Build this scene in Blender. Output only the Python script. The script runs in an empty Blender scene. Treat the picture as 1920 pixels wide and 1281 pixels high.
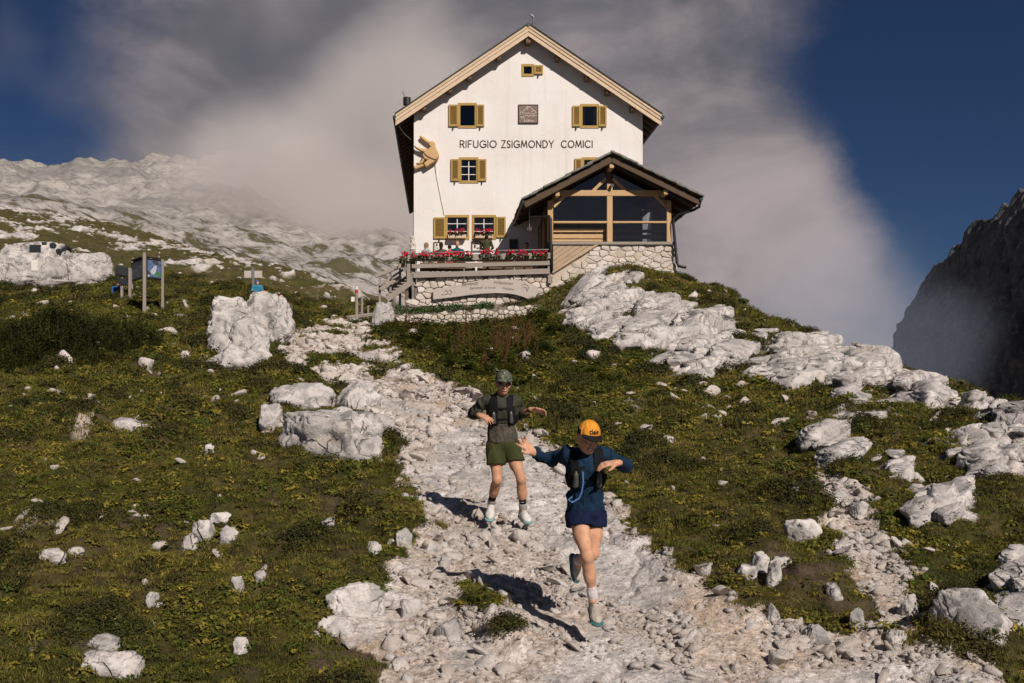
import bpy, bmesh, math, random
import numpy as np
from mathutils import Vector, Matrix, noise as mnoise

random.seed(7)
RNG = np.random.default_rng(11)
R = math.radians
SC = bpy.context.scene
COL = SC.collection

# ------------------------------------------------------------------ camera
F, PX, PY = 1867.0, 828.0, 758.0            # focal length and principal point in photograph pixels (1920 wide)
cam_d = bpy.data.cameras.new('camera')
cam = bpy.data.objects.new('camera', cam_d)
COL.objects.link(cam)
cam_d.sensor_width = 36.0
cam_d.lens = 36.0 * F / 1920.0
cam_d.shift_x = (960 - PX) / 1920.0
cam_d.shift_y = (PY - 640.5) / 1920.0
cam_d.clip_start = 0.1
cam_d.clip_end = 6000
cam.location = (0, 0, 0)
cam.rotation_euler = (R(90), 0, 0)
SC.camera = cam

def at(px, py, Y):
    """point of the place seen at photograph pixel (px,py), Y metres ahead"""
    return Vector(((px - PX) / F * Y, Y, (PY - py) / F * Y))

# ------------------------------------------------------------------ light
SUN_AZ, SUN_EL = R(25), R(37)               # to the right of straight behind the viewer
S_DIR = Vector((math.sin(SUN_AZ) * math.cos(SUN_EL), -math.cos(SUN_AZ) * math.cos(SUN_EL), math.sin(SUN_EL)))
sun_d = bpy.data.lights.new('sun', 'SUN')
sun_d.energy = 4.6
sun_d.angle = R(0.55)
sun_d.color = (1.0, 0.915, 0.83)
sun = bpy.data.objects.new('sun', sun_d)
COL.objects.link(sun)
sun.rotation_euler = S_DIR.to_track_quat('Z', 'Y').to_euler()
sun.location = (20, -30, 40)

SC.view_settings.view_transform = 'Standard'
SC.view_settings.look = 'None'
SC.view_settings.exposure = 0.0
SC.view_settings.gamma = 1.0
SC.view_settings.use_curve_mapping = False
SC.render.engine = 'CYCLES'
SC.cycles.use_denoising = True
SC.cycles.max_bounces = 6
SC.cycles.diffuse_bounces = 3
SC.cycles.glossy_bounces = 3
SC.cycles.transmission_bounces = 6
SC.cycles.transparent_max_bounces = 8
SC.cycles.volume_bounces = 2
SC.cycles.volume_step_rate = 2.0
SC.cycles.volume_max_steps = 96

# node helper ------------------------------------------------------
class NT:
    def __init__(s, tree):
        s.t = tree; tree.nodes.clear()
    def n(s, typ, ins=None, **kw):
        nd = s.t.nodes.new(typ)
        for k, v in kw.items():
            setattr(nd, k, v)
        if ins:
            for k, v in ins.items():
                sk = nd.inputs[k]
                if isinstance(v, bpy.types.NodeSocket):
                    s.t.links.new(v, sk)
                else:
                    sk.default_value = v
        return nd
    def math(s, op, a, b=0.0, c=None, clamp=False):
        d = {0: a, 1: b}
        if c is not None: d[2] = c
        return s.n('ShaderNodeMath', d, operation=op, use_clamp=clamp).outputs[0]
    def mix(s, f, a, b, blend='MIX'):
        nd = s.t.nodes.new('ShaderNodeMix'); nd.data_type = 'RGBA'; nd.blend_type = blend
        for i, v in ((0, f), (6, a), (7, b)):
            sk = nd.inputs[i]
            if isinstance(v, bpy.types.NodeSocket): s.t.links.new(v, sk)
            else:
                sk.default_value = v if i == 0 else (tuple(v) + (1,) if len(v) == 3 else v)
        return nd.outputs[2]
    def noise(s, vec, scale, detail=4, rough=0.55, dist=0.0):
        return s.n('ShaderNodeTexNoise', {'Vector': vec, 'Scale': scale, 'Detail': detail, 'Roughness': rough, 'Distortion': dist}).outputs[0]
    def ss(s, v, lo, hi, a=0.0, b=1.0):
        return s.n('ShaderNodeMapRange', {0: v, 1: lo, 2: hi, 3: a, 4: b}, interpolation_type='SMOOTHSTEP').outputs[0]
    def vmul(s, v, m):
        return s.n('ShaderNodeVectorMath', {0: v, 1: m}, operation='MULTIPLY').outputs[0]
    def dot(s, v, m):
        return s.n('ShaderNodeVectorMath', {0: v, 1: m}, operation='DOT_PRODUCT').outputs['Value']

# ------------------------------------------------------------------ sky: clear deep blue with drifting cloud
W = bpy.data.worlds.new('World'); SC.world = W; W.use_nodes = True
w = NT(W.node_tree)
sky = w.n('ShaderNodeTexSky', sky_type='NISHITA', sun_disc=False, sun_elevation=SUN_EL,
          sun_rotation=math.pi - SUN_AZ, altitude=2200, air_density=1.0, dust_density=0.3, ozone_density=2.5)
dirv = w.n('ShaderNodeTexCoord').outputs['Generated']
sep = w.n('ShaderNodeSeparateXYZ', {0: dirv})
up = sep.outputs['Z']
wv = w.n('ShaderNodeVectorMath', {0: dirv, 1: (0, 0, 0)}, operation='ADD').outputs[0]
n1 = w.noise(w.vmul(dirv, (1.0, 1.0, 1.25)), 2.3, 8, 0.60, 0.5)
n2 = w.noise(w.vmul(dirv, (1.0, 1.0, 1.5)), 8.0, 7, 0.65, 0.4)
nn = w.math('ADD', w.math('MULTIPLY', n1, 0.85), w.math('MULTIPLY', n2, 0.40))
def blob(px, py, rad, amt):
    d = at(px, py, 1).normalized()
    return w.math('MULTIPLY', w.ss(w.dot(dirv, tuple(d)), math.cos(R(rad)), 1.0), amt)
bias = w.math('MULTIPLY', w.ss(up, 0.0, 0.55), -0.03)
for b in ((900, 100, 22, .22), (680, 360, 15, .30), (1340, 480, 12, .26), (1480, 400, 6, .14), (480, 120, 10, .12), (270, 220, 8, .13), (1250, 120, 10, .05),
          (60, 40, 9, -.22), (60, 320, 5, -.16), (1850, 130, 13, -.26), (1760, 330, 6, -.16), (1560, 230, 6, -.08)):
    bias = w.math('ADD', bias, blob(*b))
cov = w.ss(w.math('ADD', nn, bias), 0.45, 0.98)
cn3 = w.noise(w.vmul(dirv, (1, 1, 1.4)), 4.2, 6, 0.58, 0.4)
cshade = w.ss(w.math('ADD', cn3, w.math('MULTIPLY', up, -0.85)), 0.10, 0.52)
ccol = w.mix(cshade, (0.125, 0.125, 0.147), (0.43, 0.368, 0.362))
skyc = w.mix(1.0, sky.outputs[0], (0.27, 0.35, 0.48), 'MULTIPLY')
bgA = w.n('ShaderNodeBackground', {0: skyc, 1: 0.052})
bgB = w.n('ShaderNodeBackground', {0: ccol, 1: 0.95})
mx = w.n('ShaderNodeMixShader', {0: cov, 1: bgA.outputs[0], 2: bgB.outputs[0]})
w.n('ShaderNodeOutputWorld', {0: mx.outputs[0]})

# ------------------------------------------------------------------ object helpers
def tag(o, label=None, cat=None, group=None, kind=None):
    if label: o['label'] = label
    if cat: o['category'] = cat
    if group: o['group'] = group
    if kind: o['kind'] = kind
    return o
def link(name, data, parent=None, loc=None):
    o = bpy.data.objects.new(name, data); COL.objects.link(o)
    if parent is not None:
        o.parent = parent
        chain = parent; off = Vector((0, 0, 0))
        while chain is not None:
            off += chain.location; chain = chain.parent
        o.location = (Vector(loc) if loc is not None else Vector((0, 0, 0))) - off
    elif loc is not None:
        o.location = loc
    return o
def empty(name, loc, label, cat, group=None):
    o = bpy.data.objects.new(name, None); COL.objects.link(o); o.location = loc
    o.empty_display_size = 0.2
    return tag(o, label, cat, group)
def mesh_np(name, V, Fc, mat=None, smooth=False):
    """V (n,3), Fc (m,k) same-size faces"""
    me = bpy.data.meshes.new(name)
    V = np.ascontiguousarray(V, dtype=np.float32); Fc = np.ascontiguousarray(Fc, dtype=np.int32)
    m, k = Fc.shape
    me.vertices.add(len(V)); me.vertices.foreach_set('co', V.ravel())
    me.loops.add(m * k); me.loops.foreach_set('vertex_index', Fc.ravel())
    me.polygons.add(m); me.polygons.foreach_set('loop_start', np.arange(0, m * k, k, dtype=np.int32))
    me.update(calc_edges=True)
    if smooth: me.shade_smooth()
    if mat: me.materials.append(mat)
    return me
def attr(me, name, vals):
    a = me.attributes.new(name, 'FLOAT', 'POINT'); a.data.foreach_set('value', np.ascontiguousarray(vals, dtype=np.float32))

class MB:
    """collects boxes, bars and tubes and links them as one mesh object"""
    def __init__(s): s.v = []; s.f = []
    def add(s, vs, fs):
        o = len(s.v); s.v += [tuple(v) for v in vs]; s.f += [tuple(i + o for i in f) for f in fs]; return s
    def box(s, x0, x1, y0, y1, z0, z1):
        return s.add([(x0,y0,z0),(x1,y0,z0),(x1,y1,z0),(x0,y1,z0),(x0,y0,z1),(x1,y0,z1),(x1,y1,z1),(x0,y1,z1)],
                     [(0,3,2,1),(4,5,6,7),(0,1,5,4),(1,2,6,5),(2,3,7,6),(3,0,4,7)])
    def bar(s, a, b, w_, h_, up=(0, 0, 1)):
        a, b = Vector(a), Vector(b); d = (b - a).normalized(); u = Vector(up)
        r = d.cross(u)
        if r.length < 1e-4: r = d.cross(Vector((1, 0, 0)))
        r.normalize(); u = r.cross(d).normalized()
        vs = []
        for p in (a, b):
            for sx, sz in ((-1,-1),(1,-1),(1,1),(-1,1)):
                vs.append(p + r * (sx * w_ / 2) + u * (sz * h_ / 2))
        return s.add(vs, [(0,1,2,3),(7,6,5,4),(0,4,5,1),(1,5,6,2),(2,6,7,3),(3,7,4,0)])
    def tube(s, pts, r0, r1=None, n=8, cap=True):
        pts = [Vector(p) for p in pts]; r1 = r0 if r1 is None else r1
        N = len(pts); base = len(s.v); ref = None
        for i, p in enumerate(pts):
            d = (pts[min(i+1, N-1)] - pts[max(i-1, 0)]).normalized()
            if ref is None:
                ref = d.cross(Vector((0, 0, 1)))
                if ref.length < 0.1: ref = d.cross(Vector((1, 0, 0)))
            ref = (ref - d * ref.dot(d)).normalized(); b2 = d.cross(ref)
            r = r0 + (r1 - r0) * i / max(1, N - 1)
            for k in range(n):
                t = 2 * math.pi * k / n
                s.v.append(tuple(p + ref * (math.cos(t) * r) + b2 * (math.sin(t) * r)))
        for i in range(N - 1):
            for k in range(n):
                a = base + i*n + k; b = base + i*n + (k+1) % n
                s.f.append((a, b, b + n, a + n))
        if cap:
            s.f.append(tuple(base + k for k in reversed(range(n)))); s.f.append(tuple(base + (N-1)*n + k for k in range(n)))
        return s
    def prism(s, poly, y0, y1):
        """poly list of (x,z) counter-clockwise seen from -y, extruded from y0 (front) to y1"""
        n = len(poly)
        vs = [(x, y0, z) for x, z in poly] + [(x, y1, z) for x, z in poly]
        fs = [tuple(range(n)), tuple(reversed(range(n, 2*n)))]
        fs += [(i, i + n, (i+1) % n + n, (i+1) % n) for i in range(n)]
        return s.add(vs, fs)
    def build(s, name, mat, parent=None, bevel=0.0, smooth=False):
        vs = np.array(s.v); c = (vs.min(0) + vs.max(0)) / 2
        c = Vector((float(c[0]), float(c[1]), float(vs[:, 2].min())))
        me = bpy.data.meshes.new(name)
        me.from_pydata([tuple(Vector(v) - c) for v in s.v], [], s.f)
        if bevel > 0:
            bm = bmesh.new(); bm.from_mesh(me)
            bmesh.ops.bevel(bm, geom=bm.edges[:], offset=bevel, segments=1, affect='EDGES', clamp_overlap=True)
            bm.to_mesh(me); bm.free()
        me.update()
        if smooth: me.shade_smooth()
        me.materials.append(mat)
        return link(name, me, parent, c)

# ------------------------------------------------------------------ numpy noise
_P = np.random.default_rng(3).permutation(256).astype(np.int32)
_P = np.concatenate([_P, _P, _P])
_G2 = np.stack([np.cos(np.arange(256) * 2 * np.pi / 256 * 37), np.sin(np.arange(256) * 2 * np.pi / 256 * 37)], 1)
_g3 = np.random.default_rng(5).normal(size=(256, 3)); _G3 = _g3 / np.linalg.norm(_g3, axis=1, keepdims=True)
def perlin2(x, y):
    xi = np.floor(x).astype(np.int64); yi = np.floor(y).astype(np.int64)
    xf = x - xi; yf = y - yi; xi &= 255; yi &= 255
    u = xf*xf*xf*(xf*(xf*6-15)+10); v = yf*yf*yf*(yf*(yf*6-15)+10)
    def g(ix, iy, dx, dy):
        h = _P[_P[ix] + iy]; return _G2[h, 0] * dx + _G2[h, 1] * dy
    a = g(xi, yi, xf, yf); b = g(xi+1, yi, xf-1, yf); c = g(xi, yi+1, xf, yf-1); d = g(xi+1, yi+1, xf-1, yf-1)
    return (a + u*(b-a)) * (1-v) + (c + u*(d-c)) * v
def fbm2(x, y, o=4, g=0.5, l=2.03):
    s = np.zeros_like(x); a = 1.0
    for i in range(o):
        s += a * perlin2(x + 17.3*i, y - 9.1*i); x = x*l; y = y*l; a *= g
    return s
def ridge2(x, y, o=4, g=0.5, l=2.03):
    s = np.zeros_like(x); a = 1.0
    for i in range(o):
        s += a * (1 - 2*np.abs(perlin2(x + 31.7*i, y + 5.3*i))); x = x*l; y = y*l; a *= g
    return s
def perlin3(p):
    pi = np.floor(p).astype(np.int64); f = p - pi; pi &= 255
    u = f*f*f*(f*(f*6-15)+10); out = 0
    for cx in (0, 1):
        for cy in (0, 1):
            for cz in (0, 1):
                h = _P[_P[_P[pi[..., 0]+cx] + pi[..., 1]+cy] + pi[..., 2]+cz]
                gr = _G3[h]
                dt = gr[..., 0]*(f[..., 0]-cx) + gr[..., 1]*(f[..., 1]-cy) + gr[..., 2]*(f[..., 2]-cz)
                wgt = (u[..., 0] if cx else 1-u[..., 0]) * (u[..., 1] if cy else 1-u[..., 1]) * (u[..., 2] if cz else 1-u[..., 2])
                out = out + dt * wgt
    return out
def fbm3(p, o=4, g=0.5, ridged=False):
    s = 0; a = 1.0; p = np.asarray(p, float)
    for i in range(o):
        q = perlin3(p + 13.7*i); s = s + a * ((1 - 2*np.abs(q)) if ridged else q); p = p*2.03; a *= g
    return s
def voro2(x, y, seed=0):
    """F1, F2 and a random value of the nearest cell"""
    xi = np.floor(x).astype(np.int64); yi = np.floor(y).astype(np.int64)
    f1 = np.full(x.shape, 9.0); f2 = f1.copy(); idv = np.zeros(x.shape)
    for dx in (-1, 0, 1):
        for dy in (-1, 0, 1):
            cx = (xi + dx) & 255; cy = (yi + dy) & 255
            h = _P[_P[(cx + seed) & 255] + cy]
            jx = _P[h + 7] / 255.0; jy = _P[h + 101] / 255.0
            d = np.hypot(xi + dx + jx - x, yi + dy + jy - y)
            nearer = d < f1
            f2 = np.where(nearer, f1, np.minimum(f2, d)); idv = np.where(nearer, h / 255.0, idv); f1 = np.where(nearer, d, f1)
    return f1, f2, idv
def sstep(v, a, b):
    t = np.clip((v - a) / (b - a), 0, 1); return t*t*(3-2*t)
# ------------------------------------------------------------------ materials
MATS = {}
def mat(name, fn):
    m = bpy.data.materials.new(name); m.use_nodes = True
    t = NT(m.node_tree)
    fn(t)
    MATS[name] = m
    return m
def out(t, col, rough=0.8, bump=None, bstr=0.4, bdist=0.02, spec=0.3, **kw):
    ins = {'Base Color': col if isinstance(col, bpy.types.NodeSocket) else tuple(col) + (1,), 'Roughness': rough, 'Specular IOR Level': spec}
    ins.update(kw)
    b = t.n('ShaderNodeBsdfPrincipled', ins)
    if bump is not None:
        bm_ = t.n('ShaderNodeBump', {'Strength': bstr, 'Distance': bdist, 'Height': bump})
        t.t.links.new(bm_.outputs[0], b.inputs['Normal'])
    t.n('ShaderNodeOutputMaterial', {0: b.outputs[0]})
    return b
def pos(t):
    return t.n('ShaderNodeNewGeometry').outputs['Position']
def objc(t):
    return t.n('ShaderNodeTexCoord').outputs['Object']
def rnd(t):
    return t.n('ShaderNodeObjectInfo').outputs['Random']
def lime(t, v, s=1.0):
    """pale dolomite: warm white, grey weathering, dark lichen flecks and a few tan stains"""
    big = t.noise(v, 0.9*s, 3, .6); med = t.noise(v, 4.5*s, 4, .65, .3); fin = t.noise(v, 26*s, 3, .65)
    c = t.mix(t.ss(big, .38, .62), (.60, .55, .52), (.44, .405, .38))
    c = t.mix(t.ss(med, .44, .62), c, (.34, .32, .305))
    c = t.mix(t.math('MULTIPLY', t.ss(t.noise(v, 2.1*s, 4, .7, .5), .53, .64), .75), c, (.14, .135, .13))
    c = t.mix(t.math('MULTIPLY', t.ss(big, .62, .80), .45), c, (.50, .39, .29))
    c = t.mix(t.math('MULTIPLY', t.ss(fin, .56, .72), .55), c, (.24, .225, .21))
    vd = t.n('ShaderNodeVectorMath', {0: t.vmul(v, (1.9*s, 1.0*s, 1.5*s)), 1: t.vmul(t.n('ShaderNodeTexNoise', {'Vector': v, 'Scale': 2.4*s, 'Detail': 2.0}).outputs[1], (.9, .9, .9))}, operation='ADD').outputs[0]
    ck = t.n('ShaderNodeTexVoronoi', {'Vector': vd, 'Scale': 1.0}, feature='DISTANCE_TO_EDGE').outputs[0]
    crk = t.math('MULTIPLY', t.ss(ck, .030, .005), t.ss(t.noise(v, 1.7*s, 2, .5), .50, .60))
    c = t.mix(t.math('MULTIPLY', crk, .5), c, (.085, .078, .068))
    h = t.math('ADD', t.math('ADD', t.math('MULTIPLY', med, 1.0), t.math('MULTIPLY', fin, .45)), t.math('MULTIPLY', crk, -1.2))
    return c, h
def attr_n(t, name, typ='GEOMETRY'):
    return t.n('ShaderNodeAttribute', attribute_name=name, attribute_type=typ).outputs['Fac']

def m_ground(t):
    # the colour of turf, gravel and bedrock is stored on the mesh; the shader adds fine grain only
    v = pos(t)
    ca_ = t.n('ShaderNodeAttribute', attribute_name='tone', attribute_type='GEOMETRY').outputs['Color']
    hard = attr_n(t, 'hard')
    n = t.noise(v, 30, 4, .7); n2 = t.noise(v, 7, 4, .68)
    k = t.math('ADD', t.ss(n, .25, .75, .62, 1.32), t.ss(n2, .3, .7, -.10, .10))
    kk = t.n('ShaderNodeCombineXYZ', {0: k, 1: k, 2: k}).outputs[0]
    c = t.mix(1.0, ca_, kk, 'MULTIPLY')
    out(t, c, .95, t.math('ADD', n, t.math('MULTIPLY', n2, t.math('MULTIPLY', hard, 2.0))), .7, .03, .12)
mat('alpine_ground', m_ground)
def m_lime(t):
    c, h = lime(t, pos(t), 1.0); out(t, c, .93, h, .8, .04, .15)
mat('limestone', m_lime)
def m_pebble(t):
    v = objc(t); r = rnd(t)
    c = t.mix(r, (.70, .635, .59), (.52, .445, .385))
    c = t.mix(t.ss(t.noise(v, 3.0, 5, .65), .5, .7), c, (.40, .36, .33))
    out(t, c, .93, t.noise(v, 6, 5, .65), .6, .08, .15)
mat('loose_stone', m_pebble)
def m_mason(t):
    v = pos(t); r = rnd(t)
    c = t.mix(r, (.66, .60, .55), (.52, .44, .36))
    c = t.mix(t.ss(t.noise(v, 6, 5, .6), .5, .72), c, (.42, .36, .30))
    c = t.mix(t.ss(t.noise(v, 2.2, 4, .6), .60, .72), c, (.50, .40, .28))
    out(t, c, .92, t.noise(v, 14, 5, .65), .6, .03, .15)
mat('wall_stone', m_mason)
mat('mortar', lambda t: out(t, t.mix(t.noise(pos(t), 9, 4, .6), (.44, .36, .28), (.58, .50, .42)), .95, t.noise(pos(t), 30, 4), .4))
mat('dark_joint', lambda t: out(t, t.mix(t.noise(pos(t), 9, 4, .6), (.13, .105, .085), (.25, .21, .17)), .95, t.noise(pos(t), 30, 4), .4))
def m_plaster(t):
    v = pos(t)
    c = t.mix(t.ss(t.noise(v, .55, 5, .6), .35, .7), (.79, .745, .71), (.745, .69, .65))
    st = t.noise(t.vmul(v, (2.6, 2.6, .13)), 1.0, 4, .65)
    c = t.mix(t.math('MULTIPLY', t.ss(st, .52, .72), .5), c, (.64, .57, .51))
    ck = t.n('ShaderNodeTexVoronoi', {'Vector': t.n('ShaderNodeVectorMath', {0: t.vmul(v, (.28, .28, .13)), 1: t.n('ShaderNodeVectorMath', {0: t.n('ShaderNodeTexNoise', {'Vector': v, 'Scale': 1.4, 'Detail': 5.0}).outputs[1], 1: (.10, .10, .10)}, operation='MULTIPLY').outputs[0]}, operation='ADD').outputs[0], 'Scale': 1.0}, feature='DISTANCE_TO_EDGE')
    c = t.mix(t.math('MULTIPLY', t.ss(ck.outputs[0], .003, .0008), .22), c, (.56, .46, .40))
    out(t, c, .92, t.math('ADD', t.noise(v, 22, 5, .7), t.math('MULTIPLY', t.noise(v, 3.0, 3, .5), 1.2)), .35, .03, .2)
mat('white_plaster', m_plaster)
def wood(name, a, b, dark, axis=(1, 1, 1), rough=.72, k=1.0):
    def fn(t):
        v = objc(t); r = rnd(t)
        vv = t.n('ShaderNodeVectorMath', {0: v, 1: t.n('ShaderNodeCombineXYZ', {0: t.math('MULTIPLY', r, 13.0), 1: r, 2: t.math('MULTIPLY', r, 7.0)}).outputs[0]}, operation='ADD').outputs[0]
        g = t.noise(t.vmul(vv, axis), 9*k, 5, .6, .6); g2 = t.noise(t.vmul(vv, axis), 34*k, 4, .65)
        c = t.mix(g, a, b)
        c = t.mix(t.math('MULTIPLY', t.ss(g2, .52, .7), .5), c, dark)
        c = t.mix(t.math('MULTIPLY', t.ss(t.noise(vv, 2.3, 4, .6), .56, .72), .4), c, dark)
        c = t.mix(t.math('MULTIPLY', r, .25), c, dark)
        out(t, c, rough, g2, .35, .01, .25)
    mat(name, fn)
X_, Z_ = (.08, 1, 1), (1, 1, .08)
wood('larch_wood_x', (.52, .33, .16), (.66, .45, .25), (.30, .17, .07), X_)
wood('larch_wood_z', (.52, .33, .16), (.66, .45, .25), (.30, .17, .07), Z_)
wood('fascia_wood', (.62, .46, .31), (.74, .59, .43), (.40, .25, .14), (.12, 1, .3))
wood('brown_wood', (.15, .085, .045), (.22, .13, .07), (.06, .035, .02), (.3, .1, 1))
wood('dark_beam', (.075, .048, .030), (.12, .078, .048), (.035, .022, .014), (.3, .1, 1))
wood('grey_wood_x', (.28, .24, .20), (.38, .325, .275), (.20, .165, .135), X_)
wood('grey_wood_z', (.26, .222, .188), (.35, .30, .255), (.18, .15, .12), Z_)
wood('diagonal_wood', (.42, .30, .19), (.54, .41, .28), (.22, .14, .08), (.12, 1, .5))
wood('sign_wood', (.44, .385, .345), (.53, .47, .42), (.33, .275, .235), X_, .8, .7)
wood('ochre_shutter', (.40, .255, .075), (.47, .31, .10), (.27, .16, .04), Z_, .6)
wood('carved_wood', (.58, .37, .17), (.68, .46, .24), (.36, .2, .08), (1, 1, .4))
def plain(name, col, rough=.6, spec=.3, var=.25, scale=20, metal=0.0, bstr=.15):
    def fn(t):
        n = t.noise(objc(t), scale, 4, .6)
        d = tuple(c * (1 - var) for c in col)
        b = out(t, t.mix(t.ss(n, .35, .7), col, d), rough, n, bstr, .01, spec, Metallic=metal)
    mat(name, fn)
plain('dark_metal', (.018, .019, .018), .5, .4)
plain('grey_metal', (.38, .38, .37), .4, .5, metal=.8)
plain('shingle_grey', (.25, .24, .21), .9, .2, .5, 5, bstr=.5)
plain('roof_dark', (.06, .058, .05), .85, .2, .4, 3, bstr=.4)
plain('lettering_brown', (.075, .042, .028), .8, .1)
plain('plaque_brown', (.235, .165, .125), .6, .2)
plain('white_line', (.80, .76, .70), .8, .1)
plain('dark_plaque', (.022, .026, .026), .45, .5)
plain('carving_dark', (.13, .095, .075), .9, .1)
plain('panel_dark', (.03, .032, .036), .6, .3, .4, 3)
plain('painted_room_dark', (.030, .026, .024), .9, .1)  # near-black lining: the shade of the unlit room is put into its colour
plain('curtain_white', (.62, .60, .58), .9, .1)
plain('white_statue', (.68, .62, .54), .9, .1, .3, 9)
plain('rope', (.55, .44, .32), .9, .1)
plain('orange_red', (.55, .05, .03), .6, .3)
def m_glass(t):
    gl = t.n('ShaderNodeBsdfGlossy', {'Color': (1, 1, 1, 1), 'Roughness': .015})
    tr = t.n('ShaderNodeBsdfTransparent', {'Color': (.62, .66, .68, 1)})
    fr = t.n('ShaderNodeFresnel', {'IOR': 1.52})
    f = t.math('ADD', t.math('MULTIPLY', fr.outputs[0], 1.3), .02)
    m_ = t.n('ShaderNodeMixShader', {0: f, 1: tr.outputs[0], 2: gl.outputs[0]})
    t.n('ShaderNodeOutputMaterial', {0: m_.outputs[0]})
mat('window_glass', m_glass)
def leafy(name, a, b, c3, trans=.25, inst=True):
    def fn(t):
        r = rnd(t); v = pos(t)
        tn = attr_n(t, 'tint', 'INSTANCER') if inst else t.noise(v, 2.0, 3)
        c = t.mix(tn, a, b)
        c = t.mix(t.math('MULTIPLY', t.ss(t.noise(v, 55, 2, .6), .45, .70), .8), c, c3)
        c = t.mix(t.math('MULTIPLY', t.ss(r, .25, 1.0), .75), c, tuple(.32*x for x in a))
        d = t.n('ShaderNodeBsdfPrincipled', {'Base Color': c, 'Roughness': .7, 'Specular IOR Level': .18})
        tl = t.n('ShaderNodeBsdfTranslucent', {'Color': c})
        m_ = t.n('ShaderNodeMixShader', {0: trans, 1: d.outputs[0], 2: tl.outputs[0]})
        t.n('ShaderNodeOutputMaterial', {0: m_.outputs[0]})
    mat(name, fn)
leafy('turf_blade', (.115, .122, .020), (.31, .235, .060), (.092, .110, .019))
leafy('heath_leaf', (.038, .046, .012), (.10, .078, .026), (.062, .062, .016), .15)
leafy('herb_leaf', (.055, .085, .015), (.20, .165, .020), (.10, .12, .016), .3)
leafy('dark_herb_leaf', (.026, .036, .011), (.095, .090, .016), (.045, .048, .012), .2)
leafy('meadow_leaf', (.070, .100, .017), (.38, .27, .045), (.18, .19, .028), .25)
leafy('shrub_leaf', (.060, .080, .020), (.11, .10, .03), (.10, .115, .022), .25, False)
leafy('geranium_leaf', (.035, .065, .018), (.06, .09, .02), (.05, .08, .02), .25, False)
leafy('bright_leaf', (.045, .115, .018), (.06, .13, .02), (.07, .13, .02), .3, False)
leafy('conifer_needle', (.018, .028, .014), (.03, .04, .018), (.02, .03, .012), .1, False)
plain('geranium_red', (.62, .012, .045), .7, .2, .35, 60)
plain('dry_stalk', (.12, .055, .025), .9, .1)
# ------------------------------------------------------------------ terrain: control points -> smooth base surface
CT = [(0,1281,6.95),(480,1281,6.95),(960,1281,6.9),(1440,1281,6.85),(1920,1281,6.8),
      (1110,1210,7.6),(600,1100,8.9),(150,1100,8.9),(950,1000,10.4),(1500,1100,8.6),(1850,1150,7.9),
      (100,900,12.8),(450,900,12.8),(750,900,12.8),(1100,900,12.8),(1350,900,12.6),(1600,950,11.2),(1900,1000,9.9),
      (60,760,18.3),(350,760,18.6),(560,800,16.4),(850,780,17.4),(1050,780,17.2),(1250,800,16.2),(1450,830,14.8),
      (150,690,23.5),(420,680,25),(650,700,23.1),(850,690,24),(1050,700,22.8),(1200,720,21.5),
      (30,600,33),(200,585,33),(330,600,31),(600,620,33.8),(720,612,38),(850,620,38),(1000,605,40),(1060,640,30.5),
      (100,530,42),(280,545,38),(470,565,38),(620,590,42),(690,594,46),
      (520,545,52),(610,572,51),(330,520,52),(150,480,62),(0,450,70),(820,622,42.6),(900,618,42.6),(960,608,42.8),(1015,598,42.8),(750,628,42.0),(705,588,48.5),
      (640,551,56),(490,497,75),(560,516,64),(350,468,98),(150,430,100),(0,395,120),(-150,380,120),
      (1130,505,44),(1200,570,36),(1300,648,28),(1390,702,23),
      (1085,580,41),(1165,645,30.5),(1260,728,20.8),(1340,732,20.3),
      (1270,530,46),(1400,583,40),(1530,648,33),(1650,702,26),(1780,745,20.5),(1920,788,16.5),(2080,840,14),
      (1480,740,19.8),(1600,790,16.8),(1750,850,13.8),(1900,900,11.8),(1480,690,24),(1700,790,16.9)]
CW = [at(*c) for c in CT]
# beneath the house and behind it, around the viewer
CW += [Vector(p) for p in ((2, 48, 5.2), (9, 50, 5.6), (4, 60, 6.2), (-1, 70, 8), (10, 70, 6), (-3, 3.5, -2.55), (0, 3.5, -2.6), (3, 3.5, -2.6), (-7, 6, -2.0), (7, 6, -1.75), (0, 0, -3.1), (-4, 1, -3), (5, 1, -3))]
CW = np.array([tuple(v) for v in CW])
class TPS:
    def __init__(s, pts, lam=0.02):
        s.p = pts[:, :2] / 10.0; n = len(pts)
        d = np.linalg.norm(s.p[:, None] - s.p[None], axis=2)
        K = np.where(d > 0, d*d*np.log(d + 1e-12), 0) + lam * np.eye(n)
        P = np.c_[np.ones(n), s.p]
        A = np.zeros((n+3, n+3)); A[:n, :n] = K; A[:n, n:] = P; A[n:, :n] = P.T
        s.w = np.linalg.solve(A, np.r_[pts[:, 2], 0, 0, 0])
    def __call__(s, x, y):
        x = np.asarray(x, float) / 10.0; y = np.asarray(y, float) / 10.0
        o = s.w[-3] + s.w[-2]*x + s.w[-1]*y
        for (a, b), wt in zip(s.p, s.w[:-3]):
            r2 = (x-a)**2 + (y-b)**2 + 1e-12
            o = o + wt * 0.5 * r2 * np.log(r2)
        return o
tps = TPS(CW)
SKY = [(1262, 470, 49), (1275, 528, 46.5), (1400,583,40.3),(1530,648,33.3),(1650,702,26.3),(1780,745,20.7),(1920,788,16.7),(2080,840,14.1),(2400,960,10.5)]
SKYL = np.array([tuple(at(*c))[:2] for c in SKY]); SKYL[0] = (11.6, 75)
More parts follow.
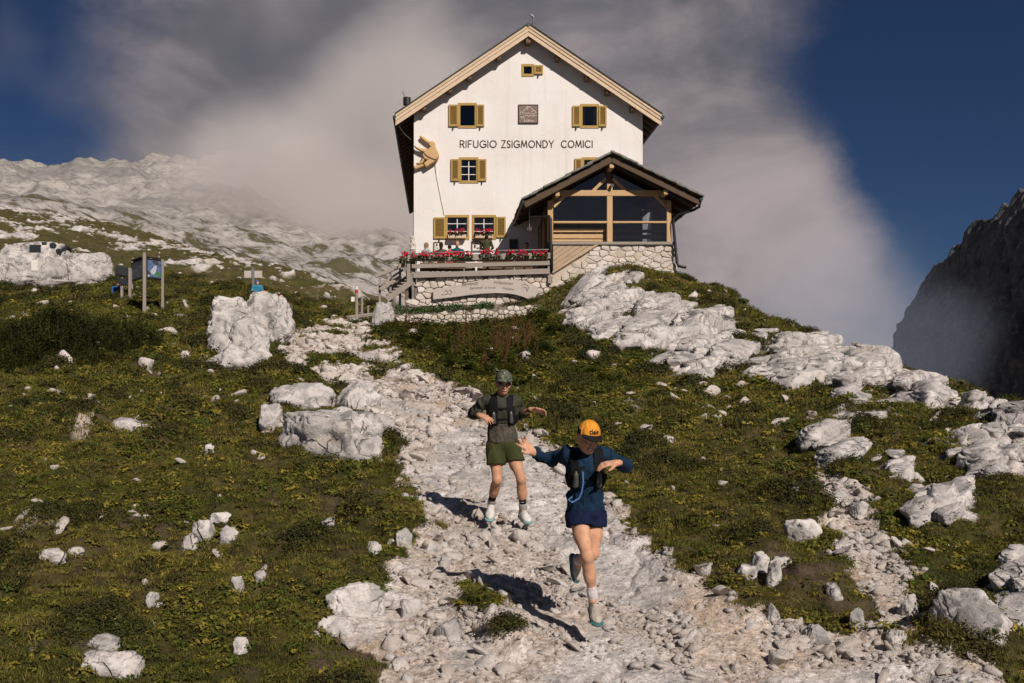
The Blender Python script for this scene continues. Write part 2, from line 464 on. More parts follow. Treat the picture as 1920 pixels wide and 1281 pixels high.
def polyline_side(x, y, L):
    """signed distance to polyline, positive on its far right side"""
    best = np.full(x.shape, 1e9); sg = np.ones(x.shape)
    for a, b in zip(L[:-1], L[1:]):
        d = b - a; l2 = d @ d
        t = np.clip(((x-a[0])*d[0] + (y-a[1])*d[1]) / l2, 0, 1)
        dx = x - a[0] - t*d[0]; dy = y - a[1] - t*d[1]; dd = np.hypot(dx, dy)
        cr = -(d[0]*(y-a[1]) - d[1]*(x-a[0]))
        near = dd < best - 1e-9
        best = np.where(near, dd, best); sg = np.where(near, np.sign(cr), sg)
    return best * sg
_c = polyline_side(np.array([40.0]), np.array([60.0]), SKYL)[0]
if _c < 0: _fl = -1
else: _fl = 1
LFT = np.array([(12.0, 46.9), (3.0, 47.4)] + [tuple(at(*c))[:2] for c in ((748,592,48.3),(700,577,50.0),(660,561,53.5),(640,551,56.5),(600,532,60),(560,515,65),(490,497,76),(400,478,90),(330,463,106),(200,430,128),(60,392,150),(-200,350,175))])
_fl2 = 1 if polyline_side(np.array([-10.0]), np.array([120.0]), LFT)[0] > 0 else -1
def zbase(x, y):
    x = np.asarray(x, float); y = np.asarray(y, float)
    z = tps(x, y)
    d = _fl * polyline_side(x, y, SKYL)
    dp = np.maximum(d - 0.15, 0)
    z = z - np.minimum(0.55*dp*dp/(0.8+dp) + 0.35*dp, 40)
    d2 = np.maximum(_fl2 * polyline_side(x, y, LFT) - .3, 0)
    return z - 1.1*d2*d2/(2.0+d2)
def G(px, py, y0=5.0, y1=140.0):
    """first point of the ground seen at a photograph pixel"""
    Y = np.geomspace(y0, y1, 900)
    g = zbase((px-PX)/F*Y, Y) - (PY-py)/F*Y
    k = np.argmax(g > 0) if (g > 0).any() else len(Y)-1
    if k == 0: yy = Y[0]
    else:
        yy = Y[k-1] + (Y[k]-Y[k-1]) * (-g[k-1]) / (g[k]-g[k-1] + 1e-9) if g[k] > 0 else Y[k]
    return Vector(((px-PX)/F*yy, yy, float(zbase((px-PX)/F*yy, yy))))
def poly_sd(x, y, P):
    """signed distance to a polygon, negative inside"""
    P = np.asarray(P, float); best = np.full(x.shape, 1e9); ins = np.zeros(x.shape, bool)
    for a, b in zip(P, np.roll(P, -1, 0)):
        d = b - a; l2 = d @ d + 1e-12
        t = np.clip(((x-a[0])*d[0] + (y-a[1])*d[1]) / l2, 0, 1)
        best = np.minimum(best, np.hypot(x-a[0]-t*d[0], y-a[1]-t*d[1]))
        c = ((a[1] > y) != (b[1] > y)) & (x < (b[0]-a[0]) * (y-a[1]) / (b[1]-a[1]+1e-12) + a[0])
        ins ^= c
    return np.where(ins, -best, best)
def zone(pix): return np.array([tuple(G(*p))[:2] for p in pix])
Z_PATH = zone([(612,602),(548,620),(522,640),(518,690),(600,716),(648,745),(700,800),(752,870),(782,930),(765,990),(742,1060),(700,1105),(615,1150),(600,1172),(640,1205),(690,1245),(705,1281),(700,1400),
   (2000,1400),(1890,1275),(1800,1238),(1650,1200),(1500,1168),(1400,1145),(1290,1085),(1225,1035),(1185,975),(1140,920),(1050,838),(990,800),(905,762),(850,722),(770,692),(745,655),(695,640),(705,607),(655,598)])
Z_STRIP = zone([(1525,880),(1580,900),(1645,980),(1705,1060),(1745,1120),(1735,1215),(1640,1200),(1600,1110),(1545,1010),(1500,930)])
Z_SLAB = [zone(p) for p in (
   [(790,805),(905,800),(1000,812),(1090,900),(1160,990),(1225,1050),(1290,1120),(1230,1150),(1130,1125),(1060,1085),(1015,1035),(985,985),(900,955),(810,880)],
   [(602,1165),(650,1098),(735,1088),(760,1120),(700,1190),(640,1195)],
   [(1020,1281),(1050,1225),(1140,1178),(1235,1195),(1335,1281),(1330,1330),(1020,1330)],
   [(1400,1290),(1460,1255),(1560,1268),(1750,1240),(1890,1285),(1890,1380),(1400,1380)],
   [(755,880),(800,850),(860,900),(880,960),(800,960)], [(1130,990),(1200,1000),(1290,1100),(1200,1120)],
   [(820,1190),(900,1180),(930,1240),(850,1260)], [(640,660),(700,650),(760,700),(700,716)])]
Z_KARST = [zone(p) for p in (
   [(1080,520),(1110,498),(1150,490),(1200,545),(1262,592),(1335,628),(1405,662),(1398,712),(1300,728),(1240,716),(1200,662),(1150,642),(1092,640),(1072,570)],
   [(1462,648),(1530,650),(1620,688),(1700,714),(1800,752),(1925,790),(2000,820),(1990,880),(1920,852),(1800,792),(1700,772),(1620,757),(1540,742),(1440,737),(1392,725),(1425,690)],
   [(1515,785),(1572,800),(1628,862),(1600,905),(1525,872)],
   [(1738,832),(1925,805),(2000,830),(1990,930),(1900,925),(1800,902)],
   [(1688,930),(1800,938),(1852,1000),(1785,1035),(1700,995)],
   [(1848,1060),(1960,1040),(1960,1210),(1870,1155)],
   [(1325,590),(1400,605),(1392,640),(1330,625)], [(1405,620),(1475,640),(1450,665),(1400,655)],
   [(1560,740),(1680,775),(1650,812),(1560,790)], [(1640,860),(1720,870),(1700,920),(1650,905)])]
Z_TUFT = [zone(p) for p in ([(832,1095),(880,1085),(950,1130),(960,1165),(900,1185),(845,1150)], [(800,980),(830,985),(845,1000),(805,1000)], [(925,1205),(960,1205),(965,1222),(930,1225)],
   [(575,668),(612,672),(618,690),(580,694)], [(640,672),(682,676),(676,692),(640,690)], [(690,690),(720,700),(716,716),(690,712)])]
Z_SOIL = [zone(p) for p in ([(600,920),(690,905),(740,960),(690,985),(610,960)], [(1255,1110),(1330,1130),(1440,1200),(1400,1230),(1290,1180)], [(640,1200),(690,1180),(760,1240),(740,1281),(680,1260)], [(735,690),(860,735),(985,800),(930,806),(800,800),(735,770),(715,720)], [(1130,1150),(1240,1170),(1330,1240),(1240,1250),(1150,1200)])]
Z_LUSH = [zone(p) for p in ([(700,610),(1000,600),(1060,640),(1000,740),(960,760),(850,700),(760,650)], [(0,700),(270,690),(350,640),(280,560),(0,590)], [(1050,690),(1190,690),(1200,750),(1060,760)])]

# mesh grid: rows by distance, columns by bearing
NR, NC = 900, 760
U0, U1, Y0, Y1 = -0.66, 0.80, 2.6, 170.0
_uu = np.linspace(U0, U1, NC); _yy = np.geomspace(Y0, Y1, NR)
GX = _yy[:, None] * _uu[None, :]; GY = np.repeat(_yy[:, None], NC, 1)
# the smooth base is evaluated on a third of the rows and columns and refined linearly
_rs = np.unique(np.r_[np.arange(0, NR, 4), NR-1]); _cs = np.unique(np.r_[np.arange(0, NC, 4), NC-1])
_zc = zbase(GX[np.ix_(_rs, _cs)].ravel(), GY[np.ix_(_rs, _cs)].ravel()).reshape(len(_rs), len(_cs))
_zr = np.stack([np.interp(np.arange(NC), _cs, q) for q in _zc])
_k = np.searchsorted(_rs, np.arange(NR), side='right').clip(1, len(_rs)-1); _f = ((np.arange(NR) - _rs[_k-1]) / (_rs[_k] - _rs[_k-1]))[:, None]
ZB = _zr[_k-1]*(1-_f) + _zr[_k]*_f
X, Y = GX.ravel(), GY.ravel()
wx = X + .22*fbm2(X*1.1, Y*1.1, 3) + .06*perlin2(X*6, Y*6); wy = Y + .22*fbm2(X*1.1+40, Y*1.1+9, 3) + .06*perlin2(X*6+50, Y*6)
edge = .14 + .012*Y
def inside(P, soft=1.0):
    lo, hi = P.min(0) - 2.5, P.max(0) + 2.5
    k = (wx > lo[0]) & (wx < hi[0]) & (wy > lo[1]) & (wy < hi[1])
    o = np.zeros_like(wx); o[k] = 1 - sstep(poly_sd(wx[k], wy[k], P), -edge[k]*soft, edge[k]*soft*.6)
    return o
fineN = fbm2(X*2.6+1, Y*2.6, 4, .65)
def crisp(m, k=.45): return sstep(m + k*fineN*(m > .003)*(m < .997), .44, .56)
path_h = np.maximum(inside(Z_PATH, 1.6), inside(Z_STRIP, 1.6))
path = crisp(np.maximum(inside(Z_PATH), inside(Z_STRIP)), .5)
nz = fbm2(X*.7, Y*.7, 4)
path = np.clip(path, 0, 1)
# the upper trail and the strip are broken by turf
brk = sstep(fbm2(X*.9+7, Y*.9, 4), .16, .34) * sstep(Y, 16, 26)
path *= 1 - brk
for P in Z_TUFT: path *= 1 - crisp(inside(P, .7)); path_h *= 1 - inside(P, 1.2)
# stray stony scraps in the turf
scr = sstep(fbm2(X*.55+90, Y*.55, 4) + .3*perlin2(X*3.1, Y*3.1), .50, .62)
slab = np.zeros_like(X)
for P in Z_SLAB: slab = np.maximum(slab, inside(P, .8))
slab = np.maximum(slab, path * sstep(fbm2(X*.42+3, Y*.42+8, 3), .22, .34) * sstep(Y, 8, 9))
slab *= path
for P in Z_TUFT: slab *= 1 - inside(P, .7)
karst = np.zeros_like(X)
for P in Z_KARST: karst = np.maximum(karst, inside(P + 0*P, 2.6))
karst_h = np.zeros_like(X)
for P in Z_KARST: karst_h = np.maximum(karst_h, inside(P, 3.0))
karst = crisp(karst, .55)
# grooves run down towards the viewer and to the left
ca, sa = math.cos(R(38)), math.sin(R(38))
s_ = X*sa + Y*ca; t_ = X*ca - Y*sa
ts = t_ + .25*fbm2(s_*.5, t_*.5, 2)
def billow2(x, y, o=3, g=.5):
    s = np.zeros_like(x); a = 1.0
    for i in range(o):
        q = np.abs(perlin2(x + 31.7*i, y + 5.3*i)); s += a * np.minimum(q*2.6, 1 - .25/(q*2.6 + .25))*1.25; x = x*2.07; y = y*2.07; a *= g
    return s
gro = billow2(ts*.75, s_*.075, 2, .5)
gro2 = billow2(ts*2.2+11, s_*.20, 2, .5)
kbig = fbm2(X*.35+5, Y*.35, 3)
pn = fbm2(ts*.7+3, s_*.30+60, 4) - .10*gro2
pockets = sstep(pn, .22, .30)
karst = karst * (1 - .97*pockets); karst_h = karst_h * (1 - .8*sstep(pn, .10, .42))
# bedrock showing on the far slope on the left
farl = sstep(Y, 44, 60) * sstep(-X, -6, 4)
fr = sstep(.8*fbm2(X*.12+3, Y*.05+8, 3, .6) + .75*fbm2(X*.55, Y*.30, 4, .6), .22, .34) * np.clip(farl, 0, 1)
rock = np.clip(np.maximum(np.maximum(slab, karst), fr), 0, 1)
grass = np.clip(1 - np.maximum(path, rock), 0, 1)
lush0 = np.zeros_like(X)
for P in Z_LUSH: lush0 = np.maximum(lush0, inside(P, 3.0))
soil = np.zeros_like(X)
for P in Z_SOIL: soil = np.maximum(soil, inside(P, 2.0)*.9)
soil = np.maximum(soil, grass * sstep(path, .05, .6) * .5)
soil = np.maximum(soil, grass * .85*sstep(fbm2(X*.75+120, Y*.75, 4), .30, .46) * (1-lush0))
lush = lush0
nearf = 1 - sstep(Y, 30, 70)
# relief
mound = .34*fbm2(X*.42, Y*.42, 3) + .20*fbm2(X*1.3+5, Y*1.3, 3) + .09*fbm2(X*3.6, Y*3.6, 2)
hum = np.maximum(fbm2(X*.9+30, Y*.9, 2), 0)**1.0 * .38          # heath hummocks
f1, f2, cid = voro2(wx*1.15, wy*.85)
crack = sstep(f2 - f1, .0, .10); tilt = (cid - .5)
f1b, f2b, cid2 = voro2(wx*3.7 + 9, wy*2.7 + 4)
crack2 = sstep(f2b - f1b, .0, .12)
tl2 = sstep(fbm2(X*.7+33, Y*.7, 2), -.1, .3)
dslab = .05*fbm2(X*.8, Y*.8, 3) + .055*tilt*crack + .035*(crack-1) + tl2*(.014*(crack2-1) + .012*(cid2-.5)*crack2) + .010*fbm2(X*7, Y*7, 3) + .012*billow2(X*2.2+.8*Y, Y*5, 3)
f1c, f2c, cid3 = voro2(X*16, Y*16)
dgrav = .06*fbm2(X*.9+4, Y*.9, 3) + .022*fbm2(X*5, Y*5, 3) + .012*(1-f1c)*cid3*nearf
amp = np.where(Y < 60, 1.0, 1 + (Y-60)/40)
kamp = np.clip(.45 + .016*Y, .5, 1.05)
f1k, f2k, cidk = voro2(ts*.75+.3*fbm2(X*.6, Y*.6, 2), s_*.30)
blk = sstep(f2k-f1k, .0, .16)
dkar = kamp*(.05 + .20*gro + .13*gro2 + .12*kbig + .22*(cidk-.45)*blk - .10*(1-blk) + .05*billow2(ts*6+5, s_*.9, 2))
dfar = .25 + .25*fbm2(X*.5, Y*.5, 3)
grass_h = np.clip(1 - np.maximum(path_h, karst_h), 0, 1)
slab_h = np.zeros_like(X)
for P in Z_SLAB: slab_h = np.maximum(slab_h, inside(P, 1.5))
slab_h = np.maximum(slab_h, slab)*path_h
plot = 1 - .8*sstep(Y, 33, 40)*(1-sstep(Y, 52, 60))*sstep(X, -4, -1)*(1-sstep(X, 7, 10))
ZT = ZB.ravel() + grass_h*(mound*.8 + hum*(1-lush*.5)*.9 + .06)*plot + path_h*(1-slab_h)*dgrav + slab_h*dslab + karst_h*dkar + np.clip(fr-slab-karst, 0, 1)*dfar*.6
ZT += .05*scr*grass
# keep the building plot level so that masonry meets the slope
ZG = ZT.reshape(NR, NC)
def bil(A, x, y):
    x = np.asarray(x, float); y = np.asarray(y, float)
    r = np.log(np.clip(y, Y0, Y1)/Y0) / math.log(Y1/Y0) * (NR-1); c = (x/np.clip(y, Y0, Y1) - U0) / (U1-U0) * (NC-1)
    r = np.clip(r, 0, NR-1.001); c = np.clip(c, 0, NC-1.001); ri = r.astype(int); ci = c.astype(int); fr_ = r-ri; fc = c-ci
    return (A[ri, ci]*(1-fc) + A[ri, ci+1]*fc)*(1-fr_) + (A[ri+1, ci]*(1-fc) + A[ri+1, ci+1]*fc)*fr_
def ground_z(x, y): return float(bil(ZG, x, y))
def on_ground(px, py):
    """where the sight line of a pixel first meets the finished ground"""
    Yr = np.geomspace(5.0, 140.0, 1500); g = bil(ZG, (px-PX)/F*Yr, Yr) - (PY-py)/F*Yr
    k = int(np.argmax(g > 0)) if (g > 0).any() else len(Yr)-1
    yy = float(Yr[k]); x = (px-PX)/F*yy
    return Vector((x, yy, ground_z(x, yy)))
idx = np.arange(NR*NC).reshape(NR, NC)
FQ = np.stack([idx[:-1, :-1].ravel(), idx[:-1, 1:].ravel(), idx[1:, 1:].ravel(), idx[1:, :-1].ravel()], 1)
gm = mesh_np('ground', np.stack([X, Y, ZT], 1), FQ, MATS['alpine_ground'], True)
# surface colours: turf, soil, gravel, bedrock
def cmix(f, a, b): return a*(1-f[:, None]) + np.asarray(b)[None]*f[:, None] if np.ndim(b) == 1 else a*(1-f[:, None]) + b*f[:, None]
one = np.ones((len(X), 1))
nA = fbm2(X*.8+3, Y*.8, 4); nB = fbm2(X*3.7, Y*3.7+8, 4); nC = fbm2(X*13, Y*13, 2); nD = fbm2(X*.25+70, Y*.25, 3)
TC = cmix(sstep(nA, -.25, .3), one*np.array([[.066, .070, .017]]), (.14, .112, .038))
TC = cmix(.8*sstep(nB, .0, .4), TC, (.018, .021, .008))
TC = cmix(.6*sstep(nC, -.05, .5), TC, (.14, .108, .042))
TC = cmix(.55*sstep(nD, .05, .4), TC, (.12, .085, .038))
TC = cmix(.55*lush, TC, (.055, .075, .016))
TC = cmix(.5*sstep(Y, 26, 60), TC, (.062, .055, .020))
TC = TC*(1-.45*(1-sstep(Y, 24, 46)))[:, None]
TC = cmix(np.clip(soil, 0, 1), TC, (.085, .060, .040))
GC = cmix(sstep(fbm2(X*.9+20, Y*.9, 3), -.15, .35), one*np.array([[.55, .465, .40]]), (.46, .355, .27))
GC = cmix(.6*sstep(cid3, .45, .95), GC, (.70, .63, .585))
GC = cmix(.8*sstep(f1c, .40, .75)*nearf, GC, (.22, .165, .12))
GC = cmix(.5*sstep(nC, .1, .5), GC, (.36, .30, .25))
GC = cmix(.75*np.clip(soil, 0, 1)*path, GC, (.52, .40, .30))
RC = cmix(sstep(nA, -.2, .35), one*np.array([[.66, .605, .575]]), (.50, .46, .435))
RC = cmix(.75*sstep(nB+.3*nC, .0, .4), RC, (.38, .355, .335))
RC = cmix(.6*sstep(fbm2(X*1.9+8, Y*1.9, 4)+.35*nC, .28, .5), RC, (.19, .18, .17))
RC = cmix(.4*sstep(nD, .1, .4), RC, (.56, .45, .35))
streak = sstep(fbm2(ts*5.5, s_*.8, 3)+.25*nC, .08, .36)*karst
RC = cmix(.85*streak, RC, (.13, .125, .115))
kcr = np.maximum((1-sstep(billow2(ts*2.2+11, s_*.20, 1), .03, .30))*sstep(nA, -.3, .1), 1-sstep(f2k-f1k, .01, .09))*karst
RC = cmix(.7*kcr, RC, (.09, .085, .075))
dk = slab*np.maximum(1-sstep(f2-f1, .0, .035), .75*(1-sstep(f2b-f1b, .0, .05))*sstep(nA, -.2, .2))
RC = cmix(.85*dk, RC, (.17, .14, .11))
pe = np.clip(path, 0, 1); pe = np.maximum(pe, .8*scr*grass)
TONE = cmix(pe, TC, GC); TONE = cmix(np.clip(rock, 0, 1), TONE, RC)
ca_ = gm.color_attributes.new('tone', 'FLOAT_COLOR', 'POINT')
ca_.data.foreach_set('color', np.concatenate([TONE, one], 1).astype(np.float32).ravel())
attr(gm, 'hard', np.clip(np.maximum(rock, pe), 0, 1))
ground = link('ground', gm); tag(ground, 'stony alpine meadow slope with pale trail and limestone ribs', kind='structure')
PATHG, ROCKG, GRASSG, LUSHG, HUMG, SOILG, KARG = (a.reshape(NR, NC) for a in (path, rock, grass, lush, hum, soil, karst))
# ------------------------------------------------------------------ far mountain on the left, dark crag on the right
def m_mountain(t):
    v = pos(t); nrm = t.n('ShaderNodeNewGeometry').outputs['Normal']
    up_ = t.dot(nrm, (0, 0, 1))
    sz = t.n('ShaderNodeSeparateXYZ', {0: v}).outputs['Z']
    a = t.noise(v, .02, 6, .62, .4); b = t.noise(v, .11, 6, .65, .3); st = t.noise(t.vmul(v, (.15, .15, 1.6)), .12, 5, .6)
    c = t.mix(t.ss(b, .38, .62), (.40, .365, .34), (.25, .232, .22))
    c = t.mix(t.math('MULTIPLY', t.ss(st, .52, .64), .6), c, (.17, .16, .152))
    b2 = t.noise(v, .42, 5, .72, .3)
    c = t.mix(t.math('MULTIPLY', t.ss(b2, .47, .66), .7), c, (.115, .108, .10))
    green = t.math('MULTIPLY', t.ss(t.math('ADD', t.noise(v, .11, 7, .75, .4), t.math('MULTIPLY', t.math('SUBTRACT', 40.0, sz), .0042)), .52, .60), t.ss(up_, .45, .7))
    c = t.mix(t.math('MULTIPLY', green, .9), c, t.mix(b, (.045, .045, .018), (.10, .082, .035)))
    out(t, c, .95, t.math('ADD', b, t.math('MULTIPLY', st, .6)), .8, 2.0, .1)
mat('mountain_rock', m_mountain)
MC = np.array([tuple(at(*c)) for c in ((-300,330,360),(-150,345,400),(0,340,430),(60,340,440),(120,362,420),(190,354,440),(280,336,500),(330,329,520),(385,345,500),(430,318,600),(520,295,650),(650,262,700),(800,250,720),(1000,240,800),
      (-150,400,150),(0,392,150),(0,365,290),(120,385,280),(200,420,190),(250,380,330),(350,470,140),(350,400,320),(500,505,150),(450,440,260),(480,380,420),(600,540,170),(620,470,300),(600,380,520),(700,575,200),(760,500,340),(750,400,540),(900,520,360),(900,400,560))])
mtps = TPS(MC * np.array([.1, .1, 1.0]), .003)
mr, mc = 330, 330
my = np.geomspace(118, 760, mr); mu = np.linspace(-.72, .12, mc)
MXg = (my[:, None]*mu[None]).ravel(); MYg = np.repeat(my, mc)
mz = mtps(MXg*.1, MYg*.1)
mdet = sstep(MYg, 120, 330)
wz = mz + 18*fbm2(MXg*.004, MYg*.004, 3)
mz += mdet*1.8*ridge2(MXg*.045+5, MYg*.03, 3, .55) + 1.3*fbm2(MXg*.16, MYg*.16, 3) + mdet*(10*ridge2(MXg*.010, MYg*.006, 5, .52) - 9) + 2.2*fbm2(MXg*.05, MYg*.05, 4) + mdet*3.0*np.sin(wz*.35 + 2*fbm2(MXg*.01, MYg*.01, 2))*.5
# fall away behind the skyline
ur = MXg/MYg; skyY = np.interp(ur, [-.6,-.44,-.38,-.34,-.29,-.265,-.21,-.165,-.1,0,.12], [370,440,430,450,510,530,600,660,710,730,800])
mz -= np.maximum(MYg - skyY, 0)*.5
mz -= sstep(ur, -.04, .06)*60
ii = np.arange(mr*mc).reshape(mr, mc)
mq = np.stack([ii[:-1, :-1].ravel(), ii[:-1, 1:].ravel(), ii[1:, 1:].ravel(), ii[1:, :-1].ravel()], 1)
mo = link('mountain', mesh_np('mountain', np.stack([MXg, MYg, mz], 1), mq, MATS['mountain_rock'], True))
tag(mo, 'pale scree mountain fading into cloud behind the meadow', kind='structure')

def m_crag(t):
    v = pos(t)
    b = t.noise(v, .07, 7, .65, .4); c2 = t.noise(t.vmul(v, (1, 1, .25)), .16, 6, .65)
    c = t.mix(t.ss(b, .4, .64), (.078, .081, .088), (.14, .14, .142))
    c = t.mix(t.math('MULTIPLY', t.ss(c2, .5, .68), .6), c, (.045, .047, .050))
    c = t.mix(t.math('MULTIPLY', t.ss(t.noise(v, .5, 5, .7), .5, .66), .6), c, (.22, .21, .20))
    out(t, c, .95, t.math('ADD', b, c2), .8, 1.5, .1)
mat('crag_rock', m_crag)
# the crag is a long rock wall that runs away from the viewer, its near end on the right
ca0, ca1 = at(2130, 758, 215), at(1652, 758, 420)
sil = [(2200,250),(2050,300),(1990,338),(1935,348),(1918,357),(1898,356),(1888,362),(1880,388),(1866,384),(1858,398),(1850,398),(1832,416),(1814,412),(1806,436),(1796,452),(1774,466),(1764,486),(1742,500),(1728,520),(1716,552),(1706,590),(1694,618),(1684,640),(1672,650),(1662,654),(1652,676),(1644,700)]
cn, ch = 420, 230
tt = np.linspace(-.08, 1.02, cn); cx = ca0.x + (ca1.x-ca0.x)*tt; cy = ca0.y + (ca1.y-ca0.y)*tt
cpx = PX + F*cx/cy + 26
spx = np.array([p[0] for p in sil][::-1]); spy = np.array([p[1] for p in sil][::-1])
ctop = (PY - np.interp(cpx, spx, spy))/F*cy
ctop += 1.6*perlin2(cpx*.11, cpx*.0) + .9*perlin2(cpx*.33, cpx*.0+4)
vv = np.linspace(0, 1, ch)
zb = -55.0
CZ = zb + (ctop[None]-zb)*vv[:, None]; CX = np.repeat(cx[None], ch, 0); CY = np.repeat(cy[None], ch, 0)
nrm = Vector((-(ca1.y-ca0.y), (ca1.x-ca0.x), 0)).normalized()
if nrm.x > 0: nrm = -nrm
P3 = np.stack([CX, CY, CZ], -1)
dsp = 7*fbm3(P3*np.array([.03, .03, .018]), 5, .55, True) - 6 + 6.5*fbm3(P3*np.array([.08, .08, .03]), 5, .60, True) - 5.0
lean = -(vv[:, None]**1.5)*9
dsp = (dsp*(1 - .75*vv[:, None]**6) + lean)
CX = CX + nrm.x*dsp; CY = CY + nrm.y*dsp
front = np.stack([CX.ravel(), CY.ravel(), CZ.ravel()], 1)
back = front.copy().reshape(ch, cn, 3); back[..., 0] -= nrm.x*45; back[..., 1] -= nrm.y*45
back[..., 2] = np.minimum(back[..., 2], back[..., 2])
# the crest stays sharp: the rear slope falls away from it
back[-1, :, 2] -= 25
ii = np.arange(ch*cn).reshape(ch, cn)
q1 = np.stack([ii[:-1, :-1].ravel(), ii[1:, :-1].ravel(), ii[1:, 1:].ravel(), ii[:-1, 1:].ravel()], 1)
nb = ch*cn
bt = back[-1]; bb = back[0]
V = np.concatenate([front, bt, bb]); a0 = ii[-1]; b0 = nb + np.arange(cn); c0 = nb + cn + np.arange(cn); d0 = ii[0]
q2 = np.stack([a0[:-1], b0[:-1], b0[1:], a0[1:]], 1); q3 = np.stack([b0[:-1], c0[:-1], c0[1:], b0[1:]], 1); q4 = np.stack([c0[:-1], d0[:-1], d0[1:], c0[1:]], 1)
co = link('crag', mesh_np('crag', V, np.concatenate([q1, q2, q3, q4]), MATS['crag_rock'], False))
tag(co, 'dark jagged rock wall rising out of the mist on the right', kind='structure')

# ------------------------------------------------------------------ drifting mist: closed volumes with soft noise density
def mist(name, lo, hi, density, centers, label, nscale, col=(.95, .90, .88), thr=(.30, .75)):
    def fn(t):
        v = pos(t)
        tot = None
        for (c, rad) in centers:
            q = t.n('ShaderNodeVectorMath', {0: t.n('ShaderNodeVectorMath', {0: v, 1: tuple(c)}, operation='SUBTRACT').outputs[0], 1: tuple(1/r_ for r_ in rad)}, operation='MULTIPLY').outputs[0]
            l = t.n('ShaderNodeVectorMath', {0: q}, operation='LENGTH').outputs['Value']
            f = t.ss(l, 1.0, 0.15)
            tot = f if tot is None else t.math('MAXIMUM', tot, f)
        n = t.noise(v, nscale, 3, .55)
        d = t.ss(t.math('ADD', t.math('MULTIPLY', tot, .85), t.math('MULTIPLY', t.math('SUBTRACT', n, .5), .9)), *thr)
        vol = t.n('ShaderNodeVolumePrincipled', {'Color': tuple(col) + (1,), 'Density': t.math('MULTIPLY', d, density), 'Anisotropy': 0.0})
        t.n('ShaderNodeOutputMaterial', {'Volume': vol.outputs[0]})
    m = mat(name + '_volume', fn)
    mb = MB(); mb.box(lo[0], hi[0], lo[1], hi[1], lo[2], hi[2])
    o = mb.build(name, m)
    return tag(o, label, kind='stuff')
c1 = at(640, 440, 300); c2 = at(540, 350, 300); c3 = at(760, 300, 320); c4 = at(760, 500, 310)
mist('mist', (-150, 235, -20), (60, 365, 150), .058, [(at(690, 520, 305), (34, 55, 24)), (c1, (50, 60, 38)), (c2, (50, 55, 38)), (c3, (60, 60, 60)), (c4, (40, 60, 34))], 'pale mist drifting across the mountain side', .022, thr=(.04, .80))
k1 = at(1640, 690, 190); k2 = at(1730, 640, 190); k3 = at(1560, 560, 190)
mist('mist', (55, 150, -25), (125, 212, 45), .010, [(k1, (26, 30, 14)), (k2, (18, 26, 20)), (k3, (30, 30, 30))], 'thin mist hanging before the dark rock wall', .04, (.62, .72, .92), thr=(.15, .8))
# ------------------------------------------------------------------ mountain hut
FY = 50.0
hut = empty('mountain_hut', at(990, 540, FY), 'tall white plastered mountain hut with steep gabled roof and ochre shutters', 'building')
xl, xr, xm = at(776, 0, FY).x, at(1205, 0, FY).x, 4.31
RZ, RS = 18.84, .674                                   # ridge height and slope of the roof's upper surface
HB = 73.0
def roof_z(x): return RZ - RS*abs(x - xm)
def clip(poly, a, b, c):
    """keep a*x+b*z<=c"""
    o = []
    for i, p in enumerate(poly):
        q = poly[(i+1) % len(poly)]; dp = a*p[0]+b*p[1]-c; dq = a*q[0]+b*q[1]-c
        if dp <= 0: o.append(p)
        if (dp < 0 < dq) or (dq < 0 < dp):
            t = dp/(dp-dq); o.append((p[0]+(q[0]-p[0])*t, p[1]+(q[1]-p[1])*t))
    return o
def wrect(x0, y0, x1, y1):
    a, b = at(x0, y0, FY), at(x1, y1, FY); return (a.x, b.x, b.z, a.z)
WIN = {'U1': (860,195,893,239), 'U2': (1089,197,1122,239), 'A': (979,122,1000,142), 'M1': (862,297,896,342), 'M2': (1092,297,1124,342), 'G1': (836,405,879,448), 'G2': (886,405,929,448)}
WR = {k: wrect(*v) for k, v in WIN.items()}
wallb = MB(); z0 = 1.0
xs = sorted({xl, xr} | {q for r_ in WR.values() for q in r_[:2]}); zs = sorted({z0, 19.0} | {q for r_ in WR.values() for q in r_[2:]})
for i in range(len(xs)-1):
    for j in range(len(zs)-1):
        cx_, cz_ = (xs[i]+xs[i+1])/2, (zs[j]+zs[j+1])/2
        if any(r_[0] < cx_ < r_[1] and r_[2] < cz_ < r_[3] for r_ in WR.values()): continue
        p = [(xs[i], zs[j]), (xs[i+1], zs[j]), (xs[i+1], zs[j+1]), (xs[i], zs[j+1])]
        p = clip(p, RS, 1, RZ-.2+RS*xm); p = clip(p, -RS, 1, RZ-.2-RS*xm) if p else p
        if len(p) > 2: wallb.add([(a, FY, b) for a, b in p], [tuple(range(len(p)))])
for a, b, c, d in WR.values():
    e = FY+.24
    wallb.add([(a,FY,c),(b,FY,c),(b,FY,d),(a,FY,d),(a,e,c),(b,e,c),(b,e,d),(a,e,d)], [(0,1,5,4),(1,2,6,5),(2,3,7,6),(3,0,4,7)])
zl, zr_ = roof_z(xl)-.2, roof_z(xr)-.2
wallb.add([(xl,FY,z0),(xl,HB,z0),(xl,HB,zl),(xl,FY,zl),(xr,FY,z0),(xr,HB,z0),(xr,HB,zr_),(xr,FY,zr_),(xm,HB,RZ-.2)], [(0,3,2,1),(4,5,6,7),(1,2,8,6,5)])
wallb.build('wall', MATS['white_plaster'], hut)

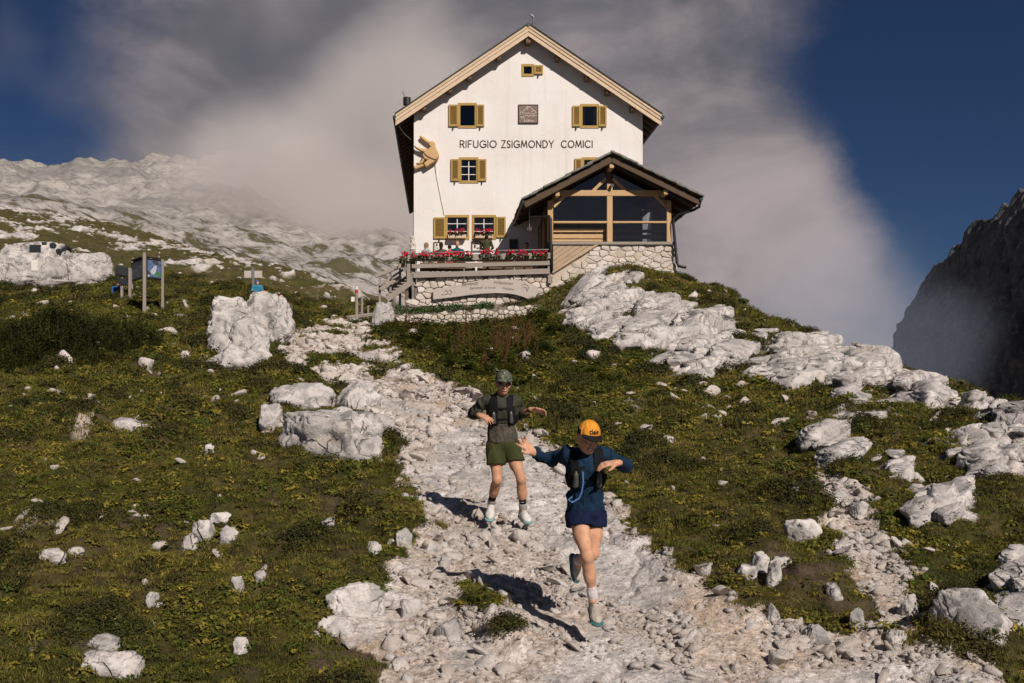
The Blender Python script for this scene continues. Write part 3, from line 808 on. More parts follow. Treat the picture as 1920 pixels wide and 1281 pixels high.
def window(name, rect, parent, mv=1, mh=2, fw=.085, curtain=False, mat_f='ochre_shutter', yy=FY):
    a, b, c, d = rect
    fr = MB()
    for (p, q, r_, s) in ((a-.03, b+.03, c-.05, c+fw), (a-.03, b+.03, d-fw, d+.05), (a-.03, a+fw, c+fw, d-fw), (b-fw, b+.03, c+fw, d-fw)):
        fr.box(p, q, yy-.035, yy+.10, r_, s)
    w_ = fr.build('window', MATS[mat_f], parent, .008)
    g = MB(); g.add([(a+fw, yy+.09, c+fw), (b-fw, yy+.09, c+fw), (b-fw, yy+.09, d-fw), (a+fw, yy+.09, d-fw)], [(0,1,2,3)]); g.build('pane', MATS['window_glass'], w_)
    if mv or mh:
        m = MB(); t_ = .022
        for k in range(mv): x = a + (b-a)*(k+1)/(mv+1); m.box(x-t_, x+t_, yy+.055, yy+.085, c+fw, d-fw)
        for k in range(mh): z = c + (d-c)*(k+1)/(mh+1); m.box(a+fw, b-fw, yy+.050, yy+.083, z-t_*.8, z+t_*.8)
        m.build('glazing_bar', MATS['white_line'], w_)
    r = MB(); e0, e1 = yy+.25, yy+1.6
    r.add([(a,e0,c),(b,e0,c),(b,e0,d),(a,e0,d),(a-.3,e1,c-.2),(b+.3,e1,c-.2),(b+.3,e1,d),(a-.3,e1,d)], [(0,4,5,1),(1,5,6,2),(2,6,7,3),(3,7,4,0),(4,7,6,5)])
    r.build('room_interior', MATS['painted_room_dark'], w_)
    if curtain:
        n = 14
        for s0, s1 in ((a+fw, a+fw+.16), (b-fw-.16, b-fw)):
            cu = MB(); vs = []
            for k in range(n+1):
                x = s0+(s1-s0)*k/n; yk = yy+.2+.025*math.sin(k*2.3); vs += [(x, yk, c+fw), (x, yk, d-fw)]
            cu.add(vs, [(2*k, 2*k+2, 2*k+3, 2*k+1) for k in range(n)])
            cu.build('curtain', MATS['curtain_white'], w_)
    return w_
def shutter(px0, py0, px1, py1, parent, tilt=0.0):
    a, b, c, d = wrect(px0, py0, px1, py1); y1 = FY-.03; y0 = FY-.085
    m = MB(); f = .085
    m.box(a, a+f, y0, y1, c, d); m.box(b-f, b, y0, y1, c, d); m.box(a+f, b-f, y0, y1, c, c+f*1.3); m.box(a+f, b-f, y0, y1, d-f, d)
    sh = m.build('shutter', MATS['ochre_shutter'], parent, .008)
    zt, zb = d-f, c+f*1.3; n = max(4, int((zt-zb)/.075)); sl = MB()
    for k in range(n):
        z = zb + (zt-zb)*(k+.5)/n
        sl.bar((a+f, (y0+y1)/2+.005, z), (b-f, (y0+y1)/2+.005, z), .012, .075, (0, -.62, .78))
    sl.build('louvre', MATS['ochre_shutter'], sh)
    h = MB(); h.box((a+b)/2-.03, (a+b)/2+.01, y0-.02, FY+.02, c-.14, c-.005); h.build('hook', MATS['dark_metal'], sh)
for k, (mv, mh, cu) in {'U1': (0,0,0), 'U2': (0,0,1), 'A': (0,0,0), 'M1': (1,2,1), 'M2': (1,2,0), 'G1': (1,2,1), 'G2': (1,2,1)}.items():
    window(k, WR[k], hut, mv, mh, curtain=bool(cu))
for s in ((841,197,859,238),(893,197,908,238),(1073,199,1088,238),(1122,199,1137,238),(1001,123,1018,140),(845,299,861,340),(896,299,912,340),(1077,298,1091,340),(813,408,835,448),(930,407,948,446)):
    shutter(*s, hut)

# roof
YF = 49.35
def slope_bar(side, x0, x1, y0, y1, dz0, dz1):
    """slab following the roof slope between two distances from the ridge; dz measured down from the upper surface"""
    p = [(xm+side*x0, RZ-RS*x0), (xm+side*x1, RZ-RS*x1)]
    pl = [(p[0][0], p[0][1]-dz1), (p[1][0], p[1][1]-dz1), (p[1][0], p[1][1]-dz0), (p[0][0], p[0][1]-dz0)]
    if side < 0: pl = pl[::-1]
    return pl
roof = MB()
for sd in (-1, 1): roof.prism(slope_bar(sd, 0, 6.57, 0, 0, .0, .24), YF+.03, HB+1)
roof = roof.build('roof', MATS['roof_dark'], hut)
for sd in (-1, 1):
    for k, (a, b, yo) in enumerate(((.015,.165,-.02), (.172,.345,.015), (.352,.575,.05))):
        m = MB(); m.prism(slope_bar(sd, 0, 6.60, 0, 0, a, b), YF+yo, YF+yo+.05); m.build('verge_board', MATS['fascia_wood'], roof, .006)
    m = MB(); m.prism(slope_bar(sd, 0, 6.63, 0, 0, -.05, .012), YF-.06, HB+1.05); m.build('roof_edge', MATS['roof_dark'], roof)
    n = 30
    for k in range(n):
        y = 49.75 + k*.80
        m = MB(); m.prism(slope_bar(sd, 5.3, 6.5, 0, 0, .25, .40), y, y+.12); m.build('rafter', MATS['brown_wood'], roof)
    xe = xm+sd*6.65; ze = roof_z(xe)-.13
    m = MB(); m.tube([(xe, YF-.05, ze), (xe, HB+1, ze)], .085, n=8); m.build('gutter', MATS['dark_metal'], roof)
# front soffit boards and purlin ends
for sd, pts in ((-1, ((935,112),(880,146),(843,171),(795,205))), (1, ((1046,115),(1101,153),(1140,180),(1187,212)))):
    m = MB(); m.prism(slope_bar(sd, .0, 6.42, 0, 0, .245, .275), YF+.12, FY+.3); m.build('soffit', MATS['brown_wood'], roof)
    for px_, py_ in pts:
        c = at(px_, py_, 49.6); zt = roof_z(c.x)-.30
        m = MB(); m.box(c.x-.11, c.x+.11, 49.5, FY+.35, zt-.40, zt-.02); m.build('purlin', MATS['brown_wood'], roof, .02)
m = MB(); m.box(xm-.12, xm+.12, 49.5, FY+.35, RZ-.88, RZ-.42); m.build('purlin', MATS['brown_wood'], roof, .02)
m = MB(); c = at(995, 44, 49.3); m.tube([c+Vector((-.15,0,-.1)), c+Vector((.12,0,.05)), c+Vector((.15,0,.3)), c+Vector((.02,0,.42))], .05, n=8); m.build('ridge_fitting', MATS['grey_metal'], roof)
c = at(763, 188, 50.5); m = MB(); m.tube([c+Vector((0,0,-.25)), c+Vector((0,0,.12))], .2, n=10); m.tube([c+Vector((-.1,0,.12)), c+Vector((-.22,0,.45))], .015, n=5); m.build('vent', MATS['dark_metal'], roof)
m = MB(); a = at(748, 236, 48.9); b = at(771, 262, 50); m.tube([a, a.lerp(b, .35)+Vector((0,0,-.1)), a.lerp(b, .7)+Vector((0,0,-.06)), b], .014, n=5); m.build('cable', MATS['grey_metal'], hut)
m = MB(); m.tube([at(777, 330, 50.4), at(777, 480, 50.4)], .05, n=8); m.build('downpipe', MATS['dark_metal'], hut)

def text_mesh(name, txt, x0, x1, z0, z1, y, material, parent, extrude=.012, fat=.0, shear=0.0, rot=0.0):
    cu = bpy.data.curves.new(name, 'FONT'); cu.body = txt; cu.extrude = .01; cu.offset = fat; cu.shear = shear; cu.resolution_u = 3
    tmp = bpy.data.objects.new(name, cu); COL.objects.link(tmp)
    bpy.context.view_layer.update()
    me = bpy.data.meshes.new_from_object(tmp.evaluated_get(bpy.context.evaluated_depsgraph_get()))
    bpy.data.objects.remove(tmp); bpy.data.curves.remove(cu)
    n = len(me.vertices); v = np.zeros(n*3, np.float32); me.vertices.foreach_get('co', v); v = v.reshape(-1, 3)
    lo, hi = v.min(0), v.max(0)
    o = np.zeros_like(v)
    o[:, 0] = (v[:, 0]-lo[0])/(hi[0]-lo[0])*(x1-x0)
    o[:, 2] = (v[:, 1]-lo[1])/(hi[1]-lo[1])*(z1-z0)
    o[:, 1] = -np.sign(v[:, 2])*extrude
    if rot:
        c, s = math.cos(rot), math.sin(rot); o[:, 0], o[:, 2] = o[:, 0]*c-o[:, 2]*s, o[:, 0]*s+o[:, 2]*c
    me.vertices.foreach_set('co', o.ravel()); me.update(); me.materials.clear(); me.materials.append(material)
    return link(name, me, parent, (x0, y, z0))
def arc(cx, cy, rx, ry, a0, a1, n=14): return [(cx+rx*math.cos(R(a0+(a1-a0)*k/n)), cy+ry*math.sin(R(a0+(a1-a0)*k/n))) for k in range(n+1)]
GL = {'R': (.62, [[(.06,0),(.06,1),(.34,1)]+arc(.34,.75,.24,.25,90,-90,8)+[(.06,.5)], [(.32,.5),(.60,0)]]), 'I': (.12, [[(.06,0),(.06,1)]]), 'F': (.52, [[(.06,0),(.06,1),(.50,1)], [(.06,.52),(.44,.52)]]),
      'U': (.72, [[(.06,1),(.06,.32)]+arc(.36,.32,.30,.30,180,360,10)+[(.66,1)]]), 'G': (.86, [arc(.46,.5,.42,.48,42,318,18)+[(.84,.20),(.84,.47),(.52,.47)]]), 'O': (.92, [arc(.46,.5,.42,.48,0,360,22)]),
      'Z': (.62, [[(.04,1),(.58,1),(.04,0),(.60,0)]]), 'S': (.52, [arc(.28,.745,.20,.235,35,250,10)+arc(.26,.255,.21,.235,70,-145,10)]), 'M': (.92, [[(.05,0),(.16,1),(.46,.14),(.76,1),(.87,0)]]),
      'N': (.74, [[(.06,0),(.06,1),(.68,0),(.68,1)]]), 'D': (.76, [[(.06,0),(.06,1),(.26,1)]+arc(.26,.5,.44,.5,90,-90,12)+[(.06,0)]]), 'Y': (.66, [[(.02,1),(.33,.46),(.64,1)], [(.33,.46),(.33,0)]]), 'C': (.82, [arc(.46,.5,.42,.48,45,315,18)])}
def word(txt, p0, p1, z0_, z1_, sw=.148):
    gap = .17; tot = sum(GL[c][0] for c in txt)+gap*(len(txt)-1); k = (p1-p0)/tot; x = p0; h = z1_-z0_
    for ch in txt:
        wd, st = GL[ch]; m = MB(); j = 0
        for L in st:
            pts = [Vector((x+a*k, 0, z0_+b*h)) for a, b in L]
            for i, (p, q_) in enumerate(zip(pts[:-1], pts[1:])):
                d = (q_-p).normalized(); e = d*sw*h*.30; yy = FY-.010-.0006*j; j += 1
                n_ = Vector((-d.z, 0, d.x))*sw*h*.5
                m.prism([((p-e-n_).x, (p-e-n_).z), ((q_+e-n_).x, (q_+e-n_).z), ((q_+e+n_).x, (q_+e+n_).z), ((p-e+n_).x, (p-e+n_).z)], yy, FY+.002)
        m.build('letter', MATS['lettering_brown'], hut); x += (wd+gap)*k
for txt, p0, p1 in (('RIFUGIO', 862, 931), ('ZSIGMONDY', 940, 1038), ('COMICI', 1052, 1111)):
    a, b = at(p0, 277, FY), at(p1, 264, FY); word(txt, a.x, b.x, a.z, b.z)

# plaque with line drawing of peaks
a, b, c, d = wrect(973, 198, 1008, 231)
pl = MB(); pl.box(a, b, FY-.05, FY+.01, c, d)
plq = pl.build('wall_plaque', MATS['plaque_brown']); tag(plq, 'square brown plaque with white line drawing of peaks above the lettering', 'plaque')
pf = MB(); e = .03
for (p, q, r_, s) in ((a-e, b+e, c-e, c), (a-e, b+e, d, d+e), (a-e, a, c, d), (b, b+e, c, d)): pf.box(p, q, FY-.07, FY+.01, r_, s)
pf.build('plaque_frame', MATS['lettering_brown'], plq)
def zp(x, y): return (a + (b-a)*(x-290)/740., FY-.056, d - (d-c)*(y-290)/700.)
ln = MB()
for pts in (((330,660),(370,530),(400,580),(430,560),(440,630)), ((450,520),(490,480),(540,470),(580,400),(595,340),(630,330),(650,370),(610,480)), ((660,400),(690,345),(735,350),(780,420),(850,470)),
            ((480,610),(515,545)), ((540,650),(580,610),(640,600),(720,620)), ((760,640),(850,650),(980,570)), ((770,580),(830,510),(890,500),(960,560)), ((520,700),(600,690),(660,745),(720,700),(820,730),(980,680)), ((350,750),(510,750)), ((350,795),(520,800))):
    for p, q in zip(pts[:-1], pts[1:]): ln.bar(zp(*p), zp(*q), .018, .010, (0, 1, 0))
ln.build('peak_drawing', MATS['white_line'], plq)
p, q = zp(480, 945), zp(860, 865)
text_mesh('altitude_lettering', '2.224 m', p[0], q[0], p[2], q[2], FY-.056, MATS['white_line'], plq, .004, .006)

# carved climber on the corner of the facade
cl = empty('climber_carving', at(800, 318, FY-.1), 'carved wooden climber figure scaling the left corner of the white facade', 'carving')
def zc(x, y): p = at(760+x/12.81, 240+y/12.81, FY); return (p.x, p.z)
for nm, pts, y0, y1 in (('arm', ((340,210),(345,250),(400,300),(460,350),(550,415),(605,365),(520,290),(400,215)), -.24, -.06),
        ('arm', ((205,470),(290,545),(380,595),(450,620),(530,610),(545,530),(420,522),(300,496),(260,478),(225,435)), -.30, -.10),
        ('head', ((552,415),(572,470),(600,500),(680,506),(722,482),(716,388),(640,350),(580,370)), -.36, -.06),
        ('torso', ((545,560),(430,650),(520,740),(640,800),(735,822),(812,740),(810,660),(770,590),(724,480),(590,500)), -.42, -.02),
        ('leg', ((415,660),(420,740),(480,805),(545,800),(440,890),(490,985),(620,900),(738,822),(700,720),(600,650),(520,610)), -.36, -.04),
        ('leg', ((420,720),(400,800),(365,850),(280,862),(248,882),(290,912),(400,892),(475,800)), -.30, -.08),
        ('foot', ((205,940),(210,1000),(232,1027),(350,978),(462,945),(440,890),(300,920)), -.26, -.04)):
    m = MB(); m.prism([zc(*p_) for p_ in pts], FY+y0, FY+y1)
    m.build(nm, MATS['carved_wood'], cl, .05)
m = MB(); m.tube([at(816, 304, FY-.1), at(818, 330, FY-.03), at(826, 370, FY-.03), at(833, 404, FY-.03)], .016, n=5); m.build('rope', MATS['rope'], cl)

# ------------------------------------------------------------------ rubble masonry: one mesh per stone
def cells(poly, sx, sz, rs, bounds=None):
    P = np.array(poly); lo, hi = P.min(0), P.max(0); pts = []
    nz_ = max(1, int(round((hi[1]-lo[1])/sz))); nx_ = max(1, int(round((hi[0]-lo[0])/sx)))
    for j in range(-1, nz_+1):
        for i in range(-1, nx_+1):
            pts.append((lo[0]+(i+.5+(.5 if j % 2 else 0)+rs.uniform(-.45, .45))*sx, lo[1]+(j+.5+rs.uniform(-.40, .40))*sz))
    pts = np.array(pts); res = []
    ins = poly_sd(pts[:, 0], pts[:, 1], P) < 0
    for k in np.where(ins)[0]:
        c = pts[k]; cell = [(c[0]-sx*1.2, c[1]-sz*1.2), (c[0]+sx*1.2, c[1]-sz*1.2), (c[0]+sx*1.2, c[1]+sz*1.2), (c[0]-sx*1.2, c[1]+sz*1.2)]
        d = pts - c
        for o in np.where((np.abs(d[:, 0]) < 2.4*sx) & (np.abs(d[:, 1]) < 2.4*sz) & (np.arange(len(pts)) != k))[0]:
            v = d[o]; w_ = np.array([1, (sx/sz)**2])*v       # cells keep the bond's aspect
            m_ = c + v/2
            cell = clip(cell, w_[0], w_[1], w_ @ m_)
            if len(cell) < 3: break
        if len(cell) >= 3: res.append((c, cell))
    return res
def masonry(parent, poly, y, sx, sz, gap=.015, dep=.05, seed=1, material='wall_stone', name='stone', keep=None):
    rs = random.Random(seed); n = 0
    for c, cell in cells(poly, sx, sz, rs):
        C = np.array(cell); cc = C.mean(0); r = np.linalg.norm(C-cc, axis=1)
        # chamfer the corners
        Q = []
        for i in range(len(C)):
            p, q, s = C[i-1], C[i], C[(i+1) % len(C)]
            t_ = rs.uniform(.06, .22); Q += [q+(p-q)*t_, q+(s-q)*t_]
        Q = np.array(Q); Q = cc + (Q-cc)*(1 - gap/np.maximum(np.linalg.norm(Q-cc, axis=1, keepdims=True), .05))
        I = cc + (Q-cc)*.90; dp = dep*rs.uniform(.45, 1.5); k = len(Q)
        tx, tz = rs.uniform(-.12, .12), rs.uniform(-.12, .12)
        V = [(q[0]-cc[0], .10, q[1]-cc[1]) for q in Q] + [(q[0]-cc[0], -dp*.45, q[1]-cc[1]) for q in Q] + [(q[0]-cc[0], -dp+tx*(q[0]-cc[0])+tz*(q[1]-cc[1])+rs.uniform(-.012, .012), q[1]-cc[1]) for q in I] + [(rs.uniform(-.03,.03), -dp-.012, 0)]
        fs = [(i, (i+1) % k, k+(i+1) % k, k+i) for i in range(k)] + [(k+i, k+(i+1) % k, 2*k+(i+1) % k, 2*k+i) for i in range(k)] + [(2*k+i, 2*k+(i+1) % k, 3*k) for i in range(k)]
        me = bpy.data.meshes.new(name); me.from_pydata(V, [], fs); me.update(); me.materials.append(MATS[material])
        link(name, me, parent, (float(cc[0]), y, float(cc[1]))); n += 1
    return n
def W2(px, py, Y): p = at(px, py, Y); return (p.x, p.z)

# ------------------------------------------------------------------ glazed porch
PF = 45.2
porch = empty('glazed_porch', at(1148, 530, PF), 'timber porch with glass front, slab roof and rubble stone base', 'porch')
def P_(px, py, dy=0.0): return at(px, py, PF) + Vector((0, dy, 0))
def pbox(nm, x0, y0, x1, y1, d0, d1, m='larch_wood_x', bev=.015, parent=None):
    a, b = P_(x0, y1), P_(x1, y0); q = MB(); q.box(a.x, b.x, PF+d0, PF+d1, a.z, b.z); return q.build(nm, MATS[m], parent or porch, bev)
base = MB(); pa, pb = P_(1034, 545), P_(1263, 458)
base.prism([(P_(1036,0).x, pa.z-2), (pb.x, pa.z-2), (pb.x, pb.z-.02), (P_(1118,0).x, pb.z-.02), (P_(1036,0).x, P_(0,512).z)], PF+.06, FY)
bs = base.build('base_wall', MATS['mortar'], porch)
masonry(bs, [W2(1038,522,PF), W2(1120,462,PF), W2(1264,460,PF), W2(1272,536,PF), W2(1180,545,PF), W2(1038,590,PF)], PF+.05, .40, .26, seed=4)
m = MB(); m.box(P_(1259,0).x, P_(1276,0).x, PF-.06, PF+.4, P_(0,540).z-.6, P_(0,517).z); m.build('plinth', MATS['wall_stone'], bs, .05)
# diagonal boards beside the stair
for k in range(8):
    q = MB(); y_b = 470 + k*8.3; xL, xR = 1037, 1037+(88 if k < 5 else 88)
    p0, p1 = P_(1037, 466+k*9.2), P_(1122, 466+k*9.2-58)
    poly = [(p0.x, p0.z-.105), (p1.x, p1.z-.105), (p1.x, p1.z+.105), (p0.x, p0.z+.105)]
    poly = clip(poly, 0, 1, P_(0,458.5).z)
    dl = P_(1122,460)-P_(1037,513); nx, nz2 = -dl.z, dl.x    # keep above the stone edge
    if poly: poly = clip(poly, -nx, -nz2, -(nx*P_(1037,514).x + nz2*P_(1037,514).z))
    if len(poly) > 2:
        q.prism(poly, PF-.03+.008*(k % 2), PF+.05); q.build('board', MATS['diagonal_wood'], porch, .004)
q = MB(); q.bar(P_(1034, 512, -.05), P_(1124, 456, -.05), .07, .09); q.build('board', MATS['diagonal_wood'], porch, .01)
pbox('sill', 1034, 454, 1266, 459.5, -.10, .14, 'grey_wood_x')
for nm, x0, x1, yt in (('post', 1027, 1037, 376), ('post', 1138, 1148.5, 345), ('post', 1250, 1258.5, 376)):
    pbox(nm, x0, yt, x1, 454, -.02, .18, 'larch_wood_z')
pbox('tie_beam', 1037.5, 357, 1249.5, 368, -.04, .16)
for x0, x1, y0 in ((1037.5, 1137.5, 415), (1149, 1249.5, 415)):
    pbox('rail', x0, y0, x1, y0+4, -.05, .12)
for y0, y1 in ((426.5, 433.5), (437, 445.5), (447, 451.5)):
    pbox('bench_board', 1038, y0, 1137, y1, .30, .36)
for y0, y1 in ((428, 434), (438, 445.5)):
    pbox('bench_board', 1149, y0, 1249, y1, .34, .40)
for x in (1052, 1090, 1120): pbox('bench_leg', x, 433, x+5, 454, .42, .5, 'larch_wood_z')
for (x0, y0, x1, y1) in ((1037.5, 368.5, 1137.5, 414.5), (1149, 368.5, 1249.5, 414.5), (1149, 419.5, 1249.5, 453.5)):
    a, b = P_(x0, y1), P_(x1, y0); g = MB(); g.add([(a.x, PF+.06, a.z), (b.x, PF+.06, a.z), (b.x, PF+.06, b.z), (a.x, PF+.06, b.z)], [(0,1,2,3)]); g.build('pane', MATS['window_glass'], porch)
g = MB(); p = [P_(1062,356.5,.06), P_(1137.5,356.5,.06), P_(1137.5,314,.06)]; g.add(p, [(0,1,2)]); g.build('pane', MATS['window_glass'], porch)
g = MB(); p = [P_(1149,356.5,.06), P_(1232,356.5,.06), P_(1149,314,.06)]; g.add(p, [(0,1,2)]); g.build('pane', MATS['window_glass'], porch)
for a, b in (((1038,388),(1062,364)), ((1112,358),(1136,335)), ((1249,388),(1226,364)), ((1174,358),(1149,335))):
    q = MB(); q.bar(P_(*a, .06), P_(*b, .06), .14, .16, (0, 1, 0)); q.build('brace', MATS['larch_wood_z'], porch, .01)
# roof
ax, az = at(1148, 288, 44.4).x, at(1148, 288, 44.4).z
ex = {-1: at(984, 374, 44.4), 1: at(1313, 369, 44.4)}
pr = MB(); YR = 44.42
pl_ = {}
for sd in (-1, 1):
    e = ex[sd]; pl_[sd] = ((ax, az), (e.x, e.z))
    poly = [(ax, az-.06), (ax, az-.16), (e.x, e.z-.16), (e.x, e.z-.06)]
    if sd > 0: poly = [(ax, az-.16), (e.x, e.z-.16), (e.x, e.z-.06), (ax, az-.06)]
    else: poly = [(e.x, e.z-.16), (ax, az-.16), (ax, az-.06), (e.x, e.z-.06)]
    pr.prism(poly, YR+.05, FY)
proof = pr.build('roof', MATS['dark_beam'], porch)
rs = random.Random(5)
sv = None
for sd in (-1, 1):
    e = ex[sd]; d = Vector((e.x-ax, 0, e.z-az)); L = d.length; d.normalize(); nrm_ = Vector((-d.z, 0, d.x)) if d.x > 0 else Vector((d.z, 0, -d.x))
    rows = 8; step = L/rows
    me = bpy.data.meshes.new('shingle'); q = MB(); q.box(-.08, step*1.26, .006, .494, -.03, .055)
    bm = bmesh.new(); tmpm = bpy.data.meshes.new('t'); tmpm.from_pydata(q.v, [], q.f); bm.from_mesh(tmpm); bmesh.ops.bevel(bm, geom=bm.edges[:], offset=.012, segments=1, affect='EDGES'); bm.to_mesh(me); bm.free()
    me.materials.append(MATS['shingle_grey'])
    ang = math.atan2(-d.z, d.x)
    for r_ in range(rows):
        for c_ in range(11):
            o = link('shingle', me, proof, (ax + d.x*step*r_, YR-.13+c_*.515, az + d.z*step*r_ + .035))
            if sd > 0: o.rotation_euler = (rs.uniform(-.02, .02), math.atan2(-d.z, d.x) - .05, 0)
            else: o.rotation_euler = (rs.uniform(-.02, .02), math.atan2(d.z, -d.x) + .05, 0); o.scale = (-1, 1, 1)
            o.location += Vector((rs.uniform(-.02, .02), rs.uniform(-.02, .02) if c_ else rs.uniform(-.06, .02), rs.uniform(0, .012)))
    # verge rafter, inner rafters, eave purlin
    for yy, hh in ((YR+.08, .20), (45.1, .17), (46.4, .17), (47.7, .17), (49, .17)):
        q = MB(); off = Vector((0, 0, -.17-hh/2)); q.bar(Vector((ax, yy, az))+off, Vector((e.x, yy, e.z))+off, .12, hh); q.build('rafter', MATS['dark_beam'], proof, .01)
    t_ = .62; q = MB(); cx_ = ax+(e.x-ax)*t_; cz_ = az+(e.z-az)*t_-.36; q.box(cx_-.09, cx_+.09, YR+.15, FY, cz_-.24, cz_-.02); q.build('purlin', MATS['larch_wood_x'], proof, .015)
    q = MB(); q.tube([(e.x+sd*.05, YR-.06, e.z-.12), (e.x+sd*.05, FY, e.z-.14)], .075, n=8); q.build('gutter', MATS['dark_metal'], proof)
q = MB(); q.box(ax-.1, ax+.1, YR+.1, FY, az-.62, az-.36); q.build('purlin', MATS['larch_wood_x'], proof, .015)
q = MB(); q.box(ax-.11, ax+.11, PF+.0, PF+.2, P_(0,344).z, az-.62); q.build('king_post', MATS['brown_wood'], porch, .01)
# downpipes
q = MB(); e = ex[1]; q.tube([(e.x+.05, 44.6, e.z-.16), at(1311,388,44.7), at(1300,394,44.8), at(1272,403,45.0), P_(1262,412,-.14), P_(1261,420,-.14), P_(1264,456,-.16), P_(1268,494,-.16), P_(1270,500,-.2), P_(1282,504,-.4)], .065, n=8); q.build('downpipe', MATS['dark_metal'], porch, smooth=True)
q = MB(); q.tube([P_(1000,397,1.2), P_(1014,401,.5), P_(1029,407,-.14), P_(1032,412,-.14), P_(1032.5,470,-.14), P_(1033,512,-.14)], .065, n=8); q.build('downpipe', MATS['dark_metal'], porch, smooth=True)
# spotlight under the ridge
sp = MB(); c = P_(1146, 349, -.16); sp.tube([c+Vector((0,-.10,-.03)), c+Vector((0,.08,.03))], .085, .06, n=10); sp.build('spotlight', MATS['grey_metal'], porch)
# rear and side walls, floor
q = MB(); fl = P_(0,458).z
q.box(P_(1037,0).x, P_(1263,0).x, PF+.15, FY-.01, fl-.10, fl-.02); q.build('floor', MATS['brown_wood'], porch)
sx = P_(1030,0).x
for yy in (46.6, 48.2):
    q = MB(); q.box(sx-.08, sx+.08, yy, yy+.16, 5.6, az-1.9); q.build('post', MATS['brown_wood'], porch, .01)
q = MB(); q.box(sx-.04, sx+.04, 46.77, 48.19, 5.7, 8.9); q.build('door', MATS['brown_wood'], porch, .01)
q = MB(); q.box(sx-.05, sx+.05, 48.37, 49.98, 5.6, 8.9); q.build('side_wall', MATS['brown_wood'], porch)
rx = P_(1254,0).x
q = MB(); q.add([(rx, PF+.2, fl), (rx, FY, fl), (rx, FY, fl+2.2), (rx, PF+.2, fl+2.2)], [(0,1,2,3)]); q.build('pane', MATS['window_glass'], porch)
# hanging flower pot
hp = at(993, 426, 45.6); q = MB(); q.tube([hp+Vector((0,0,-.17)), hp+Vector((0,0,-.02))], .09, .13, n=12)
pot = q.build('hanging_pot', MATS['grey_metal']); tag(pot, 'small shiny metal pot hanging from the porch eave', 'pot')
q = MB(); q.tube([hp+Vector((0,0,.0)), at(993, 378, 45.6)], .012, n=5); q.build('wire', MATS['grey_metal'], pot)
# ------------------------------------------------------------------ terrace in front of the hut
DECK = 6.02
ter = empty('terrace', at(905, 585, PF), 'raised terrace with weathered plank railing on a rubble stone base', 'terrace')
tx0, tx1 = P_(776,0).x, P_(1036,0).x
q = MB(); q.box(tx0+.02, tx1, PF+.07, FY-.01, 2.6, DECK-.12); tb = q.build('base_wall', MATS['dark_joint'], ter)
masonry(tb, [W2(776,522,PF), W2(1037,514,PF), W2(1040,600,PF), W2(776,600,PF)], PF+.05, .38, .25, .014, .06, 9)
q = MB(); q.box(tx0-.1, tx1, PF+.0, FY-.01, DECK-.12, DECK); q.build('deck', MATS['grey_wood_x'], ter)
def tboard(x0, y0, x1, y1, h, d0=-.14, parent=ter, m='grey_wood_x', th=.05, nm='rail_board'):
    q = MB(); q.bar(P_(x0, y0, d0), P_(x1, y1, d0), th, h); return q.build(nm, MATS[m], parent, .008)
tboard(760, 485.5, 1033, 480.5, .27, -.16)
tboard(772, 500.5, 1030, 494.5, .185, -.16)
tboard(775, 517.5, 1030, 509.5, .24, -.16)
for x in (781, 870, 964):
    q = MB(); q.bar(P_(x, 530, -.09), P_(x, 478, -.09), .05, .05, (0,1,0)); q.build('rail_post', MATS['grey_metal'], ter)
for x, d in ((766, -.05), (1030, -.05)):
    q = MB(); q.bar(P_(x, 532, d), P_(x, 482, d), .16, .16, (0,1,0)); q.build('post', MATS['grey_wood_z'], ter, .01)
q = MB(); q.tube([P_(762, 477, -.05), P_(900, 471.5, -.05), P_(1032, 468.5, -.05)], .03, n=6); q.build('handrail', MATS['grey_metal'], ter)
sxl = P_(762,0).x
for zz, h in ((6.72, .27), (6.38, .19), (5.98, .24)):
    q = MB(); q.bar((sxl, PF+.1, zz), (sxl, FY-.4, zz), .05, h); q.build('rail_board', MATS['grey_wood_x'], ter, .008)
for yy in (46.8, 48.4):
    q = MB(); q.box(sxl+.03, sxl+.15, yy, yy+.12, 5.0, 6.85); q.build('post', MATS['grey_wood_z'], ter, .01)
# trough behind the top board
q = MB(); q.box(P_(760,0).x, P_(1030,0).x, PF-.13, PF+.12, P_(0,489).z, P_(0,481).z-.02); q.build('flower_trough', MATS['brown_wood'], ter)

# staircase at the left end
stc = empty('wooden_staircase', at(735, 568, 45.6), 'weathered wooden staircase with plank handrails at the left end of the terrace', 'staircase')
def sb(nm, a, b, w_, h, m='grey_wood_x'):
    q = MB(); q.bar(at(*a), at(*b), w_, h); return q.build(nm, MATS[m], stc, .008)
sb('handrail', (760,496,45.9), (704,518.5,45.9), .16, .16)
sb('rail_board', (756,506,45.85), (711,535,45.85), .05, .10)
sb('rail_board', (752,518,45.8), (713,543,45.8), .05, .16)
sb('stringer', (774,527,45.1), (725,562,45.1), .07, .26)
sb('stringer', (766,521,46.6), (727,545,46.6), .07, .26)
sb('rail_board', (776,515,45.1), (768,526,45.1), .05, .10)
for k in range(6):
    f_ = (k+.5)/6; c = at(770-f_*42, 526-0+f_*32, 45.8)
    q = MB(); q.box(c.x-.16, c.x+.16, 45.14, 46.56, c.z-.02, c.z+.04); q.build('tread', MATS['grey_wood_x'], stc, .006)
for (px_, py_) in ((712, 521), (732, 512), (750, 504)):
    p = at(px_, py_, 45.95); q = MB(); q.box(p.x-.05, p.x+.05, 45.93, 46.03, 3.9, p.z); q.build('post', MATS['grey_wood_z'], stc, .008)
for px_ in (733, 762):
    p = at(px_, 545, 45.15); q = MB(); q.box(p.x-.06, p.x+.06, 45.2, 45.32, 3.4, p.z+.4*(px_ == 762)); q.build('post', MATS['brown_wood'], stc, .008)

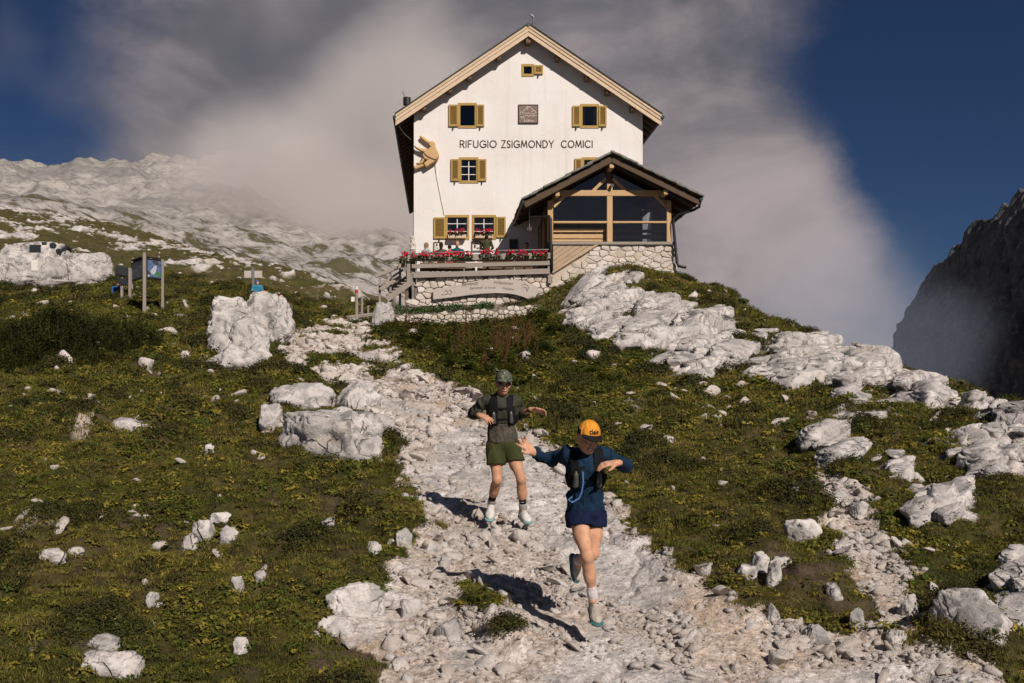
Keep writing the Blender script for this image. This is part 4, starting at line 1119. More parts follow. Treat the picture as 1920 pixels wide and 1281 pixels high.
# curved welcome board
sg_top = [(812,543.5),(830,540),(850,535.5),(870,531.5),(895,527),(920,524.5),(945,523.8),(968,525),(990,530),(1003,535),(1010,541),(1010,547),(1006,554)]
sg_bot = [(1002,562),(996,564),(988,560),(978,556),(965,552.5),(950,550.5),(930,549.8),(905,551),(880,553.5),(855,557),(835,559.5),(812,562)]
q = MB(); SY = 44.98
q.prism([W2(x, y, SY) for x, y in (sg_top + sg_bot)][::-1], SY, SY+.09)
sgn = q.build('welcome_sign', MATS['sign_wood'], None, .012); tag(sgn, 'long curved weathered wooden board with carved script on the terrace wall', 'sign')
def stroke(name, lines, r=.011, parent=sgn):
    m = MB()
    for L in lines:
        for a, b in zip(L[:-1], L[1:]): m.bar(at(*a, SY-.004), at(*b, SY-.004), r*2, .008, (0, 1, 0))
    return m.build(name, MATS['carving_dark'], parent)
def zs8(pts): return [(790+x/8., 515+y/8.) for x, y in pts]
stroke('carved_ornament', [zs8(((345,250),(380,240),(400,270),(380,300),(345,290))), zs8(((410,240),(440,235),(455,270),(435,300),(410,285))), zs8(((300,300),(340,305)))])
stroke('carved_ornament', [zs8(((1500,175),(1540,140),(1590,160),(1610,200),(1580,240))), zs8(((1530,190),(1575,200),(1590,260)))])
for txt, x0, x1, y0, y1, rot in (('Benvenuti', 610, 860, 175, 120, .10), ('Willkommen', 1090, 1370, 140, 92, -.06), ('Bienvenue', 725, 920, 225, 185, .08), ('le monde', 945, 1115, 212, 182, .02), ('Welcome', 1215, 1385, 222, 182, -.10)):
    a, b = zs8([(x0, y0)])[0], zs8([(x1, y1)])[0]; pa_, pb_ = at(*a, SY), at(*b, SY)
    text_mesh('carved_lettering', txt, pa_.x, pb_.x, pa_.z, pb_.z, SY-.003, MATS['carving_dark'], sgn, .004, .0, .35, rot)

# low dry-stone wall of the planting bed
LY = 43.5
lw = empty('dry_stone_wall', at(880, 612, LY), 'low dry stone wall edging the planting bed below the terrace', 'wall')
def L2(px, py): return W2(px, py, LY)
wallpoly = [(738,590),(800,588),(860,586),(930,580),(1012,570),(1016,592),(900,612),(820,622),(736,622)]
q = MB(); q.prism([L2(x, y) for x, y in wallpoly][::-1], LY+.12, LY+.5); lc_ = q.build('wall_core', MATS['dark_joint'], lw)
masonry(lw, [L2(x, y) for x, y in wallpoly], LY+.10, .30, .19, .014, .07, 21)
q = MB(); zt = at(0, 588, LY).z
q.add([(at(738,0,LY).x, LY+.45, at(0,590,LY).z-.03), (at(930,0,LY).x, LY+.45, at(0,580,LY).z-.03), (at(1012,0,LY).x, LY+.45, at(0,570,LY).z-.05), (at(1012,0,PF).x, PF+.03, at(0,566,PF).z-.05), (at(930,0,PF).x, PF+.03, at(0,568,PF).z), (at(738,0,PF).x, PF+.03, at(0,574,PF).z)], [(0,1,2,3,4,5)])
q.build('planting_soil', MATS['dark_joint'], lw)

# small things hung on the facade
for x0, y0, x1, y1, m_, lab in ((813,454,830,474,'white_line','light framed notice on the facade beneath the ground floor shutter on the left'), (884,452,901,472,'white_line','light framed notice on the facade beside the person in the olive jacket'), (955,449,971,468,'dark_plaque','dark framed notice on the shaded facade beside the porch')):
    a, b, c, d = wrect(x0, y0, x1, y1); q = MB()
    for (p, r_, s, t_) in ((a, b, c, c+.05), (a, b, d-.05, d), (a, a+.05, c+.05, d-.05), (b-.05, b, c+.05, d-.05)): q.box(p, r_, FY-.07, FY-.01, s, t_)
    f_ = q.build('wall_notice', MATS['brown_wood'], None); tag(f_, lab, 'notice')
    q = MB(); q.box(a+.05, b-.05, FY-.045, FY-.012, c+.05, d-.05); sh = q.build('notice_sheet', MATS[m_], f_)
    if m_ == 'white_line':
        q = MB(); rr = random.Random(x0)
        for k in range(9):
            u, v_ = rr.uniform(a+.1, b-.12), rr.uniform(c+.1, d-.12); q.box(u, u+rr.uniform(.03, .09), FY-.05, FY-.046, v_, v_+rr.uniform(.03, .12))
        q.build('notice_print', MATS['lettering_brown'], f_)
# ------------------------------------------------------------------ smooth bodies: distance field -> surface nets
class Field:
    def __init__(s, lo, hi, res):
        s.lo = np.array(lo, float); s.res = res
        n = np.ceil((np.array(hi)-s.lo)/res).astype(int)+1
        s.n = n; s.D = np.full(tuple(n), .08, np.float32)
        s.ax = [s.lo[i]+res*np.arange(n[i]) for i in range(3)]
    def _sub(s, mn, mx):
        sl = []
        for i in range(3):
            a = int(max(0, math.floor((mn[i]-s.lo[i])/s.res))); b = int(min(s.n[i], math.ceil((mx[i]-s.lo[i])/s.res)+1))
            if b <= a: return None, None
            sl.append(slice(a, b))
        g = np.stack(np.meshgrid(s.ax[0][sl[0]], s.ax[1][sl[1]], s.ax[2][sl[2]], indexing='ij'), -1)
        return tuple(sl), g
    def _blend(s, sl, d, k):
        a = s.D[sl]
        if k <= 0: s.D[sl] = np.minimum(a, d); return
        h = np.clip(.5+.5*(a-d)/k, 0, 1); s.D[sl] = a*(1-h)+d*h-k*h*(1-h)
    def cone(s, a, b, r1, r2, k=.02, flat=None):
        a, b = np.array(a, float), np.array(b, float); m = max(r1, r2)+.085
        sl, g = s._sub(np.minimum(a, b)-m, np.maximum(a, b)+m)
        if sl is None: return s
        ba = b-a; t = np.clip(((g-a) @ ba)/(ba @ ba+1e-12), 0, 1); q = g-a-t[..., None]*ba
        if flat is not None:                       # flatten along a unit axis
            ax_, f_ = np.array(flat[0], float), flat[1]; c = (q @ ax_); q = q + (c*(1/f_-1))[..., None]*ax_
        d = np.linalg.norm(q, axis=-1)-(r1+(r2-r1)*t)
        s._blend(sl, d.astype(np.float32), k); return s
    def ell(s, c, r, M=None, k=.02):
        """M rows: local axes"""
        c = np.array(c, float); r = np.array(r, float); m = r.max()+.085
        sl, g = s._sub(c-m, c+m)
        if sl is None: return s
        q = g-c
        if M is not None: q = q @ np.array(M, float).T
        k0 = np.linalg.norm(q/r, axis=-1); k1 = np.linalg.norm(q/(r*r), axis=-1)+1e-9
        s._blend(sl, (k0*(k0-1)/k1).astype(np.float32), k); return s
    def grid(s): return np.stack(np.meshgrid(*s.ax, indexing='ij'), -1)
    def cut(s, p, n):
        """keep the side the normal points away from"""
        n = np.array(n, float); n /= np.linalg.norm(n)
        d = (s.ax[0]-p[0])[:, None, None]*n[0] + (s.ax[1]-p[1])[None, :, None]*n[1] + (s.ax[2]-p[2])[None, None, :]*n[2]
        s.D = np.maximum(s.D, d.astype(np.float32)); return s
    def wrinkle(s, amp, f, M=None, o=3):
        k = np.abs(s.D) < .05; idx_ = np.argwhere(k); P = s.lo + idx_*s.res
        if M is not None: P = P @ np.array(M, float).T
        s.D[k] += (amp*fbm3(P*np.array(f), o, .55)).astype(np.float32); return s
    def copy(s):
        o = Field.__new__(Field); o.lo, o.res, o.n, o.ax = s.lo, s.res, s.n, s.ax; o.D = s.D.copy(); return o
    def mesh(s, name, mat, relax=1):
        D = s.D; S = D < 0
        mixed = np.zeros(tuple(np.array(D.shape)-1), np.uint8)
        for i in (0, 1):
            for j in (0, 1):
                for k in (0, 1):
                    mixed += S[i:D.shape[0]-1+i, j:D.shape[1]-1+j, k:D.shape[2]-1+k]
        cell = np.argwhere((mixed > 0) & (mixed < 8))
        if len(cell) == 0: return None
        cid_ = np.full(mixed.shape, -1, np.int32); cid_[tuple(cell.T)] = np.arange(len(cell))
        cor = np.array([(i, j, k) for i in (0, 1) for j in (0, 1) for k in (0, 1)])
        val = np.stack([D[cell[:, 0]+c[0], cell[:, 1]+c[1], cell[:, 2]+c[2]] for c in cor], 1)
        acc = np.zeros((len(cell), 3)); cnt = np.zeros(len(cell))
        for a in range(8):
            for b in range(a+1, 8):
                if np.abs(cor[a]-cor[b]).sum() != 1: continue
                va, vb = val[:, a], val[:, b]; x = (va < 0) != (vb < 0)
                t = np.where(x, va/(va-vb+1e-12), 0)[:, None]; p = cor[a]+(cor[b]-cor[a])*t
                acc += np.where(x[:, None], p, 0); cnt += x
        V = s.lo + (cell + acc/cnt[:, None])*s.res
        faces = []
        for ax_ in range(3):
            o1, o2 = [(1, 2), (2, 0), (0, 1)][ax_]
            sh = list(D.shape); A = [slice(None)]*3; B = [slice(None)]*3; A[ax_] = slice(0, -1); B[ax_] = slice(1, None)
            for o in (o1, o2): A[o] = slice(1, sh[o]-1); B[o] = slice(1, sh[o]-1)
            sa_, sb_ = S[tuple(A)], S[tuple(B)]
            e = np.argwhere(sa_ != sb_); flip = sa_[tuple(e.T)]
            e[:, o1] += 1; e[:, o2] += 1
            u = np.zeros(3, int); u[o1] = 1; v = np.zeros(3, int); v[o2] = 1
            q = np.stack([cid_[tuple((e-u-v).T)], cid_[tuple((e-v).T)], cid_[tuple(e.T)], cid_[tuple((e-u).T)]], 1)
            q[~flip] = q[~flip][:, ::-1]; faces.append(q)
        Fc = np.concatenate(faces); Fc = Fc[(Fc >= 0).all(1)]
        for _ in range(relax):
            sm = np.zeros_like(V); c = np.zeros(len(V))
            for a, b in ((0, 1), (1, 2), (2, 3), (3, 0)):
                np.add.at(sm, Fc[:, a], V[Fc[:, b]]); np.add.at(sm, Fc[:, b], V[Fc[:, a]]); np.add.at(c, Fc[:, a], 1); np.add.at(c, Fc[:, b], 1)
            V = V*.5 + .5*sm/np.maximum(c, 1)[:, None]
        return mesh_np(name, V, Fc, mat, True)
def put(name, f, material, parent, relax=1):
    me = f.mesh(name, material, relax)
    if me is None: return None
    return link(name, me, parent, (0, 0, 0))
# ------------------------------------------------------------------ people
def fabric(name, col, var=.3, sc=35, rough=.85):
    def fn(t):
        v = objc(t); n = t.noise(v, sc, 4, .6); n2 = t.noise(v, 6, 3, .6)
        c = t.mix(t.ss(n2, .35, .65), col, tuple(x*(1-var) for x in col))
        n3 = t.noise(t.vmul(v, (1.6, 1.6, .5)), 15, 4, .6, .8)
        out(t, c, rough, t.math('ADD', t.math('MULTIPLY', n, .2), t.math('MULTIPLY', n3, 1.3)), .55, .03, .12)
    mat(name, fn)
def skin(name, col):
    def fn(t):
        v = objc(t); n = t.noise(v, 18, 4, .6)
        c = t.mix(t.ss(n, .3, .7), col, (col[0]*.82, col[1]*.74, col[2]*.70))
        out(t, c, .62, t.noise(v, 60, 3), .15, .004, .22, **{'Subsurface Weight': .08, 'Subsurface Radius': (.012, .005, .003)})
    mat(name, fn)
skin('skin_light', (.60, .34, .215)); skin('skin_tan', (.52, .285, .175))
fabric('blue_jersey', (.011, .031, .064)); fabric('navy_shorts', (.009, .013, .042)); fabric('black_vest', (.010, .010, .011)); fabric('grey_jersey', (.050, .050, .037)); fabric('taupe_jersey', (.098, .084, .064))
fabric('olive_shorts', (.052, .058, .020)); fabric('white_sock', (.66, .58, .60)); fabric('grey_sock', (.42, .39, .35)); fabric('black_sock', (.012, .012, .013)); fabric('orange_cap', (.86, .34, .040)); fabric('black_cap', (.014, .014, .015))
fabric('shoe_cream', (.52, .46, .39), .35, 60); fabric('shoe_white', (.68, .64, .60), .35, 60); plain('sole_teal', (.045, .16, .17), .6, .3); plain('sole_pale', (.20, .36, .36), .6, .3); plain('sunglass', (.012, .012, .014), .15, .6)
plain('flask', (.075, .078, .07), .3, .5); plain('tube_blue', (.10, .22, .48), .4, .4); plain('teeth', (.75, .70, .62), .4, .3); plain('lip', (.38, .13, .09), .5, .3); fabric('dark_hair', (.030, .020, .014), .5, 60); fabric('brown_hair', (.085, .050, .028), .5, 60); fabric('fair_hair', (.30, .20, .11), .4, 60)
def m_camo(t):
    v = objc(t); a = t.noise(t.vmul(v, (1, 1, 2.2)), 26, 2, .5, 1.2)
    c = t.mix(t.ss(a, .44, .47), (.018, .020, .016), (.085, .10, .062)); c = t.mix(t.ss(t.noise(v, 34, 2, .5, 1.0), .58, .60), c, (.22, .22, .17))
    out(t, c, .85)
mat('camo_cap', m_camo)
fabric('olive_jacket', (.070, .072, .034)); fabric('blue_jacket', (.035, .14, .36)); fabric('red_top', (.55, .05, .05)); fabric('pale_top', (.50, .52, .52)); fabric('turquoise_top', (.05, .25, .38)); fabric('dark_trousers', (.02, .022, .03)); fabric('orange_pack', (.55, .20, .035)); fabric('teal_top', (.02, .08, .10))

def unit(v): v = np.asarray(v, float); return v/np.linalg.norm(v)
def A(px, py, Y): return np.array(tuple(at(px, py, Y)))
def frame(fwd, up):
    up = unit(up); fwd = unit(np.asarray(fwd)-up*np.dot(fwd, up)); lat = np.cross(fwd, up)
    return lat, fwd, up
def bounds(pts, m): P = np.array(pts); return P.min(0)-m, P.max(0)+m
def capped(f, a, b, r1, r2, k, flat=None, ends=(True, True)):
    a, b = np.array(a, float), np.array(b, float); m = max(r1, r2)+.09
    sl, g = f._sub(np.minimum(a, b)-m, np.maximum(a, b)+m); ba = b-a; L = np.linalg.norm(ba)
    t = ((g-a) @ ba)/(L*L); tq = np.maximum(t, 0) if not ends[0] else t; q = g-a-tq[..., None]*ba
    if flat is not None:
        ax_, ff = np.array(flat[0], float), flat[1]; c = (q @ ax_); q = q+(c*(1/ff-1))[..., None]*ax_
    d = np.linalg.norm(q, axis=-1)-(r1+(r2-r1)*np.clip(t, 0, 1))
    if ends[1]: d = np.maximum(d, (t-1)*L)
    if ends[0]: d = np.maximum(d, -t*L)
    f._blend(sl, d.astype(np.float32), k)
def hand(f, wrist, d, n, sc=1.0, curl=(.35, .45, .5, .55), spread=.12, thumb=.8, side=1):
    """palm and five fingers; d wrist->knuckles, n palm normal, side: +1 thumb on the d x n side"""
    d = unit(d); n = unit(n-d*np.dot(n, d)); s_ = np.cross(d, n)*side
    kn = wrist+d*.085*sc
    f.cone(wrist-d*.01, wrist+d*.03*sc, .024*sc, .026*sc, .015, (n, .75))
    for o in (-.024, -.008, .009, .025): f.cone(wrist+d*.02*sc+s_*o*.6*sc, kn+s_*o*sc, .016*sc, .0125*sc, .012)
    for i, (o, L) in enumerate(((.027, .072), (.009, .080), (-.009, .075), (-.026, .060))):
        p = kn+s_*o*sc; a = 0.0; dirv_ = unit(d+s_*spread*(1.5-i)*.6)
        for j, fr_ in enumerate((.45, .32, .23)):
            a += curl[i]*(.6 if j == 0 else 1.0)
            dd = unit(dirv_*math.cos(a)+n*math.sin(a)); e = p+dd*L*fr_*sc
            f.cone(p, e, (.0098-.0012*j)*sc, (.0088-.0012*j)*sc, .004); p = e
    p = wrist+d*.028*sc+s_*.024*sc; d1 = unit(d*.62+s_*thumb*.85+n*.25); e = p+d1*.042*sc
    f.cone(p-d1*.012, e, .0145*sc, .0115*sc, .012); d2 = unit(d*.85+s_*.30+n*.3); f.cone(e, e+d2*.03*sc, .011*sc, .0088*sc, .004)
def shoe(parent, heel, toe, up, m_upper, m_sole, sc=1.0, ankle=None, lace='white_line'):
    lat, fw, u = frame(toe-heel, up); L = np.linalg.norm(toe-heel)
    lo, hi = bounds([heel, toe, heel+u*.13], .09)
    f = Field(lo, hi, .006)
    mid = heel+fw*L*.5
    f.ell(heel+fw*L*.30+u*.045, (.040*sc, L*.32, .045*sc), (lat, fw, u), .02)
    f.ell(heel+fw*L*.68+u*.030, (.048*sc, L*.34, .034*sc), (lat, fw, u), .03)
    f.cone(heel+fw*L*.16+u*.045, heel+fw*L*.20+u*.095, .036*sc, .036*sc, .02)
    f.cone(heel+fw*L*.34+u*.075, heel+fw*L*.62+u*.048, .028*sc, .030*sc, .02)
    f.cut(heel+u*.012, -u)
    up_ = put('shoe', f, MATS[m_upper], parent)
    g = Field(lo, hi, .006)
    for t_ in (.10, .3, .5, .7, .9):
        g.ell(heel+fw*L*t_+u*(.004 if t_ < .8 else .014), ((.042 if t_ < .4 else .049)*sc, L*.20, .026*sc), (lat, fw, u), .02)
    g.cut(heel+u*.022, u); g.cut(heel-u*.018, -u)
    put('sole', g, MATS[m_sole], up_)
    m = MB()
    for k in range(4):
        c = heel+fw*L*(.36+.075*k)+u*(.108-.016*k)
        m.bar(Vector(c-lat*.024+u*-.008), Vector(c+lat*.024), .007, .006, tuple(u)); 
    m.build('lace', MATS[lace], up_)
    return up_
def leg(f, hip, knee, ankle, sc=1.0, fwd=(0, -1, 0)):
    hip, knee, ankle = map(np.array, (hip, knee, ankle)); back = -unit(fwd)
    th = knee-hip
    f.cone(hip, hip+th*.5, .080*sc, .066*sc, .03); f.cone(hip+th*.5, knee, .066*sc, .045*sc, .03)
    f.ell(hip+th*.45, (.062*sc, .062*sc, .12*sc), None, .02)
    sh = ankle-knee; kb = unit(np.cross(np.cross(sh, back), sh)) if np.linalg.norm(np.cross(sh, back)) > .05 else back
    f.ell(knee-kb*.010, (.046*sc, .044*sc, .052*sc), None, .02)
    f.cone(knee, knee+sh*.55, .044*sc, .042*sc, .02); f.cone(knee+sh*.5, ankle, .043*sc, .030*sc, .03)
    q = knee+sh*.30+kb*.018; u = unit(sh); l = unit(np.cross(u, kb)); f.ell(q, (.045*sc, .040*sc, .105*sc), (l, kb, u), .035)
def head_field(f, c, fr, sc=1.0):
    lat, fw, u = fr; M = (lat, fw, u)
    f.ell(c+u*.018*sc, (.074*sc, .094*sc, .098*sc), M, .03)
    f.ell(c-u*.055*sc+fw*.026*sc, (.053*sc, .064*sc, .058*sc), M, .04)
    f.ell(c-u*.098*sc+fw*.062*sc, (.024*sc, .022*sc, .020*sc), M, .03)
    f.cone(c+fw*.086*sc-u*.004*sc, c+fw*.108*sc-u*.040*sc, .008*sc, .0135*sc, .012)
    f.ell(c-u*.066*sc+fw*.082*sc, (.026*sc, .014*sc, .012*sc), M, .014)
    f.ell(c+u*.012*sc+fw*.082*sc, (.055*sc, .016*sc, .012*sc), M, .02)
    for s in (-1, 1):
        f.ell(c+lat*s*.076*sc-u*.012*sc-fw*.005*sc, (.010*sc, .020*sc, .032*sc), M, .008)
        f.ell(c+lat*s*.040*sc-u*.028*sc+fw*.066*sc, (.024*sc, .02*sc, .022*sc), M, .02)

def runner(name, label, S):
    J = {k: A(*v) for k, v in S['J'].items()}; sc = S.get('sc', 1.0); ws = S.get('width', 1.0)
    gz = ground_z(J['pelvis'][0], J['pelvis'][1])
    root = empty(name, (J['pelvis'][0], J['pelvis'][1], gz), label, 'person')
    tu = unit(J['neck']-J['pelvis']); lat0 = J['shR']-J['shL'] if J['shR'][0] > J['shL'][0] else J['shL']-J['shR']
    lat, fw, tu = frame(np.cross(tu, unit(lat0)), tu)
    if fw[1] > 0: fw, lat = -fw, -lat
    T = (lat, fw, tu); TL = np.linalg.norm(J['neck']-J['pelvis'])
    # ---- skin: one continuous body
    lo, hi = bounds(list(J.values()), .22)
    f = Field(lo, hi, .0065)
    leg(f, J['hipL'], J['knL'], J['anL'], sc); leg(f, J['hipR'], J['knR'], J['anR'], sc)
    f.cone(J['hipL'], J['hipR'], .09*sc, .09*sc, .03); f.cone(J['pelvis'], J['chest'], .10*sc, .11*sc, .04, (fw, .75))
    f.cone(J['chest'], J['neck'], .085*sc, .050*sc, .03, (fw, .75))
    for s in ('L', 'R'):
        f.cone(J['chest']+tu*.06, J['sh'+s]-tu*.015, .045, .036*sc, .02); f.cone(J['sh'+s]-tu*.015, J['el'+s], .036*sc, .033*sc, .02)
        f.cone(J['el'+s], J['wr'+s], .032*sc, .025*sc, .02, None)
        hd = S['hand'][s]; hand(f, J['wr'+s], np.array(hd['d'], float), np.array(hd['n'], float), hd.get('sc', 1.05), hd.get('curl', (.3, .4, .45, .5)), hd.get('spread', .2), hd.get('thumb', .8), hd.get('side', 1))
    for s in ('L', 'R'): f.cone(J['an'+s], J['an'+s]+np.array((0, -.01, -.03)), .030*sc, .030*sc, .02)
    hf = frame(np.array(S['look'], float), np.array(S['hup'], float)); hc = J['head']; hs = S.get('head', 1.0)
    f.cone(J['neck']-tu*.03, hc-hf[2]*.05*hs-hf[1]*.012, .057*sc, .050*hs, .03)
    head_field(f, hc, hf, hs)
    body = put('body', f, MATS[S['skin']], root)
    # ---- jersey
    pts = [J[k] for k in ('pelvis', 'neck', 'shL', 'shR', 'elL', 'elR', 'wrL', 'wrR')]
    lo, hi = bounds(pts, .24); t = Field(lo, hi, .0075)
    hem = J['pelvis']+tu*S['hem']
    t.ell(J['neck']-tu*TL*.30, (.165*sc*ws, .112*sc, .19*sc), T, .03)
    t.cone(J['neck']-tu*TL*.35, J['pelvis']+tu*.04, .145*sc*ws, .148*sc*ws, .04, (fw, .72))
    t.cone(J['pelvis']+tu*.10, J['pelvis']-tu*.12, .150*sc*ws, .168*sc*ws, .03, (fw, .72))
    t.cone(J['neck']-tu*.02, J['neck']+tu*.028, .070*sc, .060*sc, .03)
    t.cone(J['shL']-tu*.01, J['shR']-tu*.01, .058*sc, .058*sc, .05)
    tors = t.copy()
    for s in ('L', 'R'):
        t.cone(J['sh'+s], J['el'+s], .064*sc, .054*sc, .04); cuff = J['el'+s]+(J['wr'+s]-J['el'+s])*S['cuff'][s]
        capped(t, J['el'+s], cuff, .054*sc, .039*sc, .025, None, (False, True))
    t.wrinkle(.034, (13, 9, 6), T, 3); t.cut(hem, -tu)
    if S.get('two_tone'):
        pl_ = J['pelvis']+tu*TL*S['two_tone']
        lowp = t.copy(); lowp.cut(pl_, tu); t.cut(pl_, -tu)
        put('jersey', t, MATS[S['jersey']], root); put('lower_jersey', lowp, MATS[S['jersey2']], root)
    else: put('jersey', t, MATS[S['jersey']], root)
    # ---- shorts
    lo, hi = bounds([J['pelvis'], J['hipL'], J['hipR'], J['knL'], J['knR']], .2); s_ = Field(lo, hi, .0075)
    s_.ell(J['pelvis']-tu*.01, (.160*sc*ws, .122*sc, .10*sc), T, .04)
    for s in ('L', 'R'):
        hp = J['hip'+s]; kn = J['kn'+s]; e = hp+(kn-hp)*S['short'][s]
        lf = Field(lo, hi, .0075); ax1 = unit(kn-hp); lf.cone(hp, e+ax1*.1, .106*sc, S['flare']*sc*1.07, 0); lf.cut(e, ax1*.35+np.array((0, 0, -.65)))
        h_ = np.clip(.5+.5*(s_.D-lf.D)/.018, 0, 1); s_.D = s_.D*(1-h_)+lf.D*h_-.018*h_*(1-h_)
    s_.wrinkle(.010, (13, 13, 7), None, 2); s_.cut(J['pelvis']+tu*.11, tu)
    sh_ = put('shorts', s_, MATS[S['shorts']], root)
    # ---- vest
    lo, hi = bounds([J['pelvis'], J['neck'], J['shL'], J['shR']], .24)
    D = tors.D-.011; g = tors.grid()-J['pelvis']; L_, F_, U_ = g @ lat, g @ fw, g @ tu; um = TL*S['vest'][0]; ut = TL*1.02
    aL = np.abs(L_+.01*S.get('vs', 0))
    strap = np.maximum(np.maximum(.046-aL, aL-.140*ws), np.maximum(um-U_, U_-ut))
    back = np.maximum(np.maximum(F_+.02, um-.02-U_), np.maximum(U_-ut*.98, aL-.15))
    sidep = np.maximum(np.maximum(.09-aL, aL-.2), np.maximum(um+.01-U_, U_-um-.10))
    bars = np.minimum(np.abs(U_-TL*S['vest'][1])-.011, np.abs(U_-TL*S['vest'][2])-.009); bars = np.maximum(bars, np.maximum(-F_, aL-.12))
    bulge = .008*sstep(U_, um-.02, um+.06)*(1-sstep(U_, um+.14, um+.22))*sstep(aL, .05, .08)*(F_ > 0)
    v_ = tors.copy(); v_.D = np.maximum(D-bulge, np.minimum(np.minimum(strap, back), np.minimum(sidep, bars))).astype(np.float32)
    vest = put('running_vest', v_, MATS['black_vest'], root)
    front = lambda l, u: J['pelvis']+lat*l+fw*S['vf']+tu*u
    for l in S['flasks']:
        q = Field(front(l, um)-.15, front(l, um)+.35, .006); q.cone(front(l, um+.045), front(l, um+.125), .023, .019, .0); q.cone(front(l, um+.125), front(l, um+.15), .011, .009, .01); put('flask', q, MATS['flask'], vest)
    if S.get('tube'):
        m = MB(); m.tube([Vector(front(*p)+fw*.03) for p in S['tube']], .0065, n=6); m.build('drinking_tube', MATS['tube_blue'], vest)
    # ---- legs and feet
    for s in ('L', 'R'):
        an, kn = J['an'+s], J['kn'+s]; d_ = unit(kn-an)
        hl, to = A(*S['heel'][s]), A(*S['toe'][s])
        shoe(root, hl, to, S['sup'][s], S['shoe'], S['sole'], sc*1.06, lace=S.get('lace', 'black_vest'))
        for nm, a0, a1, m_, r in S['sock']:
            q = Field(*bounds([an, an+d_*.2], .1), .006); capped(q, an+d_*a0, an+d_*a1, .037*sc*r, .040*sc*r, 0); 
            if a0 < 0: q.cone(an+d_*.03, hl+(to-hl)*.22+unit(np.array(S['sup'][s], float))*.075, .040*sc, .038*sc, .02)
            put(nm, q, MATS[m_], root)
    # ---- head: cap, hair, face
    lt, hfw, hu = hf
    lo, hi = hc-.2, hc+.2
    hq = Field(lo, hi, .006); hq.ell(hc+hu*.012*hs-hfw*.012, (.081*hs, .098*hs, .100*hs), hf, .0); hq.ell(hc-hu*.04*hs-hfw*.06, (.058*hs, .045*hs, .05*hs), hf, .03); hq.cut(hc+hfw*(-.010), hfw*1.0-hu*.35); hq.cut(hc-hu*.09, -hu)
    put('hair', hq, MATS[S['hair']], root)
    cp = Field(lo, hi, .005); R3 = np.array((.087, .108, .112))*hs; cc = hc+hu*.022*hs
    cp.ell(cc, R3, hf, 0); cp.cut(hc+hu*.034*hs, -hu-hfw*.12); cp.D = np.maximum(cp.D, -(cp.D+.012)) if False else cp.D
    cap = put('cap', cp, MATS[S['cap']], root)
    br = Field(lo-.03, hi+.03, .005); br.ell(hc+hfw*.085*hs+hu*.036*hs, (.080*hs, .090*hs, .016*hs), hf, 0); 
    b0 = hc+hfw*.062*hs; br.cut(b0, -hfw)
    br.D += (-.10*((br.grid()-hc) @ lt)**2/ .08).astype(np.float32)*0
    put('brim', br, MATS[S['brim']], cap)
    if S.get('cap_text'):
        tm = text_mesh('cap_lettering', S['cap_text'], 0, .074*hs, 0, .036*hs, 0, MATS['black_cap'], cap, .002, .02)
        me = tm.data; n = len(me.vertices); v = np.zeros(n*3, np.float32); me.vertices.foreach_get('co', v); v = v.reshape(-1, 3)
        l = v[:, 0]-.037*hs+S.get('tx', 0); u_ = v[:, 2]+.040*hs; q = np.clip(1-(l/R3[0])**2-(u_/R3[2])**2, .01, 1)
        l = -l; P = cc+l[:, None]*lt+u_[:, None]*hu+(R3[1]*np.sqrt(q)+.003-v[:, 1]*.5)[:, None]*hfw
        me.vertices.foreach_set('co', P.astype(np.float32).ravel()); me.update(); tm.location = (0, 0, 0)
    if S.get('side_panel'):
        sp_ = Field(lo, hi, .005); sp_.ell(cc, R3+.004, hf, 0); sp_.cut(hc+hu*.034*hs, -hu-hfw*.12); sp_.cut(cc+hu*.042*hs, hu); sp_.cut(cc+hfw*.035, hfw); put('cap_side_panel', sp_, MATS['black_cap'], cap)
    e = Field(lo, hi, .004)
    if S.get('glasses'):
        for s in (-1, 1): e.ell(hc+lt*s*.036*hs+hfw*.088*hs+hu*.000, (.032*hs, .012, .020*hs), hf, .01)
        e.cone(hc-lt*.078*hs+hu*.004, hc-lt*.05*hs+hfw*.085*hs, .005, .006, .004); e.cone(hc+lt*.078*hs+hu*.004, hc+lt*.05*hs+hfw*.085*hs, .005, .006, .004)
        put('sunglasses', e, MATS['sunglass'], root)
    else:
        for s in (-1, 1): e = Field(lo, hi, .004); e.ell(hc+lt*s*.033*hs+hfw*.084*hs-hu*.006, (.016, .006, .0065), hf, 0); put('eye', e, MATS['dark_hair'], root)  # eyes all dark: the shade under the brim is put into their colour
    e = Field(lo, hi, .004); e.ell(hc+hfw*.093*hs-hu*.066*hs, (.025*hs, .009, .011*hs), hf, 0); ml = put('mouth', e, MATS['lip'], root)
    e = Field(lo, hi, .004); e.ell(hc+hfw*.096*hs-hu*.0655*hs, (.020*hs, .0085, .0065*hs), hf, 0); put('teeth', e, MATS['teeth'], ml)
    if S.get('watch'):
        s = S['watch']; d_ = unit(J['wr'+s]-J['el'+s]); q = Field(*bounds([J['wr'+s]], .1), .005); capped(q, J['wr'+s]-d_*.030, J['wr'+s]-d_*.006, .033*sc, .032*sc, 0); put('watch', q, MATS['black_vest'], root)
    return root
